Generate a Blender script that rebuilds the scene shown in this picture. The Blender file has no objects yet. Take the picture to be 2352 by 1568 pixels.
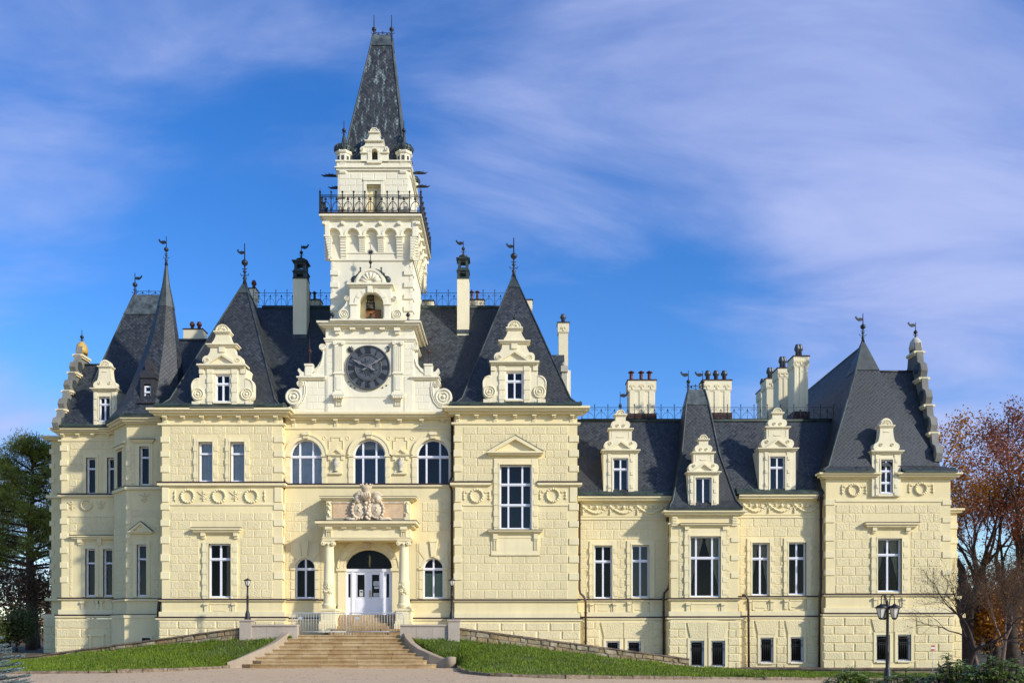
import bpy, math, random
import numpy as np
from mathutils import Vector, Matrix, Euler
R = math.radians
scene = bpy.context.scene
col = scene.collection

# ------------------------------------------------------------------ camera, world, sun, exposure
EYE = 1.7; FL = 2000.0; CXP = 1176.0; HZ = 1453.0        # facade survey units: 2352 wide picture, horizon row
cam = bpy.data.cameras.new('camera'); camo = bpy.data.objects.new('camera', cam); col.objects.link(camo)
cam.sensor_width = 36; cam.lens = 36*FL/2352
cam.shift_y = (HZ-784.0)/2352.0
cam.clip_end = 5000; cam.clip_start = .1
camo.location = (0, 0, EYE); camo.rotation_euler = (R(90), 0, 0)
scene.camera = camo

SUN_AZ, SUN_EL = R(57), R(26)       # azimuth to the right of straight-behind-the-camera
sd = Vector((math.sin(SUN_AZ)*math.cos(SUN_EL), -math.cos(SUN_AZ)*math.cos(SUN_EL), math.sin(SUN_EL)))
sun = bpy.data.lights.new('sun', 'SUN'); sun.energy = 3.6; sun.angle = R(2.2); sun.color = (1, .95, .86)
suno = bpy.data.objects.new('sun', sun); col.objects.link(suno)
suno.rotation_euler = (-sd).to_track_quat('-Z', 'Y').to_euler(); suno.location = (40, -40, 60)

world = bpy.data.worlds.new('World'); scene.world = world; world.use_nodes = True
wt = world.node_tree; wt.nodes.clear()
def wn(t, **k):
    n = wt.nodes.new(t)
    for a, b in k.items(): setattr(n, a, b)
    return n
def wmath(op, a, b=None):
    n = wn('ShaderNodeMath', operation=op)
    for i, q in enumerate((a, b)):
        if q is None: continue
        if isinstance(q, (int, float)): n.inputs[i].default_value = q
        else: wt.links.new(q, n.inputs[i])
    return n.outputs[0]
sky = wn('ShaderNodeTexSky', sky_type='NISHITA', sun_disc=False)
sky.sun_elevation = SUN_EL; sky.sun_rotation = math.atan2(sd.x, sd.y)
sky.altitude = 300; sky.air_density = 1.0; sky.dust_density = .5; sky.ozone_density = 3.0
hs = wn('ShaderNodeHueSaturation'); hs.inputs['Saturation'].default_value = 1.34; hs.inputs['Value'].default_value = 1.36; hs.inputs['Hue'].default_value = .512
wt.links.new(sky.outputs[0], hs.inputs['Color'])
tc = wn('ShaderNodeTexCoord'); sx = wn('ShaderNodeSeparateXYZ'); wt.links.new(tc.outputs['Generated'], sx.inputs[0])
zc = wmath('ADD', wmath('MAXIMUM', sx.outputs[2], 0.0), .34)
cx = wn('ShaderNodeCombineXYZ')
wt.links.new(wmath('DIVIDE', sx.outputs[0], zc), cx.inputs[0]); wt.links.new(wmath('DIVIDE', sx.outputs[1], zc), cx.inputs[1])
def wnoise(scale, detail, rough, dist, loc, sc=(1, 1, 1), rot=0):
    m = wn('ShaderNodeMapping'); m.inputs['Location'].default_value = loc; m.inputs['Scale'].default_value = sc; m.inputs['Rotation'].default_value = (0, 0, rot)
    wt.links.new(cx.outputs[0], m.inputs[0])
    n = wn('ShaderNodeTexNoise'); n.inputs['Scale'].default_value = scale; n.inputs['Detail'].default_value = detail
    n.inputs['Roughness'].default_value = rough; n.inputs['Distortion'].default_value = dist
    wt.links.new(m.outputs[0], n.inputs['Vector']); return n.outputs[0]
big = wnoise(1.15, 3, .5, .3, (3.1, 1.7, 0))
det = wnoise(2.4, 9, .56, .45, (0.4, 5.2, 0), (.75, 1.9, 1), R(-28))
cov = wmath('ADD', wmath('MULTIPLY', big, .45), wmath('MULTIPLY', det, .75))
def bank(d, r, w):                                   # a cloud bank (or a clearing) round one direction of the sky
    vm = wn('ShaderNodeVectorMath', operation='DISTANCE'); wt.links.new(tc.outputs['Generated'], vm.inputs[0]); vm.inputs[1].default_value = Vector(d).normalized()
    mr = wn('ShaderNodeMapRange', interpolation_type='SMOOTHSTEP'); wt.links.new(vm.outputs['Value'], mr.inputs[0])
    for k, q in zip((1, 2, 3, 4), (0, r, w, 0)): mr.inputs[k].default_value = q
    return mr.outputs[0]
for d, r, w in (((.33, 1, .60), .34, .27), ((.46, 1, .33), .26, .20), ((.60, 1, .50), .30, .12), ((-.53, 1, .62), .34, .11), ((-.60, 1, .23), .16, .30), ((.14, 1, .39), .22, -.24), ((-.32, 1, .38), .26, -.16), ((-.28, 1, .12), .2, -.1), ((.1, 1, .72), .25, .06)):
    cov = wmath('ADD', cov, bank(d, r, w))
cr = wn('ShaderNodeValToRGB'); cr.color_ramp.elements[0].position = .50; cr.color_ramp.elements[1].position = .98
cr.color_ramp.elements[0].color = (.02, .02, .02, 1); cr.color_ramp.elements[1].color = (.92, .92, .92, 1); cr.color_ramp.interpolation = 'EASE'
wt.links.new(cov, cr.inputs[0])
cc = wn('ShaderNodeMix', data_type='RGBA')
cc.inputs[6].default_value = (1.3, 1.9, 4.6, 1); cc.inputs[7].default_value = (4.2, 4.7, 6.8, 1)
wt.links.new(det, cc.inputs[0])
mx = wn('ShaderNodeMix', data_type='RGBA'); wt.links.new(cr.outputs[0], mx.inputs[0]); wt.links.new(hs.outputs[0], mx.inputs[6]); wt.links.new(cc.outputs[2], mx.inputs[7])
bg = wn('ShaderNodeBackground'); bg.inputs[1].default_value = .13; wt.links.new(mx.outputs[2], bg.inputs[0])
wo = wn('ShaderNodeOutputWorld'); wt.links.new(bg.outputs[0], wo.inputs[0])

scene.view_settings.view_transform = 'Standard'; scene.view_settings.look = 'None'
scene.view_settings.exposure = 0.28; scene.view_settings.gamma = 1
scene.render.engine = 'CYCLES'

# ------------------------------------------------------------------ materials
M = {}
class NT:
    def __init__(s, name):
        m = bpy.data.materials.new(name); m.use_nodes = True; s.m = m; s.t = m.node_tree; s.t.nodes.clear()
        s.out = s.n('ShaderNodeOutputMaterial'); s.b = s.n('ShaderNodeBsdfPrincipled'); s.l(s.b.outputs[0], s.out.inputs[0]); M[name] = m
    def n(s, t, **k):
        x = s.t.nodes.new(t)
        for a, b in k.items(): setattr(x, a, b)
        return x
    def l(s, a, b): s.t.links.new(a, b)
    def pos(s): return s.n('ShaderNodeNewGeometry').outputs['Position']
    def island(s): return s.n('ShaderNodeNewGeometry').outputs['Random Per Island']
    def orand(s): return s.n('ShaderNodeObjectInfo').outputs['Random']
    def noise(s, scale, detail=3, rough=.5, vec=None, sc=None, dist=0):
        if vec is None: vec = s.pos()
        if sc: mp = s.n('ShaderNodeMapping'); mp.inputs['Scale'].default_value = sc; s.l(vec, mp.inputs[0]); vec = mp.outputs[0]
        n = s.n('ShaderNodeTexNoise'); n.inputs['Scale'].default_value = scale; n.inputs['Detail'].default_value = detail
        n.inputs['Roughness'].default_value = rough; n.inputs['Distortion'].default_value = dist; s.l(vec, n.inputs['Vector']); return n.outputs[0]
    def ramp(s, f, stops):
        r = s.n('ShaderNodeValToRGB'); e = r.color_ramp.elements
        while len(e) < len(stops): e.new(.5)
        for i, (p, c) in enumerate(stops): e[i].position = p; e[i].color = (c, c, c, 1) if isinstance(c, (int, float)) else (*c, 1)
        s.l(f, r.inputs[0]); return r.outputs[0]
    def mix(s, f, a, b, mode='MIX'):
        x = s.n('ShaderNodeMix', data_type='RGBA', blend_type=mode)
        for q, i in ((f, 0), (a, 6), (b, 7)):
            if isinstance(q, (int, float)): x.inputs[i].default_value = q if i == 0 else (q, q, q, 1)
            elif isinstance(q, tuple): x.inputs[i].default_value = (*q, 1)
            else: s.l(q, x.inputs[i])
        return x.outputs[2]
    def math(s, op, a, b=None):
        n = s.n('ShaderNodeMath', operation=op)
        for i, q in enumerate((a, b)):
            if q is None: continue
            if isinstance(q, (int, float)): n.inputs[i].default_value = q
            else: s.l(q, n.inputs[i])
        return n.outputs[0]
    def color(s, c):
        if isinstance(c, tuple): s.b.inputs['Base Color'].default_value = (*c, 1)
        else: s.l(c, s.b.inputs['Base Color'])
        return s
    def rough(s, r):
        if isinstance(r, (int, float)): s.b.inputs['Roughness'].default_value = r
        else: s.l(r, s.b.inputs['Roughness'])
        return s
    def bump(s, h, strength=.3, dist=.02):
        b = s.n('ShaderNodeBump'); b.inputs['Strength'].default_value = strength; b.inputs['Distance'].default_value = dist
        s.l(h, b.inputs['Height']); s.l(b.outputs[0], s.b.inputs['Normal']); return s
def C3(c, f): return tuple(max(0, min(1, x*f)) for x in c)

def plaster(name, base, bscale, bstr, bdist, wear=.14):
    k = NT(name)
    a = k.noise(.55, 5, .6); st = k.noise(1.6, 4, .6, sc=(2.4, 2.4, .22))
    c = k.mix(k.ramp(a, [(.35, 0), (.7, 1)]), C3(base, 1.0-wear*.5), C3(base, 1.04))
    c = k.mix(k.math('MULTIPLY', k.ramp(st, [(.5, 0), (.78, 1)]), .35), c, (base[0]*.74, base[1]*.72, base[2]*.74))
    c = k.mix(.06, c, k.noise(40, 2), 'OVERLAY')
    k.color(c).rough(.88); k.b.inputs['Specular IOR Level'].default_value = .25
    k.bump(k.noise(bscale, 4, .6), bstr, bdist)
CREAM = (.80, .68, .38)
plaster('plaster', CREAM, 22, .25, .012)
plaster('plaster_rough', (.79, .675, .39), 13, .9, .05)
plaster('plaster_dormer', (.82, .735, .50), 22, .25, .012)
plaster('plaster_pale', (.83, .77, .575), 22, .25, .012)
plaster('plaster_trim', (.815, .71, .43), 22, .18, .01)
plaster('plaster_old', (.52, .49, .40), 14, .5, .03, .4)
plaster('weathered_shaded', (.27, .26, .22), 9, .6, .04, .9)  # side gables: dark weathering, with the shade on their faces put into the colour
plaster('cheek_stone', (.42, .335, .235), 12, .4, .03, .5)
plaster('limestone', (.46, .39, .31), 12, .4, .03, .5)

def slate(name='slate', streaks=.35):
    k = NT(name); uv = k.n('ShaderNodeUVMap'); uv.uv_map = 'UVMap'; sp = k.n('ShaderNodeSeparateXYZ'); k.l(uv.outputs[0], sp.inputs[0])
    s = 1/.235
    a = k.math('MULTIPLY', k.math('ADD', sp.outputs[0], sp.outputs[1]), s); b = k.math('MULTIPLY', k.math('SUBTRACT', sp.outputs[0], sp.outputs[1]), s)
    fa = k.math('FRACT', a); fb = k.math('FRACT', b)
    cell = k.n('ShaderNodeCombineXYZ'); k.l(k.math('FLOOR', a), cell.inputs[0]); k.l(k.math('FLOOR', b), cell.inputs[1])
    w = k.n('ShaderNodeTexWhiteNoise', noise_dimensions='2D'); k.l(cell.outputs[0], w.inputs['Vector'])
    edge = k.math('MINIMUM', k.math('MINIMUM', fa, k.math('SUBTRACT', 1.0, fa)), k.math('MINIMUM', fb, k.math('SUBTRACT', 1.0, fb)))
    line = k.ramp(edge, [(.03, 0), (.14, 1)])
    h = k.math('ADD', k.math('MULTIPLY', fa, -.5), k.math('MULTIPLY', fb, .5))       # lower tip of each slate proud
    stain = k.noise(.35, 5, .6); streak = k.noise(2.2, 5, .65, sc=(1.5, 1.5, .18) if streaks < .5 else (2.6, 2.6, .3))
    c = k.mix(w.outputs[0], (.015, .019, .023), (.058, .067, .073))
    c = k.mix(k.ramp(stain, [(.42, 0), (.68, 1)]), c, (.027, .030, .026))
    c = k.mix(k.math('MULTIPLY', k.ramp(streak, [(.55, 0), (.75, 1)] if streaks < .5 else [(.53, 0), (.64, 1)]), streaks), c, (.10, .125, .13) if streaks < .5 else (.30, .38, .36))
    moss = k.ramp(k.noise(.8, 6, .7), [(.60, 0), (.74, 1)])
    c = k.mix(k.math('MULTIPLY', moss, .5), c, (.030, .034, .018))
    c = k.mix(line, C3((.02, .022, .026), 1), c)
    k.color(c).rough(k.math('ADD', k.math('MULTIPLY', w.outputs[0], .2), .5)); k.bump(k.math('ADD', k.math('MULTIPLY', line, .5), h), .4, .02)
slate(); slate('slate_streaked', .75)
def simple(name, c, rough=.6, var=.12, scale=3, metal=0, bump=0, bs=20, c2=None):
    k = NT(name); k.color(k.mix(k.ramp(k.noise(scale, 4, .6), [(.35, 0), (.68, 1)]), C3(c, 1-var), c2 or C3(c, 1+var))).rough(rough)
    k.b.inputs['Metallic'].default_value = metal
    if bump: k.bump(k.noise(bs, 4), bump, .02)
simple('lead', (.032, .040, .042), .55, .3, 1.3, c2=(.07, .09, .085))
simple('patina', (.022, .036, .028), .6, .3, 2, c2=(.05, .08, .06))
simple('streaked_lead', (.045, .055, .058), .5, .3, 2.5, c2=(.12, .15, .145))
simple('iron', (.012, .013, .016), .5, .3, 4)
simple('dark_copper', (.022, .030, .028), .5, .3, 5, c2=(.045, .07, .06))
simple('white_paint', (.80, .80, .84), .4, .03, 6)
simple('pipe', (.045, .022, .014), .45, .2, 3)
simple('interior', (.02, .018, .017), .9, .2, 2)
simple('curtain', (.40, .34, .20), .9, .15, 6)
simple('green_blind', (.30, .36, .24), .9, .08, 3)
simple('curtain_sky_grey', (.62, .60, .58), .9, .12, 2)  # grey of the curtains, also used for sky reflected in one arched window
simple('rust', (.045, .016, .011), .7, .3, 4)
simple('terracotta', (.12, .035, .025), .55, .2, 4)
simple('pot_metal', (.06, .065, .075), .4, .3, 4)
simple('wood', (.26, .10, .025), .6, .3, 5, bump=.2)
simple('dark_wood', (.035, .033, .035), .6, .3, 5, bump=.2)
simple('clock_metal', (.085, .095, .105), .55, .12, 2)
simple('clock_dark', (.035, .040, .045), .55, .12, 2); simple('clock_hand', (.20, .20, .215), .5, .12, 2)
simple('coat_stone', (.66, .54, .37), .9, .2, 5, bump=.5, bs=16)
simple('tablet_stone', (.66, .45, .25), .85, .12, 3)
simple('gilt', (.55, .36, .08), .6, .25, 8)
simple('bell', (.10, .085, .06), .45, .2, 5, metal=.6)
simple('paper', (.75, .75, .74), .8, .05, 4)
simple('ink', (.05, .05, .05), .8, .05, 4)
simple('brass', (.40, .28, .10), .35, .1, 5, metal=.9)
simple('galv', (.50, .52, .54), .45, .1, 8, metal=.2)
simple('red_sign', (.45, .03, .03), .5, .1, 4)
simple('lamp_glass', (.72, .68, .58), .25, .05, 3)
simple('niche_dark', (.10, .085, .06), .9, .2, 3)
def glass(name, refl):
    k = NT(name); k.t.nodes.remove(k.b)
    tr = k.n('ShaderNodeBsdfTransparent'); tr.inputs[0].default_value = (.86, .90, .90, 1)
    g = k.n('ShaderNodeBsdfGlossy'); g.inputs['Roughness'].default_value = .015
    bp = k.n('ShaderNodeBump'); bp.inputs['Strength'].default_value = .05; bp.inputs['Distance'].default_value = .05; k.l(k.noise(1.3, 2), bp.inputs['Height']); k.l(bp.outputs[0], g.inputs['Normal'])
    fr = k.n('ShaderNodeFresnel'); fr.inputs[0].default_value = 1.5
    m = k.n('ShaderNodeMixShader'); k.l(k.math('ADD', fr.outputs[0], refl), m.inputs[0]); k.l(tr.outputs[0], m.inputs[1]); k.l(g.outputs[0], m.inputs[2]); k.l(m.outputs[0], k.out.inputs[0])
glass('glass', -.025); glass('glass_sky', .035); glass('glass_mid', .0)

def step_stone():
    k = NT('step_stone'); c = k.mix(k.orand(), (.36, .24, .10), (.50, .37, .19))
    c = k.mix(k.ramp(k.noise(1.4, 5, .65), [(.42, 0), (.7, 1)]), c, (.30, .17, .06))
    c = k.mix(k.math('MULTIPLY', k.ramp(k.noise(5, 5, .7), [(.5, 0), (.7, 1)]), .4), c, (.50, .42, .30))
    k.color(c).rough(.85).bump(k.noise(18, 5), .4, .02)
step_stone()
def rubble():
    k = NT('rubble'); c = k.ramp(k.orand(), [(0, (.30, .20, .10)), (.35, (.42, .30, .15)), (.6, (.33, .27, .19)), (.85, (.50, .42, .28)), (1, (.26, .13, .06))])
    c = k.mix(k.math('MULTIPLY', k.ramp(k.noise(1.1, 5, .65), [(.48, 0), (.66, 1)]), .75), c, (.075, .075, .03))
    c = k.mix(k.math('MULTIPLY', k.ramp(k.noise(6, 5, .65), [(.4, 0), (.75, 1)]), .6), c, (.12, .10, .05))
    k.color(c).rough(.92).bump(k.noise(11, 5), .8, .04)
rubble()
simple('mortar', (.24, .19, .12), .95, .2, 5, bump=.5)
simple('coping', (.15, .10, .07), .85, .35, 3, bump=.5, c2=(.24, .17, .12))
simple('kerb_stone', (.17, .12, .075), .9, .35, 5, bump=.5, c2=(.27, .21, .14))
def gravel():
    k = NT('gravel'); v = k.n('ShaderNodeTexVoronoi'); v.inputs['Scale'].default_value = 26; k.l(k.pos(), v.inputs['Vector'])
    sp = k.n('ShaderNodeSeparateXYZ'); k.l(v.outputs['Color'], sp.inputs[0])
    c = k.mix(sp.outputs[0], (.46, .31, .17), (.78, .59, .38))
    c = k.mix(k.ramp(k.noise(.35, 5, .6), [(.38, 0), (.66, 1)]), c, (.61, .44, .265))
    c = k.mix(k.math('MULTIPLY', k.ramp(k.noise(1.6, 6, .7), [(.56, 0), (.68, 1)]), .55), c, (.24, .15, .09))
    k.color(c).rough(.95).bump(k.math('SUBTRACT', 1.0, v.outputs['Distance']), .9, .03)
gravel()
def soil():
    k = NT('lawn_soil'); c = k.mix(k.noise(3, 5, .6), (.045, .075, .006), (.09, .12, .012))
    c = k.mix(k.ramp(k.noise(.7, 5, .6), [(.62, 0), (.72, 1)]), c, (.13, .085, .045)); k.color(c).rough(.95).bump(k.noise(14, 5), .9, .06)
soil()
simple('park_ground', (.060, .070, .025), .95, .4, .3, bump=.6, c2=(.13, .085, .035))
simple('paving', (.33, .28, .21), .9, .2, 2, bump=.4)
def leafmat(name, cols, rough=.55, trans=.25):
    k = NT(name); n = len(cols)
    c = k.ramp(k.island(), [(i/max(1, n-1), cc) for i, cc in enumerate(cols)])
    c = k.mix(.5, c, k.noise(.6, 3), 'OVERLAY')
    k.color(c).rough(rough)
    tl = k.n('ShaderNodeBsdfTranslucent'); k.l(c, tl.inputs[0]); mxs = k.n('ShaderNodeMixShader'); mxs.inputs[0].default_value = trans
    k.l(k.b.outputs[0], mxs.inputs[1]); k.l(tl.outputs[0], mxs.inputs[2]); k.l(mxs.outputs[0], k.out.inputs[0])
leafmat('grass_blade', [(.08, .145, .004), (.12, .20, .006), (.165, .245, .010), (.21, .22, .015)], .6, .3)
leafmat('pine_needle', [(.12, .14, .012), (.18, .205, .018), (.25, .265, .025), (.32, .30, .04)], .6, .15)
leafmat('spruce_needle', [(.09, .15, .15), (.15, .22, .22), (.22, .30, .30), (.28, .36, .35)], .6, .15)
leafmat('autumn_orange', [(.36, .12, .010), (.48, .20, .016), (.55, .27, .03), (.30, .08, .010)], .55, .4)
leafmat('autumn_red', [(.20, .045, .020), (.27, .07, .025), (.33, .11, .03), (.14, .04, .02)], .55, .35)
leafmat('brown_leaf', [(.10, .045, .02), (.15, .075, .03), (.07, .035, .02), (.20, .10, .03)], .7, .3)
leafmat('rhodo_leaf', [(.075, .125, .016), (.125, .19, .026), (.19, .26, .045), (.28, .33, .09)], .38, .12)
leafmat('shrub_leaf', [(.05, .08, .02), (.09, .12, .03), (.13, .13, .03)], .6, .3)
simple('bark', (.045, .030, .022), .95, .35, 5, bump=.8, bs=12)
simple('pine_bark', (.085, .048, .032), .95, .35, 4, bump=.8, bs=9)
simple('twig', (.032, .021, .018), .9, .3, 5); simple('pale_twig', (.17, .115, .095), .9, .3, 5)

# ------------------------------------------------------------------ mesh helpers
class MB:
    def __init__(s): s.v = []; s.f = []; s.sm = []
    def add(s, vs, fs, sm=False):
        o = len(s.v); s.v += [tuple(p) for p in vs]
        for f in fs: s.f.append(tuple(i+o for i in f)); s.sm.append(sm)
        return s
    def poly(s, pts, sm=False): return s.add(pts, [tuple(range(len(pts)))], sm)
    def box(s, x0, x1, y0, y1, z0, z1):
        if x0 > x1: x0, x1 = x1, x0
        if y0 > y1: y0, y1 = y1, y0
        if z0 > z1: z0, z1 = z1, z0
        return s.add([(x0,y0,z0),(x1,y0,z0),(x1,y1,z0),(x0,y1,z0),(x0,y0,z1),(x1,y0,z1),(x1,y1,z1),(x0,y1,z1)],
                     [(0,3,2,1),(4,5,6,7),(0,1,5,4),(1,2,6,5),(2,3,7,6),(3,0,4,7)])
    def prism_y(s, pts, y0, y1, sm=False):          # pts (x,z) outline; front at y0
        a = sum(pts[i][0]*pts[(i+1) % len(pts)][1]-pts[(i+1) % len(pts)][0]*pts[i][1] for i in range(len(pts)))
        if a < 0: pts = pts[::-1]
        n = len(pts); vs = [(x, y0, z) for x, z in pts]+[(x, y1, z) for x, z in pts]
        s.add(vs, [tuple(range(n)), tuple(range(2*n-1, n-1, -1))])
        o = len(s.v)-2*n
        for i in range(n):
            j = (i+1) % n; s.f.append((o+i, o+n+i, o+n+j, o+j)); s.sm.append(sm)
        return s
    def lathe(s, cx, cy, prof, n=16, sm=True, rot=0):
        vs = []; fs = []
        for r, z in prof:
            for i in range(n):
                a = 2*math.pi*i/n+rot; vs.append((cx+r*math.cos(a), cy+r*math.sin(a), z))
        for k in range(len(prof)-1):
            for i in range(n):
                j = (i+1) % n; fs.append((k*n+i, k*n+j, (k+1)*n+j, (k+1)*n+i))
        s.add(vs, fs, sm)
        o = len(s.v)-len(vs)
        s.f.append(tuple(o+i for i in range(n-1, -1, -1))); s.sm.append(False)
        s.f.append(tuple(o+(len(prof)-1)*n+i for i in range(n))); s.sm.append(False)
        return s
    def tube(s, pts, rs, n=6, sm=True, cap=True):
        pts = [Vector(p) for p in pts]
        if isinstance(rs, (int, float)): rs = [rs]*len(pts)
        vs = []; fs = []; up = None
        for i, p in enumerate(pts):
            d = (pts[min(i+1, len(pts)-1)]-pts[max(i-1, 0)])
            if d.length < 1e-9: d = Vector((0, 0, 1))
            d.normalize()
            if up is None: up = d.orthogonal().normalized()
            else:
                up = up-d*up.dot(d)
                up = up.normalized() if up.length > 1e-6 else d.orthogonal().normalized()
            w = d.cross(up)
            for k in range(n):
                a = 2*math.pi*k/n; vs.append(p+(up*math.cos(a)+w*math.sin(a))*rs[i])
        for i in range(len(pts)-1):
            for k in range(n):
                j = (k+1) % n; fs.append((i*n+k, i*n+j, (i+1)*n+j, (i+1)*n+k))
        s.add(vs, fs, sm)
        if cap:
            o = len(s.v)-len(vs); s.f.append(tuple(o+i for i in range(n-1, -1, -1))); s.sm.append(False)
            s.f.append(tuple(o+len(vs)-n+i for i in range(n))); s.sm.append(False)
        return s
    def ball(s, c, r, nu=8, nv=5, sc=(1, 1, 1)):
        vs = [(c[0], c[1], c[2]-r*sc[2])]; fs = []
        for k in range(1, nv):
            t = math.pi*k/nv-math.pi/2
            for i in range(nu):
                a = 2*math.pi*i/nu; vs.append((c[0]+r*sc[0]*math.cos(t)*math.cos(a), c[1]+r*sc[1]*math.cos(t)*math.sin(a), c[2]+r*sc[2]*math.sin(t)))
        vs.append((c[0], c[1], c[2]+r*sc[2])); L = len(vs)-1
        for i in range(nu):
            j = (i+1) % nu; fs.append((0, 1+j, 1+i)); fs.append((L, L-nu+i, L-nu+j))
            for k in range(nv-2): fs.append((1+k*nu+i, 1+k*nu+j, 1+(k+1)*nu+j, 1+(k+1)*nu+i))
        return s.add(vs, fs, True)
    def ring(s, cx, y, cz, r, t, n=20, depth=None, m=6, sx=1):  # torus standing in the XZ plane
        vs = []; fs = []; d = depth or t
        for i in range(n):
            a = 2*math.pi*i/n
            for k in range(m):
                b = 2*math.pi*k/m; rr = r+t*math.cos(b); vs.append((cx+sx*rr*math.cos(a), y+d*math.sin(b), cz+rr*math.sin(a)))
        for i in range(n):
            for k in range(m):
                j = (i+1) % n; l = (k+1) % m; fs.append((i*m+k, j*m+k, j*m+l, i*m+l))
        return s.add(vs, fs, True)
    def build(s, name, m, parent=None, uv=False, kind=None, pinv=True):
        me = bpy.data.meshes.new(name); me.from_pydata(s.v, [], s.f)
        if any(s.sm): me.polygons.foreach_set('use_smooth', s.sm)
        me.materials.append(M[m])
        if uv: slope_uv(me)
        me.update()
        o = bpy.data.objects.new(name, me); col.objects.link(o)
        if parent is not None: attach(o, parent)
        if kind: o['kind'] = kind
        return o
def attach(o, parent):
    o.parent = parent
    w = Matrix.Translation(parent.location) if parent.type == 'EMPTY' else Matrix.Identity(4)
    if parent.type == 'EMPTY': o.matrix_parent_inverse = (Matrix.Translation(parent.location) @ parent.rotation_euler.to_matrix().to_4x4()).inverted()
def slope_uv(me):
    uv = me.uv_layers.new(name='UVMap'); buf = [0.0]*(2*len(me.loops))
    for p in me.polygons:
        n = p.normal; u = Vector((0, 0, 1)).cross(n)
        u = Vector((1, 0, 0)) if u.length < 1e-4 else u.normalized()
        v = n.cross(u)
        for li in p.loop_indices:
            c = me.vertices[me.loops[li].vertex_index].co; buf[2*li] = c.dot(u); buf[2*li+1] = c.dot(v)
    uv.data.foreach_set('uv', buf)
def empty(name, loc, label=None, cat=None, group=None, rz=0):
    o = bpy.data.objects.new(name, None); col.objects.link(o); o.location = loc; o.rotation_euler = (0, 0, rz); o.empty_display_size = .3
    tag(o, label, cat, group); return o
def tag(o, label=None, cat=None, group=None, kind=None):
    if label: o['label'] = label
    if cat: o['category'] = cat
    if group: o['group'] = group
    if kind: o['kind'] = kind
    return o
def copy_tree(o, parent=None):
    c = o.copy(); col.objects.link(c)
    if parent is not None: c.parent = parent
    for ch in list(o.children): copy_tree(ch, c)
    return c
class F:                                    # a wall plane at distance D in front of the viewer's position
    def __init__(s, D): s.D = D; s.k = D/FL
    def X(s, p): return (p-CXP)*s.k
    def Z(s, p): return EYE+(HZ-p)*s.k
    def P(s, px, py, out=0): return (s.X(px), s.D-out, s.Z(py))
    def box(s, mb, a, b, t, u, out, inn=.06): return mb.box(s.X(a), s.X(b), s.D-out, s.D+inn, s.Z(u), s.Z(t))
    def prism(s, mb, pts, out, inn=.06): return mb.prism_y([(s.X(x), s.Z(y)) for x, y in pts], s.D-out, s.D+inn)
def arc(cx, cy, r, a0, a1, n=10, ry=None):   # degrees, picture-like y down; 0 = right, 90 = up
    ry = r if ry is None else ry
    return [(cx+r*math.cos(R(a0+(a1-a0)*i/n)), cy-ry*math.sin(R(a0+(a1-a0)*i/n))) for i in range(n+1)]
def mirror(half, cx):                        # half outline (dx, y) from bottom to top -> closed outline
    return [(cx+dx, y) for dx, y in half]+[(cx-dx, y) for dx, y in half[::-1]]
def panel(mb, f, a, b, t, u, holes=(), reveal=.28):
    """wall sheet a..b x t..u (survey px) with openings; holes: (x0,x1,y0,y1,spring or None)"""
    xs = sorted({a, b, *[h[0] for h in holes], *[h[1] for h in holes]}); ys = sorted({t, u, *[h[2] for h in holes], *[h[3] for h in holes]})
    xs = [x for x in xs if a <= x <= b]; ys = [y for y in ys if t <= y <= u]
    for i in range(len(xs)-1):
        for j in range(len(ys)-1):
            mx_, my_ = (xs[i]+xs[i+1])/2, (ys[j]+ys[j+1])/2
            if any(h[0] < mx_ < h[1] and h[2] < my_ < h[3] for h in holes): continue
            mb.poly([f.P(xs[i], ys[j+1]), f.P(xs[i+1], ys[j+1]), f.P(xs[i+1], ys[j]), f.P(xs[i], ys[j])])
    for h in holes:
        x0, x1, y0, y1, sp = (*h, None)[:5]
        if sp is None: bd = [(x0, y1), (x0, y0), (x1, y0), (x1, y1)]
        else:
            c = (x0+x1)/2; rx = (x1-x0)/2; A = arc(c, sp, rx, 180, 0, 16, sp-y0)
            bd = [(x0, y1)]+A+[(x1, y1)]
            for i in range(8): mb.poly([f.P(*A[i]), f.P(*A[i+1]), f.P(x0, y0)])
            for i in range(8, 16): mb.poly([f.P(*A[i]), f.P(*A[i+1]), f.P(x1, y0)])
        bd = bd+[bd[0]]
        for p, q in zip(bd, bd[1:]): mb.poly([f.P(*p), f.P(*q), f.P(*q, -reveal), f.P(*p, -reveal)])
    return mb
# ------------------------------------------------------------------ the castle: walls, windows, trim
FC, FS, FW, FB, FP, FL_, FY, FLL, FRR = F(48.0), F(47.4), F(48.6), F(47.6), F(47.9), F(51.6), F(49.2), F(54.0), F(51.5)
castle = empty('castle', (FC.X(847), 48, 0), 'cream plastered romantic castle with slate roofs and tall clock tower', 'castle')

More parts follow.
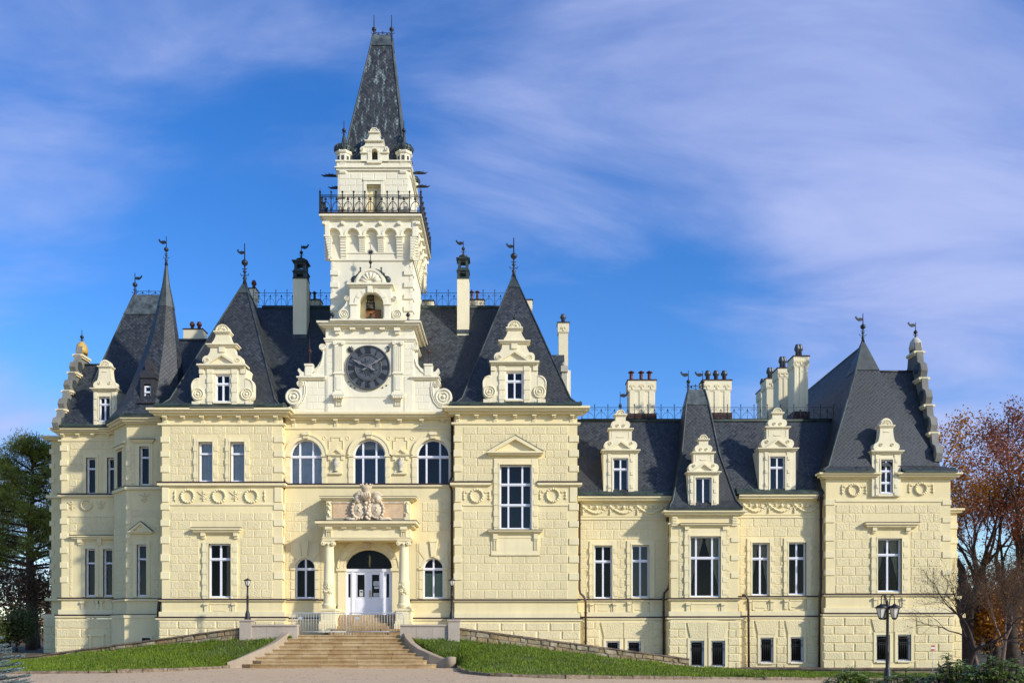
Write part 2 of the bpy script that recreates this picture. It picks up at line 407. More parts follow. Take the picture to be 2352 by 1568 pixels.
def unit_block(name, m, inset=.04):
    mb = MB(); b = .5; i = .5-inset
    rings = [[(-b, .5, -b), (b, .5, -b), (b, .5, b), (-b, .5, b)], [(-b, -.1, -b), (b, -.1, -b), (b, -.1, b), (-b, -.1, b)], [(-i, -.5, -i), (i, -.5, -i), (i, -.5, i), (-i, -.5, i)]]
    vs = sum(rings, []); fs = []
    for k in range(2):
        for q in range(4): fs.append((k*4+q, k*4+(q+1) % 4, (k+1)*4+(q+1) % 4, (k+1)*4+q))
    fs.append((8, 9, 10, 11)); mb.add(vs, fs)
    me = bpy.data.meshes.new(name); me.from_pydata(mb.v, [], mb.f); me.materials.append(M[m]); me.update(); return me
UB = {'ashlar_block': unit_block('ashlar_block', 'plaster_rough'), 'quoin_block': unit_block('quoin_block', 'plaster_trim', .06),
      'plinth_block': unit_block('plinth_block', 'plaster_rough', .05), 'tower_block': unit_block('tower_block', 'plaster_pale', .03), 'tower_quoin': unit_block('tower_quoin', 'plaster_pale', .06)}
PIECES = []       # (kind, parent, centre, size)
def piece(kind, parent, x0, x1, y0, y1, z0, z1):
    PIECES.append((kind, parent, ((x0+x1)/2, (y0+y1)/2, (z0+z1)/2), (abs(x1-x0), abs(y1-y0), abs(z1-z0))))
def courses(kind, parent, f, a, b, t, u, ch, bw, excl=(), out=.02, gap=.026, rng=None, minw=5, phase=0):
    """running-bond blocks in the field a..b x t..u, left out where a trim rectangle (x0,x1,y0,y1) stands"""
    rng = rng or random.Random(int(a*7+t)); n = max(1, round((u-t)/ch)); ch = (u-t)/n
    for i in range(n):
        y0, y1 = t+i*ch, t+(i+1)*ch
        spans = [(a, b)]
        for e in excl:
            if e[2] < y1-2 and e[3] > y0+2:
                ns = []
                for s0, s1 in spans:
                    if e[1] <= s0 or e[0] >= s1: ns.append((s0, s1)); continue
                    if e[0] > s0: ns.append((s0, e[0]))
                    if e[1] < s1: ns.append((e[1], s1))
                spans = ns
        off = ((i+phase) % 2)*bw*.5
        for s0, s1 in spans:
            if s1-s0 < minw: continue
            js = [s0]; x = a+off
            while x < s1-minw:
                if x > s0+minw: js.append(x)
                x += bw
            js.append(s1)
            for j0, j1 in zip(js, js[1:]):
                o = out*rng.uniform(.8, 1.2)
                piece(kind, parent, f.X(j0)+gap/2, f.X(j1)-gap/2, f.D-o, f.D+.05, f.Z(y1)+gap/2, f.Z(y0)-gap/2)
def flush_pieces():
    by = {}
    for p in PIECES: by.setdefault(p[0], []).append(p)
    for kind, L in by.items():
        L.sort(key=lambda p: -p[3][0]*p[3][2]); me = UB[kind]
        for _, par, c, s in L[:300]:
            o = bpy.data.objects.new(kind, me); col.objects.link(o); attach(o, par); o.location = c; o.scale = s
        if L[300:]:
            base = [v.co.copy() for v in me.vertices]; fs = [tuple(p.vertices) for p in me.polygons]; mb = MB()
            for _, par, c, s in L[300:]: mb.add([(c[0]+v.x*s[0], c[1]+v.y*s[1], c[2]+v.z*s[2]) for v in base], fs)
            o = mb.build(kind, 'plaster_rough' if kind != 'tower_block' else 'plaster_pale', castle); o['kind'] = 'stuff'
            o.data.materials.clear(); o.data.materials.append(me.materials[0])
def quoins(parent, f, a, b, rows, out=.05, side=1):
    for t, u in rows: piece('quoin_block', parent, f.X(a)-(.04 if side < 0 else 0), f.X(b)+(.04 if side > 0 else 0), f.D-out, f.D+.35, f.Z(u), f.Z(t))

def win(f, a, b, t, u, cols=(.5,), rows=(.28,), spring=None, parent=None, gl='glass', curtain=None, recess=.2, grille=False, sub=False, fw=.075, room=True, plain=None):
    """a casement: frame, one pane for each light, sill, dark room behind"""
    parent = parent or castle
    y = f.D+recess; x0, x1, z0, z1 = f.X(a), f.X(b), f.Z(u), f.Z(t); W = x1-x0; H = z1-z0
    zs = f.Z(spring) if spring is not None else None
    cxm = (x0+x1)/2
    def top(x, inset=0):
        if zs is None: return z1-inset
        rx = W/2-inset; ry = (z1-zs)-inset; d = (x-cxm)/rx
        return zs+ry*math.sqrt(max(0, 1-d*d))
    fr = MB()
    def ringpts(ins):
        if zs is None: return [(x0+ins, z0+ins), (x0+ins, z1-ins), (x1-ins, z1-ins), (x1-ins, z0+ins)]
        return [(x0+ins, z0+ins)]+[(cxm-(W/2-ins)*math.cos(math.pi*i/16), zs+((z1-zs)-ins)*math.sin(math.pi*i/16)) for i in range(17)]+[(x1-ins, z0+ins)]
    A, B = ringpts(-.02), ringpts(fw); n = len(A)
    for i in range(n):
        j = (i+1) % n
        fr.poly([(A[i][0], y-.05, A[i][1]), (B[i][0], y-.05, B[i][1]), (B[j][0], y-.05, B[j][1]), (A[j][0], y-.05, A[j][1])])
        fr.poly([(B[i][0], y-.05, B[i][1]), (B[i][0], y+.05, B[i][1]), (B[j][0], y+.05, B[j][1]), (B[j][0], y-.05, B[j][1])])
    mw = fw*.62
    cxs = [x0]+[x0+W*c for c in cols]+[x1]; rz = [z1]+[z1-H*r for r in rows]+[z0]
    for c in cxs[1:-1]: fr.box(c-mw, c+mw, y-.065, y+.03, z0+fw*.5, top(c)-fw*.4)
    for r in rz[1:-1]: fr.box(x0+.01, x1-.01, y-.09, y+.028, r-mw*1.05, r+mw*1.05)
    if len(cols) and fw > .05:                       # casement rails standing proud of the glass
        for i in range(len(cxs)-1):
            for k in range(1, len(rz)-1): fr.box(cxs[i]+mw*.6, cxs[i+1]-mw*.6, y-.055, y+.026, rz[k]-mw*2.0, rz[k]-mw)
    o = fr.build('window_frame' if sub else 'window', 'white_paint', parent); root = parent if sub else o
    for i in range(len(cxs)-1):
        for k in range(len(rz)-1):
            px0, px1 = cxs[i], cxs[i+1]; pz0 = rz[k+1]; mb = MB()
            ti = random.uniform(-.004, .004)
            if k == 0 and zs is not None:
                m = 6; pts = [(px0, pz0), (px1, pz0)]+[(px1+(px0-px1)*q/m, top(px1+(px0-px1)*q/m, .0)) for q in range(m+1)]
            else: pts = [(px0, pz0), (px1, pz0), (px1, rz[k]), (px0, rz[k])]
            mb.poly([(p, y+.01+ti*(1 if p > (px0+px1)/2 else -1), q) for p, q in pts]); mb.build('pane', gl, root)
    s = MB(); s.box(x0-.03, x1+.03, y-.16, y+.02, z0-.05, z0+.012); s.build('window_sill', 'white_paint', root)
    if room:
        r = MB(); e = .02; yb = y+1.3; yf = y+.03
        P = lambda x, yy, z: (x, yy, z)
        r.poly([P(x0-e, yb, z0-e), P(x1+e, yb, z0-e), P(x1+e, yb, z1+e), P(x0-e, yb, z1+e)])
        r.poly([P(x0-e, yf, z0-e), P(x0-e, yb, z0-e), P(x0-e, yb, z1+e), P(x0-e, yf, z1+e)]); r.poly([P(x1+e, yf, z0-e), P(x1+e, yb, z0-e), P(x1+e, yb, z1+e), P(x1+e, yf, z1+e)])
        r.poly([P(x0-e, yf, z1+e), P(x1+e, yf, z1+e), P(x1+e, yb, z1+e), P(x0-e, yb, z1+e)]); r.poly([P(x0-e, yf, z0-e), P(x1+e, yf, z0-e), P(x1+e, yb, z0-e), P(x0-e, yb, z0-e)])
        r.build('room', 'interior', root)
    if curtain:
        cm, mode = curtain; c = MB(); yc = y+.12
        def sheet(fn, u0, u1, nn=14):
            pts = []
            for i in range(nn+1):
                q = i/nn; xx = x0+W*(u0+(u1-u0)*q); pts.append((xx, yc+.03*math.sin(q*22)))
            for (xa, ya), (xb, yb2) in zip(pts, pts[1:]):
                za, zb = fn(xa), fn(xb); c.poly([(xa, ya, za[0]), (xb, yb2, zb[0]), (xb, yb2, zb[1]), (xa, ya, za[1])])
        if mode == 'full': sheet(lambda x: (z0, z1), .0, 1.0)
        elif mode == 'half': sheet(lambda x: (z0, z0+H*.62), .0, 1.0)
        elif mode == 'right': sheet(lambda x: (z0, z1), .72, 1.0)
        elif mode == 'left': sheet(lambda x: (z0, z1), .0, .3)
        elif mode == 'tied':
            sheet(lambda x: (z0+H*(.1+.9*(1-abs((x-x1)/(.5*W)))**.0 * min(1, max(0, (x1-x)/(.5*W)))), z1), .55, 1.0)
            sheet(lambda x: (z0+H*(.1+.9*min(1, max(0, (x-x0)/(.5*W)))), z1), .0, .45)
        c.build('curtain', cm, root)
    if grille:
        g = MB(); yy = f.D+.06
        for q in (.14, .30, .36, .93): g.box(x0-.02, x1+.02, yy-.012, yy+.012, z1-H*q-.012, z1-H*q+.012)
        for q in range(1, 7): xx = x0+W*q/7; g.tube([(xx, yy+.016, z0+.03), (xx, yy+.016, z1-H*(.1 if q % 2 else .14))], .011, 5)
        g.build('window_grille', 'iron', root)
    return o
def wall(name, f, a, b, t, u, holes, depth, m='plaster', sides=True, reveal=.28, parent=None):
    mb = MB(); panel(mb, f, a, b, t, u, holes, reveal); z0, z1 = f.Z(u), f.Z(t); x0, x1 = f.X(a), f.X(b); y0, y1 = f.D, f.D+depth
    if sides:
        mb.poly([(x0, y1, z0), (x0, y0, z0), (x0, y0, z1), (x0, y1, z1)]); mb.poly([(x1, y0, z0), (x1, y1, z0), (x1, y1, z1), (x1, y0, z1)])
        mb.poly([(x1, y1, z0), (x0, y1, z0), (x0, y1, z1), (x1, y1, z1)]); mb.poly([(x0, y0, z1), (x1, y0, z1), (x1, y1, z1), (x0, y1, z1)])
    return mb.build(name, m, parent or castle)
def band(f, a, b, profile, depth=.3, name='cornice', m='plaster_trim', parent=None, over=True):
    """stack of mouldings; profile rows (y_top, y_bottom, out); wraps round the ends"""
    mb = MB()
    for t, u, out in profile:
        e = out if over else 0
        mb.box(f.X(a)-e, f.X(b)+e, f.D-out, f.D+depth, f.Z(u), f.Z(t))
    return mb.build(name, m, parent or castle)
def ledge(f, a, b, t, u, out, capd=.02, **k):     # belt course with a dark metal drip on top
    k.setdefault('name', 'belt_course')
    o = band(f, a, b, [(t+2, u-2, out), (u-2, u, out*.55)], **k)
    mb = MB(); mb.box(f.X(a)-out-capd, f.X(b)+out+capd, f.D-out-capd, f.D+.3, f.Z(t+2.4), f.Z(t-.8)); mb.build('drip_cap', 'rust', o)
    return o
def modillions(f, xs, t, u, out, w=10, parent=None, tall=None):
    for i, x in enumerate(xs):
        mb = MB(); f.box(mb, x-w/2, x+w/2, t, (t+u)/2, out); f.box(mb, x-w*.4, x+w*.4, (t+u)/2, u, out*.6)
        if tall and i % 2 == 0:
            for q in (-.3, 0, .3): f.box(mb, x+w*q-1.2, x+w*q+1.2, u+1, tall, .05)
        mb.build('modillion', 'plaster_trim', castle)
def surround(f, a, b, t, u, w=10, out=.07, ears=True, top=10, parent=None, blocks=True):
    """moulded window surround: two pilaster strips and a lintel"""
    mb = MB()
    f.box(mb, a-w, a, t-top, u, out); f.box(mb, b, b+w, t-top, u, out); f.box(mb, a, b, t-top, t, out*.8)
    f.box(mb, a-3, a+.0, t-2, u, out+.02); f.box(mb, b-.0, b+3, t-2, u, out+.02); f.box(mb, a-3, b+3, t-3, t, out+.025)
    if blocks:
        n = max(2, int((u-t)/24))
        for i in range(n):
            y = t+(u-t)*(i+.5)/n
            for s0, s1 in ((a-w-1, a-4), (b+4, b+w+1)): f.box(mb, s0, s1, y-6, y+6, out+.03)
    return mb.build('window_surround', 'plaster_trim', parent or castle)
def hood(f, a, b, t, u, out=.32, consoles=()):
    mb = MB(); f.box(mb, a, b, t, t+(u-t)*.45, out); f.box(mb, a+3, b-3, t+(u-t)*.45, u, out*.7); f.box(mb, a+6, b-6, u, u+3, out*.35)
    for x in consoles: f.box(mb, x-5, x+5, u, u+9, out*.55); f.box(mb, x-4, x+4, u+9, u+14, out*.3)
    o = mb.build('window_hood', 'plaster_trim', castle); c = MB(); f.box(c, a-.6, b+.6, t-1.4, t, out+.02); c.build('drip_cap', 'rust', o); return o
def pediment(f, a, b, base, apex, th=7, out=.3, parent=None, name='pediment', m='plaster_trim'):
    c = (a+b)/2; mb = MB(); f.box(mb, a, b, base, base+th*.5, out); f.box(mb, a+3, b-3, base+th*.5, base+th, out*.7)
    f.prism(mb, [(a+4, base), (b-4, base), (c, apex+th)], out*.3)
    f.prism(mb, [(a, base), (c, apex), (c, apex+th*1.15), (a+th*2.0, base)], out-.004); f.prism(mb, [(b, base), (b-th*2.0, base), (c, apex+th*1.15), (c, apex)], out-.004)
    o = mb.build(name, m, parent or castle)
    mb = MB(); f.prism(mb, [(a-.6, base), (c, apex-1.2), (c, apex), (a+1.5, base)], out+.015); f.prism(mb, [(b+.6, base), (b-1.5, base), (c, apex), (c, apex-1.2)], out+.015)
    mb.build('drip_cap', 'lead', o) if parent is None else None
    return o
def wreath(f, x, y, r=16, swag=True, parent=None, out=.05):
    mb = MB(); mb.ring(f.X(x), f.D-out, f.Z(y), r*f.k*.86, .035, 24, .05)
    for i in range(16):
        a = 2*math.pi*i/16; mb.ball((f.X(x+r*.9*math.cos(a)), f.D-out, f.Z(y+r*.9*math.sin(a))), .075, 6, 4)
    if swag:
        for s in (-1, 1):
            xx = x+s*(r+13)
            mb.tube([f.P(x+s*r, y-9, .02), f.P(x+s*(r+6), y-6, .03), f.P(xx, y-12, .02)], .022, 5)
            mb.tube([f.P(xx, y-13, .02), f.P(xx+s*1, y-2, .02), f.P(xx, y+11, .02)], [.02, .035, .015], 5)
            for q in (-8, -1, 6): mb.ball(f.P(xx, y+q, .03), .055, 6, 4)
            mb.tube([f.P(xx-4, y+6, .02), f.P(xx+4, y+6, .02)], .02, 5)
    return mb.build('wreath_relief', 'plaster_trim', parent or castle)
def apron(f, a, b, t, u):                            # stepped recessed panel under a window with two consoles
    mb = MB(); w = b-a
    for x in (a-8, b+8): f.box(mb, x-5, x+5, t+2, t+7, .14); f.box(mb, x-4, x+4, t+7, t+24, .07)
    y0, y1, s = t+4, u-8, 6
    for p, q in (((a, y1), (a, y0)), ((b, y0), (b, y1)), ((a, y1), (a+w*.22, y1)), ((a+w*.22, y1-s), (a+w*.78, y1-s)), ((a+w*.78, y1), (b, y1)), ((a, y0), (b, y0))):
        f.box(mb, min(p[0], q[0])-.8, max(p[0], q[0])+.8, min(p[1], q[1])-.8, max(p[1], q[1])+.8, .035)
    return mb.build('apron_panel', 'plaster_trim', castle)
def basement(f, a, b, t, u, holes, depth, ext=5, out=.16, blocks=(), chh=19, bw=44, excl=()):
    g = F(f.D-out); w = wall('plinth_wall', g, a-ext, b+ext, t, u, holes, depth)
    courses('plinth_block', w, g, a-ext, b+ext, t+2, u, chh, bw, list(excl)+[(h[0]-7, h[1]+7, h[2]-7, h[3]+5) for h in holes], out=.04, gap=.045, minw=7)
    for h in holes:
        mb = MB(); g.box(mb, h[0]-6, h[0], h[2]-6, h[3]+2, .06); g.box(mb, h[1], h[1]+6, h[2]-6, h[3]+2, .06); g.box(mb, h[0], h[1], h[2]-6, h[2], .05); g.box(mb, h[0], h[1], h[3], h[3]+3, .1); mb.build('window_surround', 'plaster_trim', castle)
    return g, w
def belts(f, a, b, y1=1375, y2=1416, ap=True):
    ledge(f, a, b, y1, y1+6, .12); band(f, a, b, [(y2-12, y2, .09)], name='apron_course'); ledge(f, a, b, y2, y2+8, .22)

# ---- left projecting block
h = [(457, 489, 1015, 1105), (530, 562, 1015, 1105), (480, 531, 1248, 1371)]
w = wall('wall', FS, 372, 648, 940, 1420, h, 9); LB = w
ex = [(446, 500, 1004, 1110), (519, 573, 1004, 1110), (458, 553, 1212, 1376), (440, 560, 1208, 1225)]
courses('ashlar_block', w, FS, 392, 627, 978, 1107, 18.4, 32, ex)
courses('ashlar_block', w, FS, 392, 627, 1176, 1372, 19.6, 32, ex)
for x0, x1, s in ((370, 391, -1), (628, 650, 1)):
    quoins(w, FS, x0, x1, [(1002, 1016), (1035, 1049), (1069, 1085), (1156, 1171), (1192, 1208), (1231, 1248), (1271, 1289), (1312, 1330)], side=s)
    mb = MB(); FS.box(mb, x0+3, x1-3, 1119, 1152, .05); mb.build('pilaster_panel', 'plaster_trim', w)
band(FS, 366, 652, [(941, 946, .52), (946, 951, .40), (951, 956, .22), (972, 976, .07)], name='cornice')
modillions(FS, [381, 423, 466, 507, 550, 592, 635], 957, 963, .26, tall=973)
ledge(FS, 370, 650, 1107, 1117, .16); band(FS, 392, 628, [(1157, 1160, .05)], name='string_course', over=False)
for x in (432, 504, 578): wreath(FS, x, 1139, 16, swag=x == 504 and False)
def acanthus(f, x, y, s=1.0, parent=None):
    mb = MB()
    for sx_ in (-1, 1):
        for sy_ in (-1, 1): mb.tube([f.P(x+sx_*s*(1.5+q*.55)*math.cos(q*.62), y+sy_*s*(5+(q*.55)*math.sin(q*.62)), .03) for q in range(12)], [.035-.002*q for q in range(12)], 5)
        mb.tube([f.P(x, y, .02), f.P(x+sx_*7*s, y-4*s, .03), f.P(x+sx_*14*s, y-9*s, .02)], [.03, .025, .015], 5)
    for q in range(5): mb.ball(f.P(x, y-10*s+5*s*q, .03), .05, 6, 4)
    return mb.build('acanthus_relief', 'plaster_trim', parent or castle)
acanthus(FS, 468, 1138); acanthus(FS, 541, 1138)
for x in (402, 608):
    mb = MB(); mb.tube([FS.P(x, 1125, .02), FS.P(x, 1138, .03), FS.P(x, 1152, .02)], [.02, .035, .015], 5)
    for q in (1130, 1138, 1146): mb.ball(FS.P(x, q, .03), .06, 6, 4)
    mb.tube([FS.P(x-5, 1143, .02), FS.P(x+5, 1143, .02)], .02, 5); mb.build('drop_relief', 'plaster_trim', castle)
win(FS, 457, 489, 1015, 1105, cols=(), rows=(.29,), gl='glass_sky', curtain=('curtain_sky_grey', 'full')); win(FS, 530, 562, 1015, 1105, cols=(), rows=(.29,), gl='glass_sky', curtain=('curtain_sky_grey', 'full'))
win(FS, 480, 531, 1248, 1371, cols=(.5,), rows=(.28,), curtain=('curtain', 'right'))
for a, b, t, u in ((457, 489, 1015, 1106), (530, 562, 1015, 1106)): surround(FS, a, b, t, u, 11, top=9)
surround(FS, 480, 531, 1248, 1374, 14, top=3); hood(FS, 443, 556, 1213, 1222, .32, (468, 543))
belts(FS, 370, 650); apron(FS, 482, 530, 1382, 1415)
basement(FS, 370, 650, 1423, 1512, [], 9)

# ---- right projecting block
h = [(1148, 1221, 1067, 1214)]
w = wall('wall', FS, 1044, 1326, 938, 1420, h, 9); RB = w
ex = [(1132, 1237, 1044, 1226), (1118, 1250, 1034, 1047), (1117, 1250, 1215, 1224), (1127, 1242, 1222, 1275)]
pe = [(1182-(y-998)*1.75, 1182+(y-998)*1.75, y, y+6) for y in range(1002, 1044, 6)]
courses('ashlar_block', w, FS, 1063, 1305, 979, 1106, 18.2, 32, ex+pe)
courses('ashlar_block', w, FS, 1063, 1305, 1173, 1374, 20.1, 32, ex)
for x0, x1, s in ((1043, 1062, -1), (1306, 1328, 1)):
    quoins(w, FS, x0, x1, [(999, 1015), (1032, 1049), (1068, 1083), (1156, 1172), (1195, 1210), (1235, 1251), (1276, 1292), (1315, 1332)], side=s)
    mb = MB(); FS.box(mb, x0+3, x1-3, 1119, 1152, .05); mb.build('pilaster_panel', 'plaster_trim', w)
band(FS, 1040, 1330, [(937, 942, .55), (942, 947, .42), (947, 952, .22), (970, 974, .07)], name='cornice')
modillions(FS, [1052, 1095, 1138, 1183, 1227, 1272, 1314], 954, 960, .26, tall=970)
ledge(FS, 1041, 1122, 1106, 1116, .16); ledge(FS, 1241, 1330, 1106, 1116, .16)
band(FS, 1063, 1131, [(1158, 1161, .05)], name='string_course', over=False); band(FS, 1238, 1305, [(1158, 1161, .05)], name='string_course', over=False)
wreath(FS, 1095, 1138, 16, swag=True); wreath(FS, 1270, 1137, 16, swag=True)
win(FS, 1148, 1221, 1067, 1214, cols=(.27, .71), rows=(.30, .62), gl='glass_mid')
surround(FS, 1148, 1221, 1067, 1216, 13, top=14); pediment(FS, 1119, 1248, 1038, 1002, 8, .34); hood(FS, 1121, 1246, 1218, 1224, .3)
mb = MB(); FS.box(mb, 1128, 1241, 1226, 1274, .05); FS.box(mb, 1128, 1241, 1271, 1275, .09)
for x in (1138, 1231): FS.box(mb, x-5, x+5, 1226, 1238, .16); FS.box(mb, x-4, x-1.4, 1240, 1262, .1); FS.box(mb, x+1.4, x+4, 1240, 1262, .1); FS.box(mb, x-4.5, x+4.5, 1238, 1241, .12)
FS.box(mb, 1146, 1223, 1232, 1235, .075); mb.build('apron_panel', 'plaster_trim', castle)
belts(FS, 1043, 1328, 1376, 1419)
basement(FS, 1043, 1328, 1427, 1545, [], 9, chh=20, bw=56)

# ---- centre
arch3 = [(666, 740, 1008, 1111, 1046), (811, 886, 1008, 1111, 1046), (957, 1033, 1008, 1111, 1046)]
small = [(678, 724, 1280, 1373, 1304), (972, 1019, 1280, 1373, 1304)]
door = [(793, 901, 1262, 1411, 1306)]
w = wall('wall', FC, 648, 1044, 945, 1425, arch3+small+door, 8, reveal=.30); CB = w
ex = [(718, 970, 1138, 1420), (652, 712, 1246, 1376), (668, 735, 1240, 1376), (962, 1030, 1240, 1376)]
courses('ashlar_block', w, FC, 656, 1037, 1152, 1244, 21, 36, ex)
for a, b in ((656, 667), (735, 741), (956, 962), (1030, 1037)): courses('ashlar_block', w, FC, a, b, 1246, 1374, 21, 30, (), out=.02)
band(FC, 652, 1042, [(950, 955, .45), (955, 960, .33), (960, 964, .18), (981, 985, .06)], name='cornice', over=False)
modillions(FC, [675, 723, 772, 821, 869, 919, 969, 1017], 964, 970, .22, tall=981)
for i, (a, b, t, u, sp) in enumerate(arch3):
    win(FC, a, b, t, u, cols=(.29, .70), rows=(.38,), spring=sp, gl='glass_sky' if i < 2 else 'glass_mid', curtain=('curtain_sky_grey', 'full') if i == 0 else None, recess=.24)  # sheet in the first arch is added to imitate the grey sky reflection
    c = (a+b)/2; mb = MB(); r = (b-a)/2
    o = arc(c, sp, r+10, 180, 0, 24); q = arc(c, sp, r+.0, 0, 180, 24); FC.prism(mb, o+q, .07); o = arc(c, sp, r+12, 180, 0, 24); q = arc(c, sp, r+9, 0, 180, 24); FC.prism(mb, o+q, .1)
    FC.box(mb, c-8, c+8, 993, 1000, .2); FC.box(mb, c-6, c+6, 1000, 1007, .13)
    mb.build('arch_moulding', 'plaster_trim', castle)
    for e0, e1 in ((a-10, a), (b, b+10)):
        mb = MB(); FC.box(mb, e0, e1, 1050, 1111, .05); FC.box(mb, e0-2, e1+2, 1044, 1049, .1)
        for yy in (1062, 1084): FC.box(mb, e0-.6, e1+.6, yy, yy+11, .065)
        mb.build('jamb_moulding', 'plaster_trim', castle)
for c in (772, 920):
    mb = MB(); FC.box(mb, c-13, c+13, 1048, 1087, .04); FC.box(mb, c-15, c+15, 1085, 1089, .12); FC.box(mb, c-18, c-12, 1044, 1056, .09); FC.box(mb, c+12, c+18, 1044, 1056, .09)
    FC.prism(mb, [(c-9, 1083), (c-9, 1056), *arc(c, 1056, 9, 180, 0, 10), (c+9, 1083)], .045); o = mb.build('niche', 'plaster_trim', castle)
    pediment(FC, c-21, c+21, 1044, 1029, 4, .16, parent=o)
    mb = MB(); X, Y = FC.X(c), FC.D-.1; Zc = FC.Z
    mb.lathe(X, Y, [(.12, Zc(1083)), (.14, Zc(1081)), (.05, Zc(1078)), (.13, Zc(1072)), (.18, Zc(1066)), (.12, Zc(1061)), (.10, Zc(1058)), (.15, Zc(1056))], 10)
    mb.ball((X, Y, Zc(1053)), .07, 8, 5); mb.tube([(X-.2, Y, Zc(1062)), (X-.08, Y, Zc(1067))], .03); mb.tube([(X+.2, Y, Zc(1062)), (X+.08, Y, Zc(1067))], .03)
    mb.build('niche_urn', 'plaster_old', o)
    mb = MB(); FC.box(mb, c-11, c+11, 1003, 1004.5, .04); FC.box(mb, c-17, c-15.5, 1012, 1030, .04); FC.box(mb, c+15.5, c+17, 1012, 1030, .04); FC.box(mb, c-17, c-11, 1010.5, 1012, .04); FC.box(mb, c+11, c+17, 1010.5, 1012, .04); FC.box(mb, c-11, c-9.5, 1004, 1012, .04); FC.box(mb, c+9.5, c+11, 1004, 1012, .04)
    for s in (-27, 27): mb.ring(FC.X(c+s), FC.D, FC.Z(1006), .09, .025, 14)
    mb.build('wall_panel', 'plaster_trim', castle)
ledge(FC, 656, 1037, 1111, 1119, .12)
for i, (a, b, t, u, sp) in enumerate(small):
    win(FC, a, b, t, u, cols=(.5,), rows=(.27,), spring=sp, curtain=('green_blind', 'half') if i else None, recess=.2, gl='glass')
    c = (a+b)/2; r = (b-a)/2; mb = MB(); o = arc(c, sp, r+5, 180, 0, 20); q = arc(c, sp, r, 0, 180, 20); FC.prism(mb, o+q, .05)
    FC.prism(mb, [(c-5, 1278), (c-8, 1244), (c+8, 1244), (c+5, 1278)], .12); FC.box(mb, c-9, c+9, 1241, 1245, .15)
    for sgn in (-1, 1):
        FC.prism(mb, [(c+sgn*8, 1277), (c+sgn*13, 1247), (c+sgn*33, 1247), (c+sgn*33, 1266), (c+sgn*20, 1284)], .035)
        FC.prism(mb, [(c+sgn*22, 1286), (c+sgn*34, 1270), (c+sgn*34, 1300), (c+sgn*28, 1302)], .035)
        e0, e1 = sorted((c+sgn*r, c+sgn*(r+9))); FC.box(mb, e0-1, e1+1, 1303, 1308, .09)
        for yy in (1311, 1333, 1355): FC.box(mb, e0, e1, yy, yy+19, .04)
    mb.build('window_surround', 'plaster_trim', castle)
ledge(FC, 648, 740, 1376, 1382, .10, over=False); ledge(FC, 945, 1042, 1376, 1382, .10, over=False)
for a, b in ((648, 738), (948, 1044)): band(FC, a, b, [(1407, 1418, .08)], name='apron_course', over=False); ledge(FC, a, b, 1418, 1426, .2, over=False)
g = F(47.85); mb = MB(); panel(mb, g, 648, 1044, 1426, 1500, []); mb.build('plinth_wall', 'plaster', castle)

# ---- portal
FQ = F(46.95)
mb = MB()
FC.prism(mb, arc(847, 1306, 70, 180, 0, 28)+arc(847, 1306, 54, 0, 180, 28), .06); FC.prism(mb, arc(847, 1306, 72, 180, 0, 28)+arc(847, 1306, 69, 0, 180, 28), .12); FC.prism(mb, arc(847, 1306, 57, 180, 0, 28)+arc(847, 1306, 54, 0, 180, 28), .1)
mb.build('arch_moulding', 'plaster_trim', castle)
for i in range(9):
    if i == 4: continue
    a0 = 180-i*20-1; mb = MB(); FC.prism(mb, arc(847, 1306, 68 if i % 2 else 66, a0, a0-18, 4)+arc(847, 1306, 58, a0-18, a0, 4), .13 if i % 2 else .085); mb.build('voussoir', 'plaster_trim', castle)
mb = MB()
for a, b in ((776, 793), (901, 919)):
    mb = MB(); FC.box(mb, a, b, 1312, 1411, .05); FC.box(mb, a-3, b+3, 1304, 1311, .12); mb.build('jamb_moulding', 'plaster_trim', castle)
mb = MB()
for s in (-1, 1): mb = MB(); mb.ring(FC.X(847+s*59), FC.D-.02, FC.Z(1256), .13, .035, 16); mb.build('roundel', 'plaster_trim', castle)
None
# keystone mask
mb = MB(); X, Y = FC.X(842), FC.D-.22
FC.box(mb, 832, 854, 1239, 1245, .34); FC.prism(mb, [(834, 1245), (852, 1245), (849, 1260), (837, 1260)], .18)
mb.ball((X, Y, FC.Z(1251)), .17, 10, 7, (.9, .9, 1.15)); mb.ball((X, Y-.15, FC.Z(1251)), .05, 6, 4, (.8, 1, 1.4))
for s in (-1, 1): mb.ball((X+s*.07, Y-.13, FC.Z(1249)), .035, 6, 4); mb.ball((X+s*.15, Y-.05, FC.Z(1248)), .08, 6, 4); mb.ball((X+s*.13, Y-.05, FC.Z(1257)), .07, 6, 4)
mb.ball((X, Y-.12, FC.Z(1255)), .05, 6, 4, (1.4, .6, .5)); mb.ball((X, Y-.06, FC.Z(1258)), .09, 6, 4); mb.build('keystone_mask', 'coat_stone', castle)
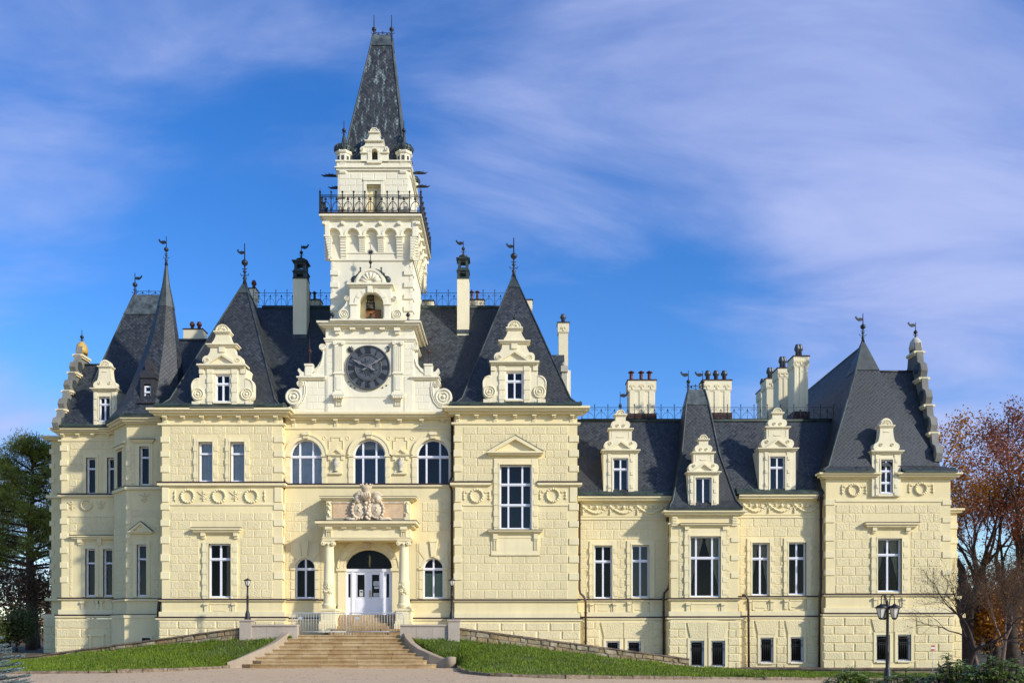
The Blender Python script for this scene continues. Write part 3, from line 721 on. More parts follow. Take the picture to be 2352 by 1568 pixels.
# columns
for cx_ in (756, 928):
    X, Y = FQ.X(cx_), FQ.D; Zq = FQ.Z; k = FQ.k
    mb = MB(); prof = [(15, 1397), (15, 1393), (16, 1391), (16.5, 1388), (14, 1386), (13, 1384), (13.6, 1382), (13, 1378), (12.2, 1370), (12.8, 1366), (12.6, 1340), (12.8, 1338), (12.8, 1335), (11.6, 1333), (11.5, 1300), (10.4, 1258), (10.4, 1256), (11.8, 1254), (11.8, 1252)]
    mb.lathe(X, Y, [(r*k, Zq(z)) for r, z in prof], 28); col_ = mb.build('column', 'plaster_trim', castle)
    mb = MB(); mb.box(X-14*k, X+14*k, Y-14*k, Y+14*k, Zq(1243), Zq(1240))
    for s in (-1, 1):
        mb.tube([(X+s*11*k, Y-14*k, Zq(1248)), (X+s*11*k, Y+12*k, Zq(1248))], 5*k, 14); mb.ball((X+s*11*k, Y-14*k, Zq(1248)), 2*k, 6, 4)
    mb.box(X-11*k, X+11*k, Y-12.5*k, Y+11*k, Zq(1250), Zq(1243)); mb.ball((X, Y-13*k, Zq(1250)), 3*k, 8, 5); mb.build('capital', 'plaster_trim', col_)
    mb = MB(); rr = random.Random(cx_)                                 # carved drum
    mb.ball((X, Y-12*k, Zq(1348)), 4.2*k, 8, 6, (.9, .7, 1.2))
    for q in range(26):
        a = rr.uniform(-2.9, -.2); mb.ball((X+12.4*k*math.cos(a), Y+12.4*k*math.sin(a), Zq(rr.uniform(1342, 1364))), rr.uniform(1.6, 3)*k, 6, 4)
    for s in (-1, 1): mb.tube([(X+s*11*k, Y-8*k, Zq(1352)), (X+s*6*k, Y-13*k, Zq(1360)), (X, Y-14*k, Zq(1357))], [2*k, 2.4*k, 1.6*k], 6)
    mb.build('carved_drum', 'plaster_trim', col_)
    mb = MB(); mb.box(X-18*k, X+18*k, Y-18*k, 48.0, Zq(1402), Zq(1397)); mb.box(X-16*k, X+16*k, Y-16*k, 48.0, Zq(1426), Zq(1402)); mb.box(X-18.5*k, X+18.5*k, Y-18.5*k, 48.0, Zq(1432), Zq(1426)); mb.box(X-20*k, X+20*k, Y-20*k, 48, Zq(1452), Zq(1432))
    mb.box(X-9*k, X+9*k, Y-16.6*k, Y, Zq(1422), Zq(1406)); mb.build('column_pedestal', 'plaster_trim', col_)
# entablature
EN = F(46.75)
mb = MB(); mb2 = MB()
def eb(a, b, t, u, out): mb.box(EN.X(a)-out, EN.X(b)+out, EN.D-out, 47.99, EN.Z(u), EN.Z(t))
eb(742, 942, 1212, 1240, 0); eb(742, 942, 1232, 1235, .05); eb(742, 942, 1236, 1238, .03); eb(742, 942, 1209, 1212, .06); eb(742, 942, 1203, 1209, .2); eb(742, 942, 1197, 1203, .36)
en = mb.build('entablature', 'plaster_trim', castle)
mb = MB(); mb.box(EN.X(742)-.38, EN.X(942)+.38, EN.D-.38, 47.98, EN.Z(1197), EN.Z(1195.5)); mb.build('drip_cap', 'rust', en)
for x in (756, 928):
    mb = MB(); EN.box(mb, x-8, x+8, 1208, 1216, .2); EN.box(mb, x-6, x+6, 1216, 1220, .14)
    for q in (-5, 0, 5): EN.box(mb, x+q-1.3, x+q+1.3, 1220, 1233, .07)
    mb.build('console', 'plaster_trim', en)
for x in (791, 825, 859, 893): mb = MB(); EN.box(mb, x-6, x+6, 1208, 1213, .14); mb.build('console', 'plaster_trim', en)
# attic with arms
FA = F(47.25)
mb = MB(); FA.box(mb, 750, 941, 1146, 1196, 0, .72); at_ = mb.build('attic', 'plaster_trim', castle)
mb = MB(); FA.box(mb, 742, 949, 1144, 1148, .12, .72); FA.box(mb, 735, 956, 1141, 1144, .22, .72); mb.build('attic_cornice', 'plaster_trim', at_)
mb = MB(); FA.box(mb, 734.5, 956.5, 1140, 1141, .235, .72); mb.build('drip_cap', 'rust', at_)
for x0, x1, s in ((765, 810, 1), (874, 926, -1)):
    mb = MB(); FA.prism(mb, [(x0, 1155), (x1, 1155), (x1, 1189), (x0, 1189)] if s else [], .045); mb.build('inscription_tablet', 'tablet_stone', at_)
    mb = MB()
    for r_, yy in enumerate((1160, 1165, 1170, 1175, 1180)):
        rr = random.Random(x0+r_); x = x0+6+r_
        while x < x1-8:
            ww = rr.uniform(2, 6); FA.box(mb, x, x+ww, yy, yy+1.5, .048, .0); x += ww+1.6
    mb.build('inscription', 'coat_stone', at_, kind='stuff')
    mb = MB(); FA.box(mb, x0-2, x1+2, 1152.5, 1155.5, .09); FA.box(mb, x0-2, x1+2, 1188, 1190, .06); mb.build('tablet_frame', 'coat_stone', at_)
for x in (756, 935):
    mb = MB(); FA.box(mb, x-6, x+6, 1150, 1194, .05); rr = random.Random(x)
    for q in range(9): mb.ball(FA.P(x+rr.uniform(-2.5, 2.5), 1155+q*3.6, .07), rr.uniform(.05, .09), 6, 4)
    mb.build('drop_relief', 'plaster_trim', at_)
mb = MB(); rr = random.Random(5)
for x in (826, 866):
    mb.ball(FA.P(x, 1171, .1), 1, 20, 12, (.33, .14, .43)); mb.ring(FA.X(x), FA.D-.14, FA.Z(1171), .45, .07, 28, .09, sx=.78)
    mb.tube([FA.P(x-4, 1164, .2), FA.P(x+3, 1167, .24), FA.P(x-2, 1172, .24), FA.P(x+4, 1179, .2)], [.03, .06, .06, .02], 6)
    s = -1 if x < 846 else 1
    for q in range(9):                              # scrolled cartouche edge
        a = R(100+q*22) if s < 0 else R(80-q*22); mb.tube([FA.P(x+14*math.cos(a), 1171-19*math.sin(a), .1), FA.P(x+17*math.cos(a+.3), 1171-21*math.sin(a+.3), .2), FA.P(x+15*math.cos(a+.55), 1171-20*math.sin(a+.55), .1)], [.05, .1, .05], 6)
    mb.tube([FA.P(x, 1192, .1), FA.P(x+s*14, 1194, .15), FA.P(x+s*28, 1191, .15), FA.P(x+s*33, 1194, .1)], [.1, .12, .09, .06], 7)
    mb.ball(FA.P(x+s*3, 1147, .18), .2, 9, 6, (1, .9, 1.2))
    for q in range(9): mb.ball(FA.P(846+s*rr.uniform(8, 33), rr.uniform(1134, 1152), rr.uniform(.05, .2)), rr.uniform(.07, .15), 6, 4)
    for q in range(3): mb.tube([FA.P(846+s*8, 1140+q*4, .15), FA.P(846+s*20, 1131+q*5, .24), FA.P(846+s*32, 1139+q*4, .15), FA.P(846+s*27, 1145+q*3, .1)], [.08, .1, .07, .04], 6)
for q in range(26): mb.ball(FA.P(846+rr.uniform(-5, 5), 1153+q*1.55, rr.uniform(.12, .25)), rr.uniform(.06, .13), 6, 4)
ca = mb.build('coat_of_arms', 'coat_stone', at_)
mb = MB(); X, Y = FA.X(843), FA.D-.2
mb.lathe(X, Y, [(.16, FA.Z(1151)), (.27, FA.Z(1143)), (.24, FA.Z(1135)), (.18, FA.Z(1131)), (.26, FA.Z(1128)), (.30, FA.Z(1121)), (.33, FA.Z(1118)), (.2, FA.Z(1117.5))], 12)
for q in range(9): a = 2*math.pi*q/9; mb.ball((X+.31*math.cos(a), Y+.31*math.sin(a), FA.Z(1115.5)), .065, 6, 4)
for q in range(5): mb.tube([(X-.22+.11*q, Y-.2, FA.Z(1146)), (X-.2+.1*q, Y-.29, FA.Z(1139)), (X-.18+.09*q, Y-.22, FA.Z(1134))], .035, 5)
mb.build('crest_crown', 'coat_stone', at_)
# the door
FD = F(48.22); mb = MB()
def db(a, b, t, u, o, i=.05): FD.box(mb, a, b, t, u, o, i)
db(792, 902, 1306, 1312, .1); db(792, 797, 1312, 1412, .06); db(897, 902, 1312, 1412, .06); db(808, 813, 1312, 1412, .07); db(879, 884, 1312, 1412, .07)
db(797, 808, 1312, 1317, .03); db(884, 897, 1312, 1317, .03)
dr = mb.build('door', 'white_paint', castle)
for a, b, g0, g1 in ((797, 808, 800, 805), (884, 897, 888, 894)):
    mb = MB(); db(a, g0, 1317, 1371, .02); db(g1, b, 1317, 1371, .02); db(a, b, 1371, 1411, .02); db(a+2.5, b-2.5, 1378, 1406, .035); mb.build('side_panel', 'white_paint', dr)
    mb = MB(); mb.poly([FD.P(g0, 1371, -.01), FD.P(g1, 1371, -.01), FD.P(g1, 1317, -.01), FD.P(g0, 1317, -.01)]); mb.build('pane', 'glass', dr)
for a, b in ((813, 845.4), (846.6, 879)):
    g0, g1 = a+8, b-7.5; mb = MB(); db(a, g0, 1312, 1370, .035); db(g1, b, 1312, 1370, .035); db(g0, g1, 1312, 1319, .035); db(a, b, 1370, 1411, .035)
    db(a+5, b-5, 1377, 1407, .05); db(a+8, b-8, 1381, 1403, .06)
    for e in ((g0-1.2, g0, 1318, 1371), (g1, g1+1.2, 1318, 1371), (g0-1.2, g1+1.2, 1317, 1319), (g0-1.2, g1+1.2, 1370, 1371.5)): db(*e, .055)
    mb.build('door_leaf', 'white_paint', dr)
    mb = MB(); mb.poly([FD.P(g0, 1370, -.01), FD.P(g1, 1370, -.01), FD.P(g1, 1319, -.01), FD.P(g0, 1319, -.01)]); mb.build('pane', 'glass', dr)
mb = MB(); db(844, 847.6, 1312, 1411, .07); mb.build('cover_strip', 'white_paint', dr)
mb = MB(); FD.box(mb, 849.5, 851.5, 1355, 1371, .1, -.06); mb.tube([FD.P(850.5, 1362, .1), FD.P(850.5, 1362, .15), FD.P(854, 1362, .15)], .02, 6); mb.build('door_handle', 'brass', dr)
for i, (a, b, t, u) in enumerate(((826, 834, 1354, 1368), (858, 871, 1334, 1344), (860, 870, 1346, 1351), (858, 872, 1361, 1369))):
    mb = MB(); FD.box(mb, a, b, t, u, .0, .008); mb.build('notice', 'paper', dr)
    mb = MB()
    if i == 0: FD.box(mb, a+1.2, b-1.2, t+2, t+6, .004, 0); FD.box(mb, a+1.2, b-1.2, t+8, t+9, .004, 0); FD.box(mb, a+1.2, b-1.2, t+10.5, t+11.5, .004, 0)
    else:
        q = t+1.8
        while q < u-1.4: FD.box(mb, a+1.5, b-1.5, q, q+.7, .004, 0); q += 2.1
    mb.build('notice_print', 'ink', dr, kind='stuff')
mb = MB()
pts = [(795, 1306)]+arc(847.5, 1306, 53, 180, 0, 20, 43); mb.poly([FD.P(x, y, -.02) for x, y in pts[1:]][::-1]); mb.build('pane', 'glass', dr)
mb = MB(); FD.box(mb, 790, 904, 1255, 1413, -1.6, 1.62); mb.box(FD.X(790), FD.X(792.5), FD.D+.06, FD.D+1.6, FD.Z(1413), FD.Z(1255)); mb.box(FD.X(901.5), FD.X(904), FD.D+.06, FD.D+1.6, FD.Z(1413), FD.Z(1255)); mb.box(FD.X(790), FD.X(904), FD.D+.06, FD.D+1.6, FD.Z(1255), FD.Z(1253)); mb.box(FD.X(790), FD.X(904), FD.D+.06, FD.D+1.6, FD.Z(1413.5), FD.Z(1412)); mb.build('room', 'interior', dr)
mb = MB(); X, Y = FD.X(847), FD.D+.35                                # hanging lantern behind the fanlight
mb.lathe(X, Y, [(.03, FD.Z(1268)), (.05, FD.Z(1272)), (.12, FD.Z(1276)), (.08, FD.Z(1280)), (.13, FD.Z(1288)), (.07, FD.Z(1296)), (.10, FD.Z(1299)), (.02, FD.Z(1303))], 8); mb.build('hanging_lantern', 'brass', dr)
mb = MB(); FC.box(mb, 774, 777, 1388, 1412, .25, -.2); mb.build('door_post_box', 'iron', castle)

# ---- right wing, two stretches with the oriel bay between
h = [(1365, 1406, 1252, 1373), (1451, 1491, 1251, 1371)]
w = wall('wall', FW, 1322, 1545, 1140, 1420, h, 8); W1 = w
ex = [(a-12, b+12, t-11, u+3) for a, b, t, u in h]
courses('ashlar_block', w, FW, 1331, 1536, 1194, 1372, 21.2, 31, ex)
h2 = [(1727, 1767, 1246, 1366), (1811, 1851, 1245, 1365)]
w = wall('wall', FW, 1690, 1900, 1138, 1418, h2, 8); W2 = w
ex2 = [(a-12, b+12, t-11, u+3) for a, b, t, u in h2]
courses('ashlar_block', w, FW, 1699, 1893, 1188, 1364, 21.2, 31, ex2)
for i, (a, b, t, u) in enumerate(h+h2):
    win(FW, a, b, t, u, cols=(.5,), rows=(.295,), curtain=[('curtain_sky_grey', 'half'), ('curtain_sky_grey', 'half'), ('curtain', 'tied'), None][i] if i in (2,) else None, gl='glass_mid' if i == 1 else 'glass')
    surround(FW, a, b, t, u+2, 11, top=10); apron(FW, a+2, b-2, u+9, u+42)
def garland(f, a, b, t, u):
    mb = MB(); hgt = u-t; n = max(1, round((b-a)/62)); p = (b-a)/n
    for i in range(n):
        x = a+p*i
        mb.tube([f.P(x+2, t+6, .02), f.P(x+p*.25, u-4, .05), f.P(x+p*.5, t+6, .02)] if 0 else [f.P(x+p*q/10, t+6+math.sin(math.pi*q/10)*(hgt-9), .03) for q in range(11)], [.025+.045*math.sin(math.pi*q/10) for q in range(11)], 6)
        for sgn, ox in ((1, .0), (-1, 1.0)):
            c0 = x+p*ox; pts = [f.P(c0+sgn*(9-.075*q)*math.cos(q*.5)*1.0+sgn*10, t+9-(8-.4*q)*math.sin(q*.5), .03) for q in range(16)]; mb.tube(pts, .028, 5)
        mb.ball(f.P(x, t+6, .05), .1, 8, 5); mb.ball(f.P(x+p/2, t+8, .04), .11, 8, 5); mb.tube([f.P(x, t+8, .03), f.P(x, u-2, .03)], [.03, .05], 5); mb.ball(f.P(x, u-1, .04), .06, 6, 4)
        for q in range(8): mb.ball(f.P(x+p*(q+.5)/8, t+6+math.sin(math.pi*(q+.5)/8)*(hgt-9), .07), .05, 6, 4)
        for q in (-1, 1):
            for e in range(5): aa = R(50*e); mb.ball(f.P(x+p/2+q*10+3.5*math.cos(aa), t+7+3.5*math.sin(aa), .03), .035, 5, 4)
    return mb.build('garland_relief', 'plaster_trim', castle)
for a, b, y0 in ((1331, 1536, 0), (1699, 1893, -4)):
    e0, e1 = (1326, 1540) if y0 == 0 else (1694, 1897)
    band(FW, e0, e1, [(1141+y0, 1145+y0, .42), (1145+y0, 1150+y0, .32), (1150+y0, 1153+y0, .16), (1184+y0, 1186+y0, .035), (1190+y0, 1193+y0, .06)], name='cornice', over=False)
    garland(FW, a+8, b-10, 1157+y0, 1181+y0)
    ledge(FW, e0, e1, 1375+y0*1.7, 1381+y0*1.7, .11, over=False); band(FW, e0, e1, [(1405+y0*.6, 1415+y0*.6, .08)], name='apron_course', over=False); ledge(FW, e0, e1, 1416+y0*.6, 1424+y0*.6, .2, over=False)
bh = [(1392, 1423, 1471, 1531), (1441, 1472, 1471, 1531)]; g, _ = basement(FW, 1322, 1545, 1424, 1556, bh, 6, 0, excl=[(1378, 1488, 1426, 1466)])
BW = [(g, *q) for q in bh]
def flat_arch(g, c0, c1, t, u, m):
    for a, b, sl in ((c0, m, -1), (m, c1, 1)):
        mb = MB(); p = [(a+(1.0 if sl > 0 else 0), t), (b-(1.0 if sl < 0 else 0), t), (b-(1.0 if sl < 0 else 8), u), (a+(1.0 if sl > 0 else 8), u)]; g.prism(mb, p, .06); mb.build('lintel_block', 'plaster_rough', castle)
flat_arch(g, 1380, 1486, 1428, 1464, 1432)
bh = [(1746, 1776, 1463, 1521), (1815, 1845, 1462, 1520)]; g, _ = basement(FW, 1690, 1900, 1421, 1560, bh, 6, 0, excl=[(1733, 1789, 1423, 1457), (1802, 1858, 1423, 1457)])
BW += [(g, *q) for q in bh]
for a, b in ((1734, 1788), (1803, 1857)):
    mb = MB(); g.prism(mb, [(a, 1424), (b, 1424), (b-7, 1456), (a+7, 1456)], .06); mb.build('lintel_block', 'plaster_rough', castle)
# bay
h = [(1585, 1655, 1231, 1370)]
w = wall('wall', FB, 1541, 1695, 1176, 1420, h, 3)
courses('ashlar_block', w, FB, 1559, 1676, 1212, 1372, 21, 26, [(1571, 1669, 1200, 1376)])
for x0, x1, s in ((1540, 1558, -1), (1678, 1696, 1)): quoins(w, FB, x0, x1, [(1233, 1245), (1273, 1287), (1314, 1327)], side=s)
win(FB, 1585, 1655, 1231, 1370, cols=(.21, .74), rows=(.35,), curtain=('curtain', 'tied'))
surround(FB, 1585, 1655, 1231, 1373, 13, top=18, blocks=True); hood(FB, 1561, 1676, 1203, 1208, .26, (1577, 1664)); apron(FB, 1588, 1652, 1382, 1416)
band(FB, 1537, 1697, [(1173, 1177, .36), (1177, 1182, .24), (1182, 1185, .12), (1200, 1203, .05)], name='cornice')
for x in (1549, 1687):
    mb = MB(); FB.box(mb, x-7, x+7, 1183, 1207, .08)
    for yy in (1186, 1192, 1198): FB.box(mb, x-5, x+5, yy, yy+4, .12)
    mb.build('console', 'plaster_trim', castle)
belts(FB, 1540, 1696, 1373, 1415)
bh = [(1585, 1617, 1470, 1530), (1633, 1665, 1470, 1530)]; g, _ = basement(FB, 1540, 1696, 1424, 1556, bh, 2.5, 4, excl=[(1577, 1673, 1425, 1464)])
BW += [(g, *q) for q in bh]; flat_arch(g, 1578, 1672, 1428, 1464, 1625)
# ---- end pavilion
h = [(2015, 2070, 1236, 1358), (2005, 2068, 1088, 1137)]
w = wall('wall', FP, 1897, 2183, 1088, 1414, h, 8)
ex = [(1999, 2092, 1196, 1360), (1980, 2110, 1196, 1213)]
courses('ashlar_block', w, FP, 1919, 2162, 1158, 1362, 20.4, 30, ex)
for x0, x1, s in ((1896, 1918, -1), (2163, 2184, 1)): quoins(w, FP, x0, x1, [(1146, 1160), (1187, 1200), (1227, 1242), (1265, 1281), (1307, 1321)], side=s)
band(FP, 1894, 2001, [(1087, 1091, .42), (1091, 1096, .3), (1096, 1099, .15)], name='cornice'); band(FP, 2072, 2186, [(1087, 1091, .42), (1091, 1096, .3), (1096, 1099, .15)], name='cornice'); band(FP, 1918, 2163, [(1146, 1152, .05)], name='string_course', over=False)
wreath(FP, 1961, 1125, 14); wreath(FP, 2115, 1122, 14)
win(FP, 2015, 2070, 1236, 1358, cols=(.46,), rows=(.30,), curtain=('curtain', 'tied')); surround(FP, 2015, 2070, 1236, 1362, 14, top=3); hood(FP, 1984, 2107, 1201, 1210, .32, (2007, 2084))
belts(FP, 1896, 2184, 1363, 1407); apron(FP, 2018, 2068, 1370, 1404)
bh = [(2012, 2043, 1457, 1518), (2061, 2092, 1456, 1517)]; g, _ = basement(FP, 1896, 2184, 1415, 1535, bh, 8, 6, excl=[(2000, 2104, 1417, 1450)], bw=48)
BW += [(g, *q) for q in bh]; flat_arch(g, 2001, 2103, 1420, 1450, 2052)
for g, a, b, t, u in BW: win(g, a, b, t, u, cols=(), rows=(), grille=True, fw=.09, recess=.16)
mb = MB(); gg = F(47.1); mb.box(gg.X(1690), gg.X(2212), 47.5, 52, gg.Z(1600), gg.Z(1536)); mb.box(gg.X(1572), gg.X(1712), 47.2, 52, gg.Z(1600), gg.Z(1536)); mb.build('foundation', 'mortar', castle)
mb = MB(); mb.box(gg.X(1568), gg.X(1716), 47.08, 52, gg.Z(1537), gg.Z(1532.5)); mb.box(gg.X(1700), gg.X(2216), 47.4, 52, gg.Z(1537), gg.Z(1533)); mb.build('foundation_ledge', 'coping', castle)
# side projection beyond the pavilion
w = wall('wall', FRR, 2170, 2198, 1172, 1416, [], 6, m='plaster'); quoins(w, FRR, 2180, 2199, [(1200+34*i, 1214+34*i) for i in range(5)])
band(FRR, 2168, 2199, [(1168, 1172, .3), (1172, 1177, .18)], name='cornice'); band(FRR, 2168, 2200, [(1368, 1374, .15), (1408, 1418, .3)], name='belt_course')
basement(FRR, 2168, 2204, 1418, 1545, [], 6, 5, out=.3, bw=30)

# ---- recessed left wing, corner bay, side projection
h = [(199, 220, 1051, 1133), (247, 266, 1051, 1133), (197, 219, 1260, 1368), (238, 259, 1260, 1368)]
w = wall('wall', FL_, 141, 330, 985, 1414, h, 7)
ex = [(190, 275, 1042, 1140), (166, 275, 1226, 1372)]
courses('ashlar_block', w, FL_, 160, 270, 1015, 1134, 17, 34, ex, out=.022); courses('ashlar_block', w, FL_, 160, 268, 1186, 1370, 17.5, 34, ex, out=.022)
quoins(w, FL_, 139, 157, [(1022+33.5*i, 1036+33.5*i) for i in range(10) if i != 3], side=-1)
for a, b, t, u in h: win(FL_, a, b, t, u, cols=(), rows=(.30,), gl='glass_mid'); surround(FL_, a, b, t, u+2, 7, top=8, out=.05, blocks=False)
band(FL_, 136, 300, [(985, 989, .42), (989, 993, .3), (993, 997, .15), (1010, 1013, .05)], name='cornice'); modillions(FL_, [146, 181, 215, 250], 997, 1002, .2, w=8)
ledge(FL_, 140, 300, 1134, 1142, .14); band(FL_, 158, 300, [(1183, 1186, .05)], name='string_course', over=False); wreath(FL_, 199, 1159, 13, False); hood(FL_, 165, 275, 1230, 1237, .28, (185, 230))
belts(FL_, 139, 300, 1372, 1411); apron(FL_, 199, 217, 1378, 1411); apron(FL_, 240, 257, 1378, 1411)
basement(FL_, 139, 300, 1420, 1545, [], 6, 12, out=.3, bw=120, chh=20, excl=[(205, 240, 1452, 1545)])
g = F(51.28); mb = MB(); g.box(mb, 206, 211, 1457, 1540, .06); g.box(mb, 234, 239, 1457, 1540, .06); g.box(mb, 204, 241, 1455, 1460, .09); mb.build('blind_doorway', 'plaster_trim', castle)
w = wall('wall', FLL, 118, 160, 1003, 1414, [], 5); quoins(w, FLL, 115, 126, [(1030+33*i, 1043+33*i) for i in range(10)], side=-1)
band(FLL, 114, 160, [(1003, 1007, .4), (1007, 1012, .25)], name='cornice'); band(FLL, 114, 160, [(1137, 1144, .16), (1373, 1379, .2), (1410, 1419, .35)], name='belt_course')
basement(FLL, 112, 160, 1419, 1545, [], 5, 12, out=.35, bw=40)
# polygonal corner bay (front, slanted and side faces)
OCT = [(262, 50.6), (290, 49.2), (372, 49.2), (372, 52.5), (262, 52.5)]
def octo(mb, t, u, out, inset=0):
    f = FY; x0, x1, xr = F(50.7).X(262), f.X(291), f.X(374)
    pts = [(x0-out*.9, 50.7-out*.3), (x1-out*.45, f.D-out), (xr, f.D-out), (xr, 54), (x0-out*.9, 54)]
    z0, z1 = f.Z(u), f.Z(t); n = 5
    mb.add([(x, y, z0) for x, y in pts]+[(x, y, z1) for x, y in pts], [(0, 1, 6, 5), (1, 2, 7, 6), (4, 0, 5, 9), (5, 6, 7, 8, 9), (4, 3, 2, 1, 0)])
mb = MB(); panel(mb, FY, 291, 374, 958, 1414, [(321, 343, 1025, 1113), (315, 337, 1250, 1368)])
x0, x1 = F(50.7).X(262), FY.X(291)
mb.poly([(x0, 50.7, FY.Z(1414)), (x1, FY.D, FY.Z(1414)), (x1, FY.D, FY.Z(958)), (x0, 50.7, FY.Z(958))]); mb.poly([(x0, 54, FY.Z(1414)), (x0, 50.7, FY.Z(1414)), (x0, 50.7, FY.Z(958)), (x0, 54, FY.Z(958))])
w = mb.build('wall', 'plaster', castle)
for prof, nm in (([(960, 965, .42), (965, 970, .3), (970, 974, .15)], 'cornice'), ([(1116, 1124, .13)], 'belt_course'), ([(1373, 1379, .12), (1410, 1418, .2)], 'belt_course'), ([(1418, 1545, .14)], 'plinth_wall')):
    mb = MB()
    for t, u, o in prof: octo(mb, t, u, o)
    mb.build(nm, 'plaster_trim' if nm != 'plinth_wall' else 'plaster', castle)
for t in (1118, 1375, 1411.5): mb = MB(); octo(mb, t-2.2, t-.6, .23 if t > 1400 else .15); mb.build('drip_cap', 'rust', castle)
win(FY, 321, 343, 1025, 1113, cols=(), rows=(.28,), gl='glass_mid'); surround(FY, 321, 343, 1025, 1115, 8, top=6, out=.05, blocks=False); hood(FY, 302, 357, 1010, 1015, .2)
win(FY, 315, 337, 1250, 1368, cols=(), rows=(.28,), gl='glass_mid'); surround(FY, 315, 337, 1250, 1371, 8, top=8, out=.05, blocks=False); pediment(FY, 297, 354, 1220, 1198, 5, .22)
courses('ashlar_block', w, FY, 299, 366, 1030, 1112, 18, 70, [(310, 354, 1006, 1116)], out=.02); courses('ashlar_block', w, FY, 299, 366, 1170, 1366, 18, 70, [(304, 348, 1196, 1372), (294, 357, 1192, 1228)], out=.02)
quoins(w, FY, 291, 301, [(1022+33.5*i, 1036+33.5*i) for i in range(10) if i != 3], side=-1)
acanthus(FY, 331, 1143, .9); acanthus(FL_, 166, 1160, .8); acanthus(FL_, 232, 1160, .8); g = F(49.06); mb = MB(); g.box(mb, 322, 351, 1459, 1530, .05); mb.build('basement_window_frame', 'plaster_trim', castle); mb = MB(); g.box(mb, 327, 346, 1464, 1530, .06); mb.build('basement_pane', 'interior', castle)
# slanted-face slit window with pediment
def slant(q, out=0):
    t = Vector((x1-x0, FY.D-50.7, 0)); n = Vector((t.y, -t.x, 0)).normalized(); p = Vector((x0, 50.7, 0))+t*q+n*out; return p
def slant_box(mb, q0, q1, t, u, out):
    pts = [slant(q0, out), slant(q1, out), slant(q1, -.05), slant(q0, -.05)]; z0, z1 = FY.Z(u), FY.Z(t)
    mb.add([(p.x, p.y, z0) for p in pts]+[(p.x, p.y, z1) for p in pts], [(0, 1, 5, 4), (1, 2, 6, 5), (3, 0, 4, 7), (4, 5, 6, 7), (3, 2, 1, 0)])
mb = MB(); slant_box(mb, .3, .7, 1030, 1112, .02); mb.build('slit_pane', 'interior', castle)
mb = MB(); slant_box(mb, .2, .3, 1024, 1115, .06); slant_box(mb, .7, .8, 1024, 1115, .06); slant_box(mb, .15, .85, 1018, 1025, .12); slant_box(mb, .05, .95, 1012, 1017, .2); mb.build('window_surround', 'plaster_trim', castle)
for i in range(10): mb = MB(); slant_box(mb, .02, .98, 1188+18.5*i, 1205+18.5*i, .025); mb.build('slant_block', 'plaster_rough', castle)
# ------------------------------------------------------------------ roofs
def P3(px, py, D): return Vector(((px-CXP)*D/FL, D, EYE+(HZ-py)*D/FL))
def prism_x(mb, pts, x0, x1):                        # pts (y,z)
    a = sum(pts[i][0]*pts[(i+1) % len(pts)][1]-pts[(i+1) % len(pts)][0]*pts[i][1] for i in range(len(pts)))
    if a < 0: pts = pts[::-1]
    n = len(pts); mb.add([(x1, y, z) for y, z in pts]+[(x0, y, z) for y, z in pts], [tuple(range(n)), tuple(range(2*n-1, n-1, -1))]+[(i, n+i, n+(i+1) % n, (i+1) % n) for i in range(n)]); return mb
def rings_roof(rings, m='slate', name='roof', cap=None, parent=None):
    """rings (z,x0,x1,y0,y1) from eaves to top"""
    mb = MB(); vs = []
    for z, x0, x1, y0, y1 in rings: vs += [(x0, y0, z), (x1, y0, z), (x1, y1, z), (x0, y1, z)]
    fs = []
    for k in range(len(rings)-1):
        for i in range(4): fs.append((k*4+i, k*4+(i+1) % 4, k*4+4+(i+1) % 4, k*4+4+i))
    L = (len(rings)-1)*4; fs.append((L, L+1, L+2, L+3)); fs.append((3, 2, 1, 0)); mb.add(vs, fs)
    return mb.build(name, m, parent or castle, uv=True)
def lerp_ring(a, b, t): return tuple(p+(q-p)*t for p, q in zip(a, b))
def hip_caps(corners, name='hip_ridge', r=.045, parent=None, m='lead'):
    for pts in corners: mb = MB(); mb.tube(pts, r, 6); mb.build(name, m, parent)
def pyramid(base, apex, flare=.55, inset=.5, capz=None, top=(.02, .02), depthtop=None, capm='lead'):
    z, x0, x1, y0, y1 = base; ax, ay, az = apex; tw, td = top
    top_ = (az, ax-tw, ax+tw, ay-td, ay+td); q = (z+flare, x0+inset, x1-inset, y0+inset, y1-inset)
    t = (capz-z-flare)/(az-z-flare) if capz else 1; cp = lerp_ring(q, top_, t)
    ro = rings_roof([base, q, cp] if capz else [base, q, top_])
    for i in range(4):
        c = lambda r: ((r[1], r[3]), (r[2], r[3]), (r[2], r[4]), (r[1], r[4]))[i]
        hip_caps([[(*c(base), base[0]+.03), (*c(q), q[0]+.02), (*c(top_), az)]], parent=ro)
    if capz:
        g = .04; cpo = (cp[0], cp[1]-g, cp[2]+g, cp[3]-g, cp[4]+g); rings_roof([cpo, (az, top_[1]-.01, top_[2]+.01, top_[3]-.01, top_[4]+.01)], capm, 'roof_cap', parent=ro)
    return ro
def eaves(f, a, b, y, out=.5, t=4, m='patina', over=True):
    mb = MB(); z0 = f.Z(y+t); z1 = f.Z(y); xo = .05
    prism_x(mb, [(f.D-out-.03, z0-.02), (f.D-out-.03, z0+.05), (f.D-out+.25, z1+.12), (f.D+.3, z1+.16), (f.D+.3, z0-.02)], f.X(a)-xo, f.X(b)+xo); o = mb.build('eaves_flashing', m, castle)
    n = int((b-a)/17); mb = MB()
    for i in range(n+1): x = f.X(a+(b-a)*i/n); prism_x(mb, [(f.D-out, z0+.06), (f.D-out+.25, z1+.16), (f.D+.1, z1+.20), (f.D+.1, z1+.1)], x-.02, x+.02)
    mb.build('flashing_seam', 'lead', o, kind='stuff'); return o

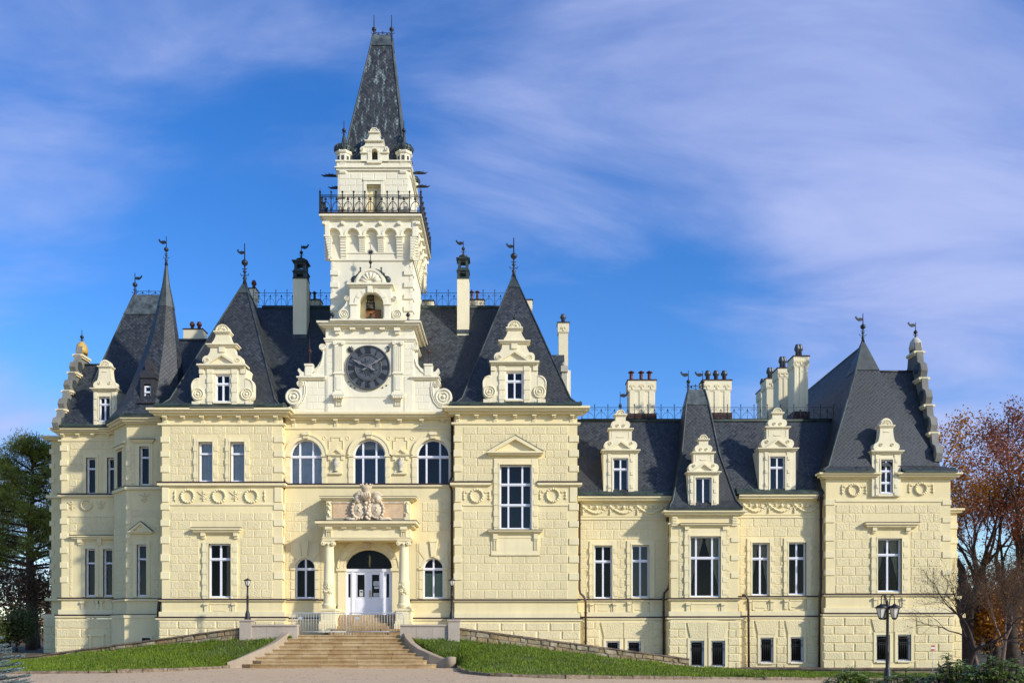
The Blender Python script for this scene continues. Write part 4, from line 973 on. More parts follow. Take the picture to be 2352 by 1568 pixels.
zS = FS.Z(940)
lb_apex = P3(562, 648, 51.7); rb_apex = P3(1180, 631, 51.7)
pyramid((zS, FS.X(368), FS.X(652), 46.95, 56.5), lb_apex, capz=P3(0, 673, 51.3).z)
pyramid((FS.Z(937), FS.X(1040), FS.X(1331), 46.95, 56.5), rb_apex, capz=P3(0, 661, 51.3).z)
eaves(FS, 364, 654, 934, .55); eaves(FS, 1036, 1333, 931, .58)
# main roof between
zr = P3(0, 706, 53).z; mb = MB(); ze = FC.Z(950)
mb.poly([(FC.X(640), 48.3, ze), (FC.X(1050), 48.3, ze), (0.6, 53, zr), (-15.6, 53, zr)]); mb.poly([(0.6, 53, zr), (FC.X(1050), 58.3, ze), (FC.X(640), 58.3, ze), (-15.6, 53, zr)]); main_roof = mb.build('roof', 'slate', castle, uv=True)
mb = MB(); mb.tube([(-15.2, 53, zr), (.3, 53, zr)], .11, 6); mb.build('ridge_cap', 'patina', main_roof)
# connecting roof beside the spire
mb = MB(); z2 = P3(0, 781, 54).z; mb.poly([(-22.5, 51.9, 15.5), (-15.5, 51.9, 15.5), (-15.5, 54, z2), (-21.5, 54, z2)]); mb.poly([(-15.5, 54, z2), (-15.5, 57, 13.9), (-23.5, 57, 13.9), (-21.5, 54, z2)]); o = mb.build('roof', 'slate', castle, uv=True)
mb = MB(); mb.tube([(-21.5, 54, z2), (-15.5, 54, z2)], .09, 6); mb.build('ridge_cap', 'lead', o)
# left wing cross roof
z3 = P3(0, 838, 54.2).z; ze3 = FL_.Z(985); xg = FL_.X(143)
mb = MB(); mb.poly([(xg, 51.2, ze3), (-21, 51.2, ze3), (-21, 54.2, z3), (xg, 54.2, z3)]); mb.poly([(xg, 54.2, z3), (-21, 54.2, z3), (-21, 57.3, ze3), (xg, 57.3, ze3)]); o = mb.build('roof', 'slate', castle, uv=True)
mb = MB(); mb.tube([(xg, 54.2, z3), (-21, 54.2, z3)], .08, 6); mb.build('ridge_cap', 'lead', o); eaves(FL_, 140, 290, 979, .5)
# tall truncated roof over the left wing
tr = rings_roof([(14.35, -26.4, -20.2, 52.5, 59), (lerp_ring((14.35, -26.4, -20.2, 52.5, 59), (23.05, -23.9, -22.3, 55.0, 55.9), .84))])
q = lerp_ring((14.35, -26.4, -20.2, 52.5, 59), (23.05, -23.9, -22.3, 55.0, 55.9), .84); tt = (23.05, -23.9, -22.3, 55.0, 55.9)
rings_roof([(q[0], q[1]-.06, q[2]+.06, q[3]-.06, q[4]+.06), tt], 'streaked_lead', 'roof_cap', parent=tr)
hip_caps([[(-26.4, 52.5, 14.4), (-23.9, 55.0, 23.05)]], parent=tr)
# bay spire
def poly_spire(rings, n=8, rot=math.pi/8, m='slate', name='roof', parent=None):
    mb = MB(); vs = []
    for z, x, y, r in rings: vs += [(x+r*math.cos(rot+2*math.pi*i/n), y+r*math.sin(rot+2*math.pi*i/n), z) for i in range(n)]
    fs = [(k*n+i, k*n+(i+1) % n, k*n+n+(i+1) % n, k*n+n+i) for k in range(len(rings)-1) for i in range(n)]; fs.append(tuple(range(n-1, -1, -1))); fs.append(tuple((len(rings)-1)*n+i for i in range(n)))
    mb.add(vs, fs); return mb.build(name, m, parent or castle, uv=True)
sp = poly_spire([(13.95, -20.95, 50.95, 2.45), (14.6, -20.9, 50.95, 2.0), (15.8, -20.75, 51.0, 1.55), (18.35, -20.45, 51.1, .95), (20.8, -20.35, 51.2, .47)])
poly_spire([(20.75, -20.35, 51.2, .51), (22.1, -20.34, 51.2, .22), (23.5, -20.33, 51.2, .04)], m='lead', name='roof_cap', parent=sp)
mb = MB(); octo(mb, 953, 960.5, .5); mb.build('eaves_flashing', 'patina', castle)
# wooden dormer on the spire
fd = F(49.25); mb = MB(); c = 339
fd.box(mb, c-19, c+19, 866, 868.5, .12, .9); fd.box(mb, c-16, c-8, 868, 924, .04, .9); fd.box(mb, c+8, c+16, 868, 924, .04, .9); fd.box(mb, c-8, c+8, 868, 882, .04, .9); fd.box(mb, c-20, c+20, 924, 928, .25, .9); fd.box(mb, c-17, c+17, 928, 938, .1, .9)
fd.prism(mb, [(c-15, 866), *arc(c-8, 858, 8, 180, 60, 6), (c-5, 845), (c-6, 842), (c, 822), (c+6, 842), (c+5, 845), *arc(c+8, 858, 8, 120, 0, 6), (c+15, 866)], .05, .8)
dw = mb.build('wooden_dormer', 'dark_wood', castle); mb = MB(); mb.tube([fd.P(c, 824), fd.P(c, 815)], [.03, .01], 5); mb.build('spike', 'iron', dw)
win(fd, c-8, c+8, 886, 921, cols=(), rows=(.4,), parent=dw, sub=True, recess=.1, fw=.07, gl='glass_mid')
# right wing mansard
zw0, zw1 = FW.Z(1137), P3(0, 966, 50.8).z; xa, xb = FW.X(1315), FW.X(1905)
mb = MB(); yf = 48.15
mb.poly([(xa, yf, zw0), (xb, yf, zw0), (xb, yf+.35, zw0+.35), (xa, yf+.35, zw0+.35)]); mb.poly([(xa, yf+.35, zw0+.35), (xb, yf+.35, zw0+.35), (xb+1.3, 50.8, zw1), (xa, 50.8, zw1)])
mb.poly([(xa, 50.8, zw1), (xb+1.3, 50.8, zw1), (xb+1.3, 57.5, zw1+.05), (xa, 57.5, zw1+.05)]); mb.poly([(xa, 57.5, zw1), (xb, 57.5, zw1), (xb, 58.5, 8), (xa, 58.5, 8)]); mb.poly([(xa, yf, zw0), (xa, 50.8, zw1), (xa, 57.5, zw1), (xa, 57.5, zw0)])
wr = mb.build('roof', 'slate', castle, uv=True)
mb = MB(); mb.tube([(xa, 50.78, zw1), (xb+1.3, 50.78, zw1)], .09, 6); mb.build('ridge_cap', 'patina', wr)
eaves(FW, 1324, 1545, 1132, .45, 7); eaves(FW, 1690, 1897, 1128, .45, 7)
# bay spire of the wing
zb = FB.Z(1168); base = (zb, FB.X(1534), FB.X(1701), 47.15, 52.4); q = (zb+.45, FB.X(1545), FB.X(1690), 47.55, 52); tp = (P3(0, 897, 49.7).z, P3(1579, 0, 49.7).x, P3(1616, 0, 49.7).x, 49.45, 49.95)
mid = lerp_ring(q, tp, .42); mid = (mid[0], mid[1]+.16, mid[2]-.16, mid[3]+.14, mid[4]-.14); cq = lerp_ring(q, tp, .86)
bs = rings_roof([base, q, mid, cq]); rings_roof([(cq[0], cq[1]-.03, cq[2]+.03, cq[3]-.03, cq[4]+.03), tp], 'streaked_lead', 'roof_cap', parent=bs)
for i in range(2): hip_caps([[((r[1], r[2])[i], r[3], r[0]+.02) for r in (base, q, mid, cq, tp)]], parent=bs, r=.055)
eaves(FB, 1536, 1698, 1165, .4, 6)
# pavilion roof
zp = FP.Z(1084); ap = P3(1982, 793, 50.4); x0, x1 = FP.X(1882), FP.X(2187); xgb = 23.3
zc_ = P3(0, 853, 50.5).z
mb = MB(); b0 = (x0, 47.45, zp); f0 = (x0+.45, 47.75, zp+.3); b1 = (x1, 47.45, zp); f1 = (x1-.45, 47.75, zp+.3)
xl, xr_ = F(47.74).X(2003.5), F(47.74).X(2068.5); mb.poly([b0, (xl, 47.45, zp), (xl, 47.75, zp+.3), f0]); mb.poly([(xr_, 47.45, zp), b1, f1, (xr_, 47.75, zp+.3)]); mb.poly([f0, (xgb+.2, 47.75, zp+.3), (ap.x, ap.y, ap.z)]); mb.poly([(x0, 64, zp), b0, f0, (x0+.45, 63.5, zp+.3)]); mb.poly([(x0+.45, 63.5, zp+.3), f0, (ap.x, ap.y, ap.z), (ap.x, 63, ap.z)])
mb.poly([(ap.x, ap.y, ap.z), (xgb+.2, 53.6, zp+.5), (xgb+.2, 63, zp+.5), (ap.x, 63, ap.z)]); mb.poly([b1, (x1, 60, zp), (x1-.45, 60, zp+.3), f1])
pr = mb.build('roof', 'slate', castle, uv=True)
mb = MB(); mb.poly([(ap.x, 47.72, zp+.3), (xgb, 47.72, zp+.3), (xgb, 50.5, zc_), (ap.x, 50.5, zc_)]); mb.poly([(xgb, 50.5, zc_), (xgb, 53.6, zp), (ap.x, 53.6, zp), (ap.x, 50.5, zc_)]); mb.tube([(ap.x, 50.5, zc_), (xgb, 50.5, zc_)], .07, 6); mb.build('cross_roof', 'slate', pr, uv=True)
hip_caps([[b0, f0, tuple(ap)], [tuple(ap), (ap.x, 63, ap.z)]], parent=pr, r=.06)
mb = MB(); tcz = ap.z-1.6; s = 1.6/(ap.z-zp-.3); mb.add([(ap.x-.02, ap.y-.03, ap.z+.4), (ap.x-(ap.x-x0-.45)*s-.03, ap.y-(ap.y-47.75)*s-.05, tcz), (ap.x+(xgb+.2-ap.x)*s+.03, ap.y-(ap.y-47.75)*s-.05, tcz), (ap.x+(xgb+.2-ap.x)*s+.03, ap.y+1, tcz), (ap.x-(ap.x-x0-.45)*s-.03, ap.y+1, tcz)], [(0, 1, 2), (0, 2, 3), (0, 4, 1), (0, 3, 4)]); mb.build('roof_cap', 'lead', pr)
eaves(FP, 1890, 2001, 1081, .46, 6); eaves(FP, 2072, 2188, 1081, .46, 6)
# stepped side gables, seen almost edge on
def side_gable(xc, ye, ze, yp, zp_, facing, th=.36, capm='gilt'):
    mb = MB(); n = 4; prof = []; H = zp_-ze; L = yp-ye
    pts = []
    for i in range(n):
        t0, t1 = i/n, (i+1)/n; ya, za = ye+L*t0*.92-.12, ze+H*t0; yb, zb_ = ye+L*t1*.92-.12, ze+H*t1
        pts += [(ya-.05, za), (ya-.22, za+H/n*.25), (ya-.08, za+H/n*.5), (ya+(yb-ya)*.45, za+H/n*.62), (ya+(yb-ya)*.62, za+H/n*.98)]
    pts += [(yp-.35, zp_), (yp-.4, zp_+.15), (yp-.33, zp_+.55), (yp, zp_+.85)]
    full = pts+[(2*yp-y, z) for y, z in pts[::-1]]
    prism_x(mb, full, xc-th/2, xc+th/2); o = mb.build('side_gable', 'weathered_shaded', castle)
    for i in range(1, n+1):
        t = i/n; y = ye+L*t*.92-.12; z = ze+H*t; mb = MB(); mb.box(xc-th/2-.14, xc+th/2+.14, y-.2, 2*yp-y+.2, z-.1, z+.03); mb.box(xc-th/2-.08, xc+th/2+.08, y-.12, 2*yp-y+.12, z-.2, z-.1); mb.build('gable_cornice', 'plaster_trim', o)
        for s in (-1, 1):
            m2 = MB(); yy = ye+L*(t-.5/n)*.92-.05; zz = ze+H*(t-.62/n); m2.tube([(xc-th*.62, yy, zz), (xc+th*.62, yy, zz)], .30, 14); m2.build('gable_scroll', 'lead', o) if s < 0 else None  # dark discs also stand for the shade in the recessed scrolls
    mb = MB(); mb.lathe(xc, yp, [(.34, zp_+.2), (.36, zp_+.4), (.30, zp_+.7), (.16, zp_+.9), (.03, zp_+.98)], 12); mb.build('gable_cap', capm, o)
    return o
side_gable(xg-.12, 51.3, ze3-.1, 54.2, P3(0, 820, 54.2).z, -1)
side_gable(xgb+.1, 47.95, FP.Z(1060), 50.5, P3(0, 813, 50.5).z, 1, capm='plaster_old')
# gable, chimney and low roof on the right flank of the main house
mb = MB(); mb.box(P3(1300, 0, 52).x, P3(1309, 0, 52).x+.05, 52, 52.6, 12, P3(0, 850, 52).z); mb.build('side_gable', 'plaster_pale', castle)
mb = MB(); a_ = P3(1288, 842, 52); mb.box(a_.x, a_.x+.42, 51.8, 52.5, P3(0, 855, 52).z, P3(0, 842, 52).z); mb.ball((a_.x+.2, 52.1, P3(0, 838, 52).z), .2, 10, 6); mb.box(a_.x+.05, a_.x+.37, 51.9, 52.4, 12, P3(0, 855, 52).z); mb.build('gable_pier', 'plaster_old', castle)
mb = MB(); z4 = P3(0, 815, 54).z; mb.poly([(.5, 51.5, 14.0), (P3(1300, 0, 51.5).x, 51.5, 14), (P3(1296, 0, 54).x, 54, z4), (.5, 54, z4)]); mb.poly([(P3(1296, 0, 54).x, 54, z4), (P3(1300, 0, 51.5).x, 57, 14), (.5, 57, 14), (.5, 54, z4)]); mb.build('roof', 'slate', castle, uv=True)

# ------------------------------------------------------------------ finials, railings, chimneys
def finial(p, h, flag=0, parent=None, r=.045, ball=.5, m='iron'):
    x, y, z = p; mb = MB(); b = z+h*ball
    mb.lathe(x, y, [(r*3.0, z-.15), (r*1.6, z+h*.06), (r*2.6, z+h*.10), (r*1.2, z+h*.14), (r*1.1, z+h*.24), (r*2.6, z+h*.27), (r*1.0, z+h*.30), (r*.9, b-r*4), (r*3.6, b-r*1.6), (r*3.9, b), (r*3.6, b+r*1.6), (r*.8, b+r*4), (r*.55, z+h)], 8)
    for s in (-1, 1): mb.tube([(x, y, z+h*.18), (x+s*r*4, y, z+h*.17), (x+s*r*5, y, z+h*.22)], r*.5, 5); mb.tube([(x, y, z+h*.33), (x+s*r*3, y, z+h*.35)], r*.5, 5)
    if flag:
        zf = z+h*.74; s = flag
        mb.prism_y([(x, zf), (x+s*.22, zf-.06), (x+s*.38, zf+.04), (x+s*.47, zf+.2), (x+s*.36, zf+.26), (x+s*.38, zf+.19), (x+s*.30, zf+.12), (x+s*.14, zf+.15), (x, zf+.1)], y-.015, y+.015)
    return mb.build('finial', m, parent or castle)
finial(lb_apex, 2.3, -1, r=.05); finial(rb_apex, 2.2, -1, r=.05); finial((-20.33, 51.2, 23.45), 1.55, -1, r=.035); finial((-23.9, 55.2, 23.0), 1.5, 1, r=.04)
finial((ap.x, ap.y, ap.z+.3), 1.55, -1, r=.04); finial((xgb+.1, 50.5, P3(0, 813, 50.5).z+.95), .9, -1, r=.03, ball=.35); finial((xg-.12, 54.2, P3(0, 820, 54.2).z+.95), .75, 0, r=.03, ball=.4)
finial((tp[1]+.05, 49.7, tp[0]), 1.15, -1, r=.03, ball=.45); finial((tp[2]-.05, 49.7, tp[0]), 1.15, -1, r=.03, ball=.45)
def railing(p, q, z, h, step=.66, parent=None, m='iron', name='ridge_railing', r=.017, mid=False):
    p, q = Vector((p[0], p[1], z)), Vector((q[0], q[1], z)); L = (q-p).length; n = max(1, round(L/step)); d = (q-p)/n; e = d.normalized(); s = d.length; up = Vector((0, 0, 1)); mb = MB()
    mb.tube([p+up*h*.93, q+up*h*.93], r*.9, 5); mb.tube([p+up*h*.1, q+up*h*.1], r*.9, 5)
    if mid: mb.tube([p+up*h*.84, q+up*h*.84], r*.7, 5)
    for i in range(n+1):
        b = p+d*i; mb.tube([b, b+up*h*1.1], r*1.1, 5); mb.ball(tuple(b+up*h*1.12), r*2.2, 6, 4)
        if i == n: break
        c = b+d*.5
        mb.tube([b+d*.5*(1-math.cos(R(a)))+up*h*(.1+.55*math.sin(R(a))) if 0 else c+e*s*.42*math.cos(R(a))+up*h*(.1+.48*math.sin(R(a))) for a in range(0, 181, 20)], r*.7, 4)
        mb.tube([c+up*h*.1, c+up*h*.72], r*.7, 4); mb.ball(tuple(c+up*h*.75), r*2.4, 6, 4, (1, 1, 1.5)); mb.tube([c-e*s*.12+up*h*.68, c+e*s*.12+up*h*.68], r*.7, 4)
        for sg in (-1, 1): mb.tube([c+e*sg*s*.48+up*h*.72, c+e*sg*s*.36+up*h*.84, c+e*sg*s*.28+up*h*.76, c+e*sg*s*.34+up*h*.70], r*.6, 4)
    return mb.build(name, m, parent or castle)
railing((P3(582, 0, 53).x, 53), (-9.6, 53), zr+.02, .92, .72); railing((-6, 53), (P3(1163, 0, 53).x, 53), zr+.02, .92, .72)
railing((FW.X(1330)+.3, 50.75), (P3(1915, 0, 50.75).x, 50.75), zw1+.02, .80, .79)
railing((tp[1], 49.7), (tp[2], 49.7), tp[0], .3, .45); railing((-23.9, 55.4), (-22.3, 55.4), 23.05, .4, .7)
def pot(mb, x, y, z, h, r):
    mb.lathe(x, y, [(r*.8, z), (r*.7, z+h*.5), (r*1.15, z+h*.6), (r*1.2, z+h*.72), (r*.75, z+h*.95), (r*.75, z+h)], 10)
def chimney(a, b, t, u, D, depth, pots=(), potm='pot_metal', ph=.7, pr=.14, base=None, m='plaster_dormer', cap='rust', hood_=False, arcs=True, z0=None):
    f = F(D); mb = MB(); x0, x1 = f.X(a), f.X(b); zt = f.Z(t); zb_ = f.Z(u) if z0 is None else z0
    mb.box(x0+.06, x1-.06, D, D+depth, zb_, zt-.6); mb.box(x0+.02, x1-.02, D-.04, D+depth+.04, zt-.62, zt-.55); mb.box(x0, x1, D-.06, D+depth+.06, zt-.55, zt)
    W = x1-x0
    if W > .9:
        for q in (.16, .5, .84): mb.box(x0+W*q-W*.09, x0+W*q+W*.09, D-.035, D, zb_, zt-.62)
    o = mb.build('chimney', m, castle)
    if arcs:
        mb = MB(); n = 3 if W > .9 else 1
        for i in range(n):
            c = x0+W*(i+.5)/n; pts = [(c+.16*math.cos(math.pi*k/8), zt-.36+.16*math.sin(math.pi*k/8)) for k in range(9)]+[(c+.08*math.cos(math.pi*k/8), zt-.36+.08*math.sin(math.pi*k/8)) for k in range(8, -1, -1)]; mb.prism_y(pts, D-.1, D-.05); mb.box(c-.05, c+.05, D-.09, D-.05, zt-.5, zt-.28)
        mb.build('chimney_arch', 'plaster_trim', o)
    mb = MB(); mb.box(x0-.04, x1+.04, D-.1, D+depth+.1, zt, zt+.06); mb.build('chimney_cap', cap, o)
    for px_ in pots:
        mb = MB(); x = f.X(px_)
        if hood_:
            mb.lathe(x, D+depth*.5, [(pr*.62, zt), (pr*.62, zt+ph*.72)], 10)
            for k in range(4): aa = k*math.pi/2+.6; mb.tube([(x+pr*.6*math.cos(aa), D+depth*.5+pr*.6*math.sin(aa), zt+ph*.7), (x+pr*.6*math.cos(aa), D+depth*.5+pr*.6*math.sin(aa), zt+ph*.85)], .02, 4)
            mb.lathe(x, D+depth*.5, [(pr*1.2, zt+ph*.82), (pr*.6, zt+ph*.93), (.01, zt+ph)], 10)
        else: pot(mb, x, D+depth*.5, zt+.05, ph, pr)
        mb.build('chimney_pot', potm, o)
    if base: mb = MB(); mb.box(x0-.02, x1+.02, D-.1, D+depth, zb_, f.Z(base)); mb.build('chimney_flashing', 'rust', o)
    return o
chimney(1442, 1507, 874, 966, 51.3, .8, (1452, 1475, 1494), 'terracotta', .72, .17, base=950, hood_=True)
chimney(1614, 1680, 874, 966, 51.3, .8, (1629, 1648, 1667), 'pot_metal', .65, .17, base=948)
for i, (a, b, t, D) in enumerate(((1822, 1858, 819, 52.2), (1786, 1819, 846, 55.0), (1759, 1788, 870, 57.6), (1747, 1768, 895, 59.8))):
    chimney(a, b, t, 990, D, 1.1, (a+(b-a)*.45, a+(b-a)*.62), 'pot_metal', .85, .16, base=945 if i == 0 else None)
chimney(422, 466, 757, 800, 54, .7, (437, 453), 'terracotta', .55, .14, arcs=False)
chimney(573, 588, 664, 720, 54.2, .6, (580,), 'terracotta', .6, .14, arcs=False); chimney(700, 736, 690, 720, 54.0, .6, (708, 720), 'pot_metal', .7, .13, arcs=False, hood_=True); chimney(1072, 1112, 690, 720, 53.4, .6, (1083, 1096), 'terracotta', .75, .13, arcs=False, hood_=True)
chimney(1210, 1223, 690, 800, 54.5, .6, (), arcs=False); chimney(1281, 1307, 742, 950, 55, .6, (1294,), 'pot_metal', .6, .17); chimney(968, 996, 692, 720, 54, .6, (), arcs=False)
def lantern_chimney(a, b, t, u, D, ltop, fin):
    f = F(D); c = (a+b)/2; mb = MB(); x0, x1 = f.X(a), f.X(b); d = (x1-x0)*.95; mb.box(x0, x1, D, D+d, f.Z(u)-1.2, f.Z(t)); o = mb.build('chimney', 'plaster_dormer', castle)
    mb = MB(); mb.box(x0-.03, x1+.03, D-.03, D+.3, f.Z(u+9), f.Z(u)); mb.build('chimney_flashing', 'lead', o)
    mb = MB(); H = f.Z(ltop)-f.Z(t); z = f.Z(t); xc = (x0+x1)/2; yc = D+d/2; w = (x1-x0)/2
    for z0, z1, ww in ((0, .06, 1.05), (.30, .34, 1.1), (.34, .42, .95), (.42, .45, .85), (.74, .78, 1.0), (.78, .82, 1.15)): mb.box(xc-w*ww, xc+w*ww, yc-w*ww, yc+w*ww, z+H*z0, z+H*z1)
    for z0, z1, ww in ((.06, .30, .98), (.45, .74, .85)):
        for sx_ in (-1, 1):
            for sy_ in (-1, 1): mb.box(xc+sx_*w*ww, xc+sx_*w*ww*.5, yc+sy_*w*ww, yc+sy_*w*ww*.5, z+H*z0, z+H*z1)
        mb.box(xc-w*ww*.9, xc+w*ww*.9, yc-w*ww*.9, yc+w*ww*.9, z+H*(z1-.07), z+H*z1)
    mb.lathe(xc, yc, [(w*1.0, z+H*.82), (w*.55, z+H*.86), (w*.5, z+H*.88), (w*.8, z+H*.91), (w*.75, z+H*.96), (w*.25, z+H*1.0), (w*.12, z+H*1.08)], 10); mb.build('chimney_lantern', 'dark_copper', o)
    finial((xc, yc, z+H*1.05), f.Z(fin)-z-H*1.05, 1 if a < 1000 else -1, parent=o, r=.028, ball=.4)
lantern_chimney(673, 704, 640, 768, 51.6, 588, 556); lantern_chimney(1050, 1077, 640, 757, 51.7, 581, 547)

# ------------------------------------------------------------------ ornamental dormers
def volute(mb, f, x, y, r, out=.06, turns=True):
    X, Y, Zc = f.X(x), f.D-out, f.Z(y); k = f.k
    mb.ring(X, Y, Zc, r*k*.84, r*k*.13, 22, .05); mb.ring(X, Y, Zc, r*k*.48, r*k*.11, 18, .05); mb.ball((X, Y, Zc), r*k*.24, 10, 6)
def shell(mb, f, x, y, r, out=.03):
    mb.prism_y([(f.X(px), f.Z(py)) for px, py in arc(x, y, r, 180, 0, 16)+arc(x, y, r*.84, 0, 180, 16)], f.D-out-.05, f.D)
    for i in range(7): a = R(20+i*23.3); mb.tube([f.P(x+r*.2*math.cos(a), y-r*.2*math.sin(a)-.5, out), f.P(x+r*.74*math.cos(a), y-r*.74*math.sin(a), out)], [r*f.k*.05, r*f.k*.12], 5)
def dormer_body(f, a, b, t, u, hole, m='plaster_dormer', back=2.6):
    mb = MB(); panel(mb, f, a, b, t, u, [hole], .22); x0, x1, z0, z1 = f.X(a), f.X(b), f.Z(u), f.Z(t); y0, y1 = f.D, f.D+back
    mb.poly([(x0, y1, z0), (x0, y0, z0), (x0, y0, z1), (x0, y1, z1)]); mb.poly([(x1, y0, z0), (x1, y1, z0), (x1, y1, z1), (x1, y0, z1)]); mb.poly([(x0, y0, z1), (x1, y0, z1), (x1, y1, z1), (x0, y1, z1)])
    return mb.build('dormer', m, castle)
def dormer_roof(f, a, b, base, apex, d, parent):
    mb = MB(); c = (a+b)/2; y0, y1 = f.D+.4, f.D+d; A, B, Cc = f.P(a, base), f.P(b, base), f.P(c, apex)
    mb.poly([(A[0], y0, A[2]), (Cc[0], y0, Cc[2]), (Cc[0], y1, Cc[2]), (A[0], y1, A[2])]); mb.poly([(Cc[0], y0, Cc[2]), (B[0], y0, B[2]), (B[0], y1, B[2]), (Cc[0], y1, Cc[2])]); mb.build('dormer_roof', 'slate', parent, uv=True)
def big_dormer(f, c, y0, s=1.0, wx=(16, 17), vane=True):
    """y0: top of the first cornice (survey row), sizes in survey px"""
    Y = lambda d: y0+d*s; S = lambda d: d*s
    hole = (c-S(wx[0]), c+S(wx[1]), Y(22), Y(84)); o = dormer_body(f, c-S(53), c+S(53), Y(4), Y(95), hole)
    mb = MB(); f.box(mb, c-S(74), c+S(74), Y(95), Y(101), .12, .5); f.box(mb, c-S(70), c-S(53), Y(84), Y(95), .05, .5); f.box(mb, c+S(53), c+S(70), Y(84), Y(95), .05, .5)
    for sg in (-1, 1):
        pts = [(c+sg*S(52), Y(30))]+[(c+sg*(S(56)+S(15.5)*math.sin(R(a))*1.0), Y(46)-S(16)*math.cos(R(a))) for a in range(10, 91, 16)]+[(c+sg*(S(55)+S(16.5)*math.cos(R(a))), Y(67)+S(17)*math.sin(R(a))) for a in range(0, 91, 15)]+[(c+sg*S(52), Y(84))]
        f.prism(mb, pts, .02, .42); volute(mb, f, c+sg*S(56), Y(67), S(15), .03)
        mb.tube([f.P(c+sg*(S(55)+S(15.5)*math.sin(R(a))), Y(48)-S(16)*math.cos(R(a)), .02) for a in range(0, 100, 12)]+[f.P(c+sg*S(70), Y(62), .02)], .045, 5)
    mb.build('dormer_scroll', 'plaster_dormer', o)
    mb = MB(); f.box(mb, c-S(56), c+S(56), Y(0), Y(3.5), .26, .5); f.box(mb, c-S(53), c+S(53), Y(3.5), Y(7), .16, .5)
    for sg in (-1, 1):
        f.box(mb, *sorted((c+sg*S(45), c+sg*S(30))), Y(7), Y(95), .04) if 0 else None
        e0, e1 = sorted((c+sg*S(34), c+sg*S(22))); f.box(mb, e0, e1, Y(7), Y(93), .05)
        for yy in (9, 30, 52, 74): f.box(mb, e0-1, e1+1, Y(yy), Y(yy+11), .075)
        e0, e1 = sorted((c+sg*S(53), c+sg*S(42))); f.box(mb, e0, e1, Y(7), Y(20), .07)
    f.box(mb, c-S(22), c+S(22), Y(8), Y(20), .04); f.box(mb, c-S(20), c+S(20), Y(85), Y(89), .1); mb.build('dormer_trim', 'plaster_dormer', o)
    half = [(48, 0)]+[(35+11*math.cos(R(a)), -11-11*math.sin(R(a))) for a in range(-60, 61, 20)]+[(33, -22), (29, -29), (27, -38), (27.5, -43)]
    mb = MB(); f.prism(mb, mirror([(S(x), Y(y)) for x, y in half], c), .03, .45)
    for sg in (-1, 1): volute(mb, f, c+sg*S(35), Y(-9), S(7), .04)
    f.box(mb, c-S(7), c+S(7), Y(-42), Y(-29), .1)
    f.box(mb, c-S(36), c+S(36), Y(-47), Y(-44.5), .2, .55); f.box(mb, c-S(33), c+S(33), Y(-44.5), Y(-41), .12, .5)
    half = [(25, -47), (24, -51), (19, -58), (15.5, -66), (15, -74)]; f.prism(mb, mirror([(S(x), Y(y)) for x, y in half], c), .02, .42)
    f.box(mb, c-S(19), c+S(19), Y(-77), Y(-74), .15, .5); f.box(mb, c-S(17), c+S(17), Y(-74), Y(-71), .08, .47)
    f.prism(mb, arc(c, Y(-77), S(16), 0, 180, 16), .0, .4); shell(mb, f, c, Y(-77.5), S(15.5), .0); mb.build('dormer_gable', 'plaster_dormer', o)
    pediment(f, c-S(38), c+S(38), Y(-1), Y(-25), 5*s, .22, parent=o, name='dormer_pediment', m='plaster_dormer')
    win(f, hole[0], hole[1], hole[2], hole[3], cols=(.5,), rows=(.33,), parent=o, sub=True, recess=.15, gl='glass_mid', fw=.07)
    dormer_roof(f, c-S(50), c+S(50), Y(2), Y(-35), 3.2, o)
    if vane: finial(f.P(c, Y(-93), -.2), .45*s, 0, parent=o, r=.02, ball=.5)
    return o
FD1 = F(47.0)
big_dormer(FD1, 511, 838); big_dormer(FD1, 1181.5, 831, 1.02, (18, 19))
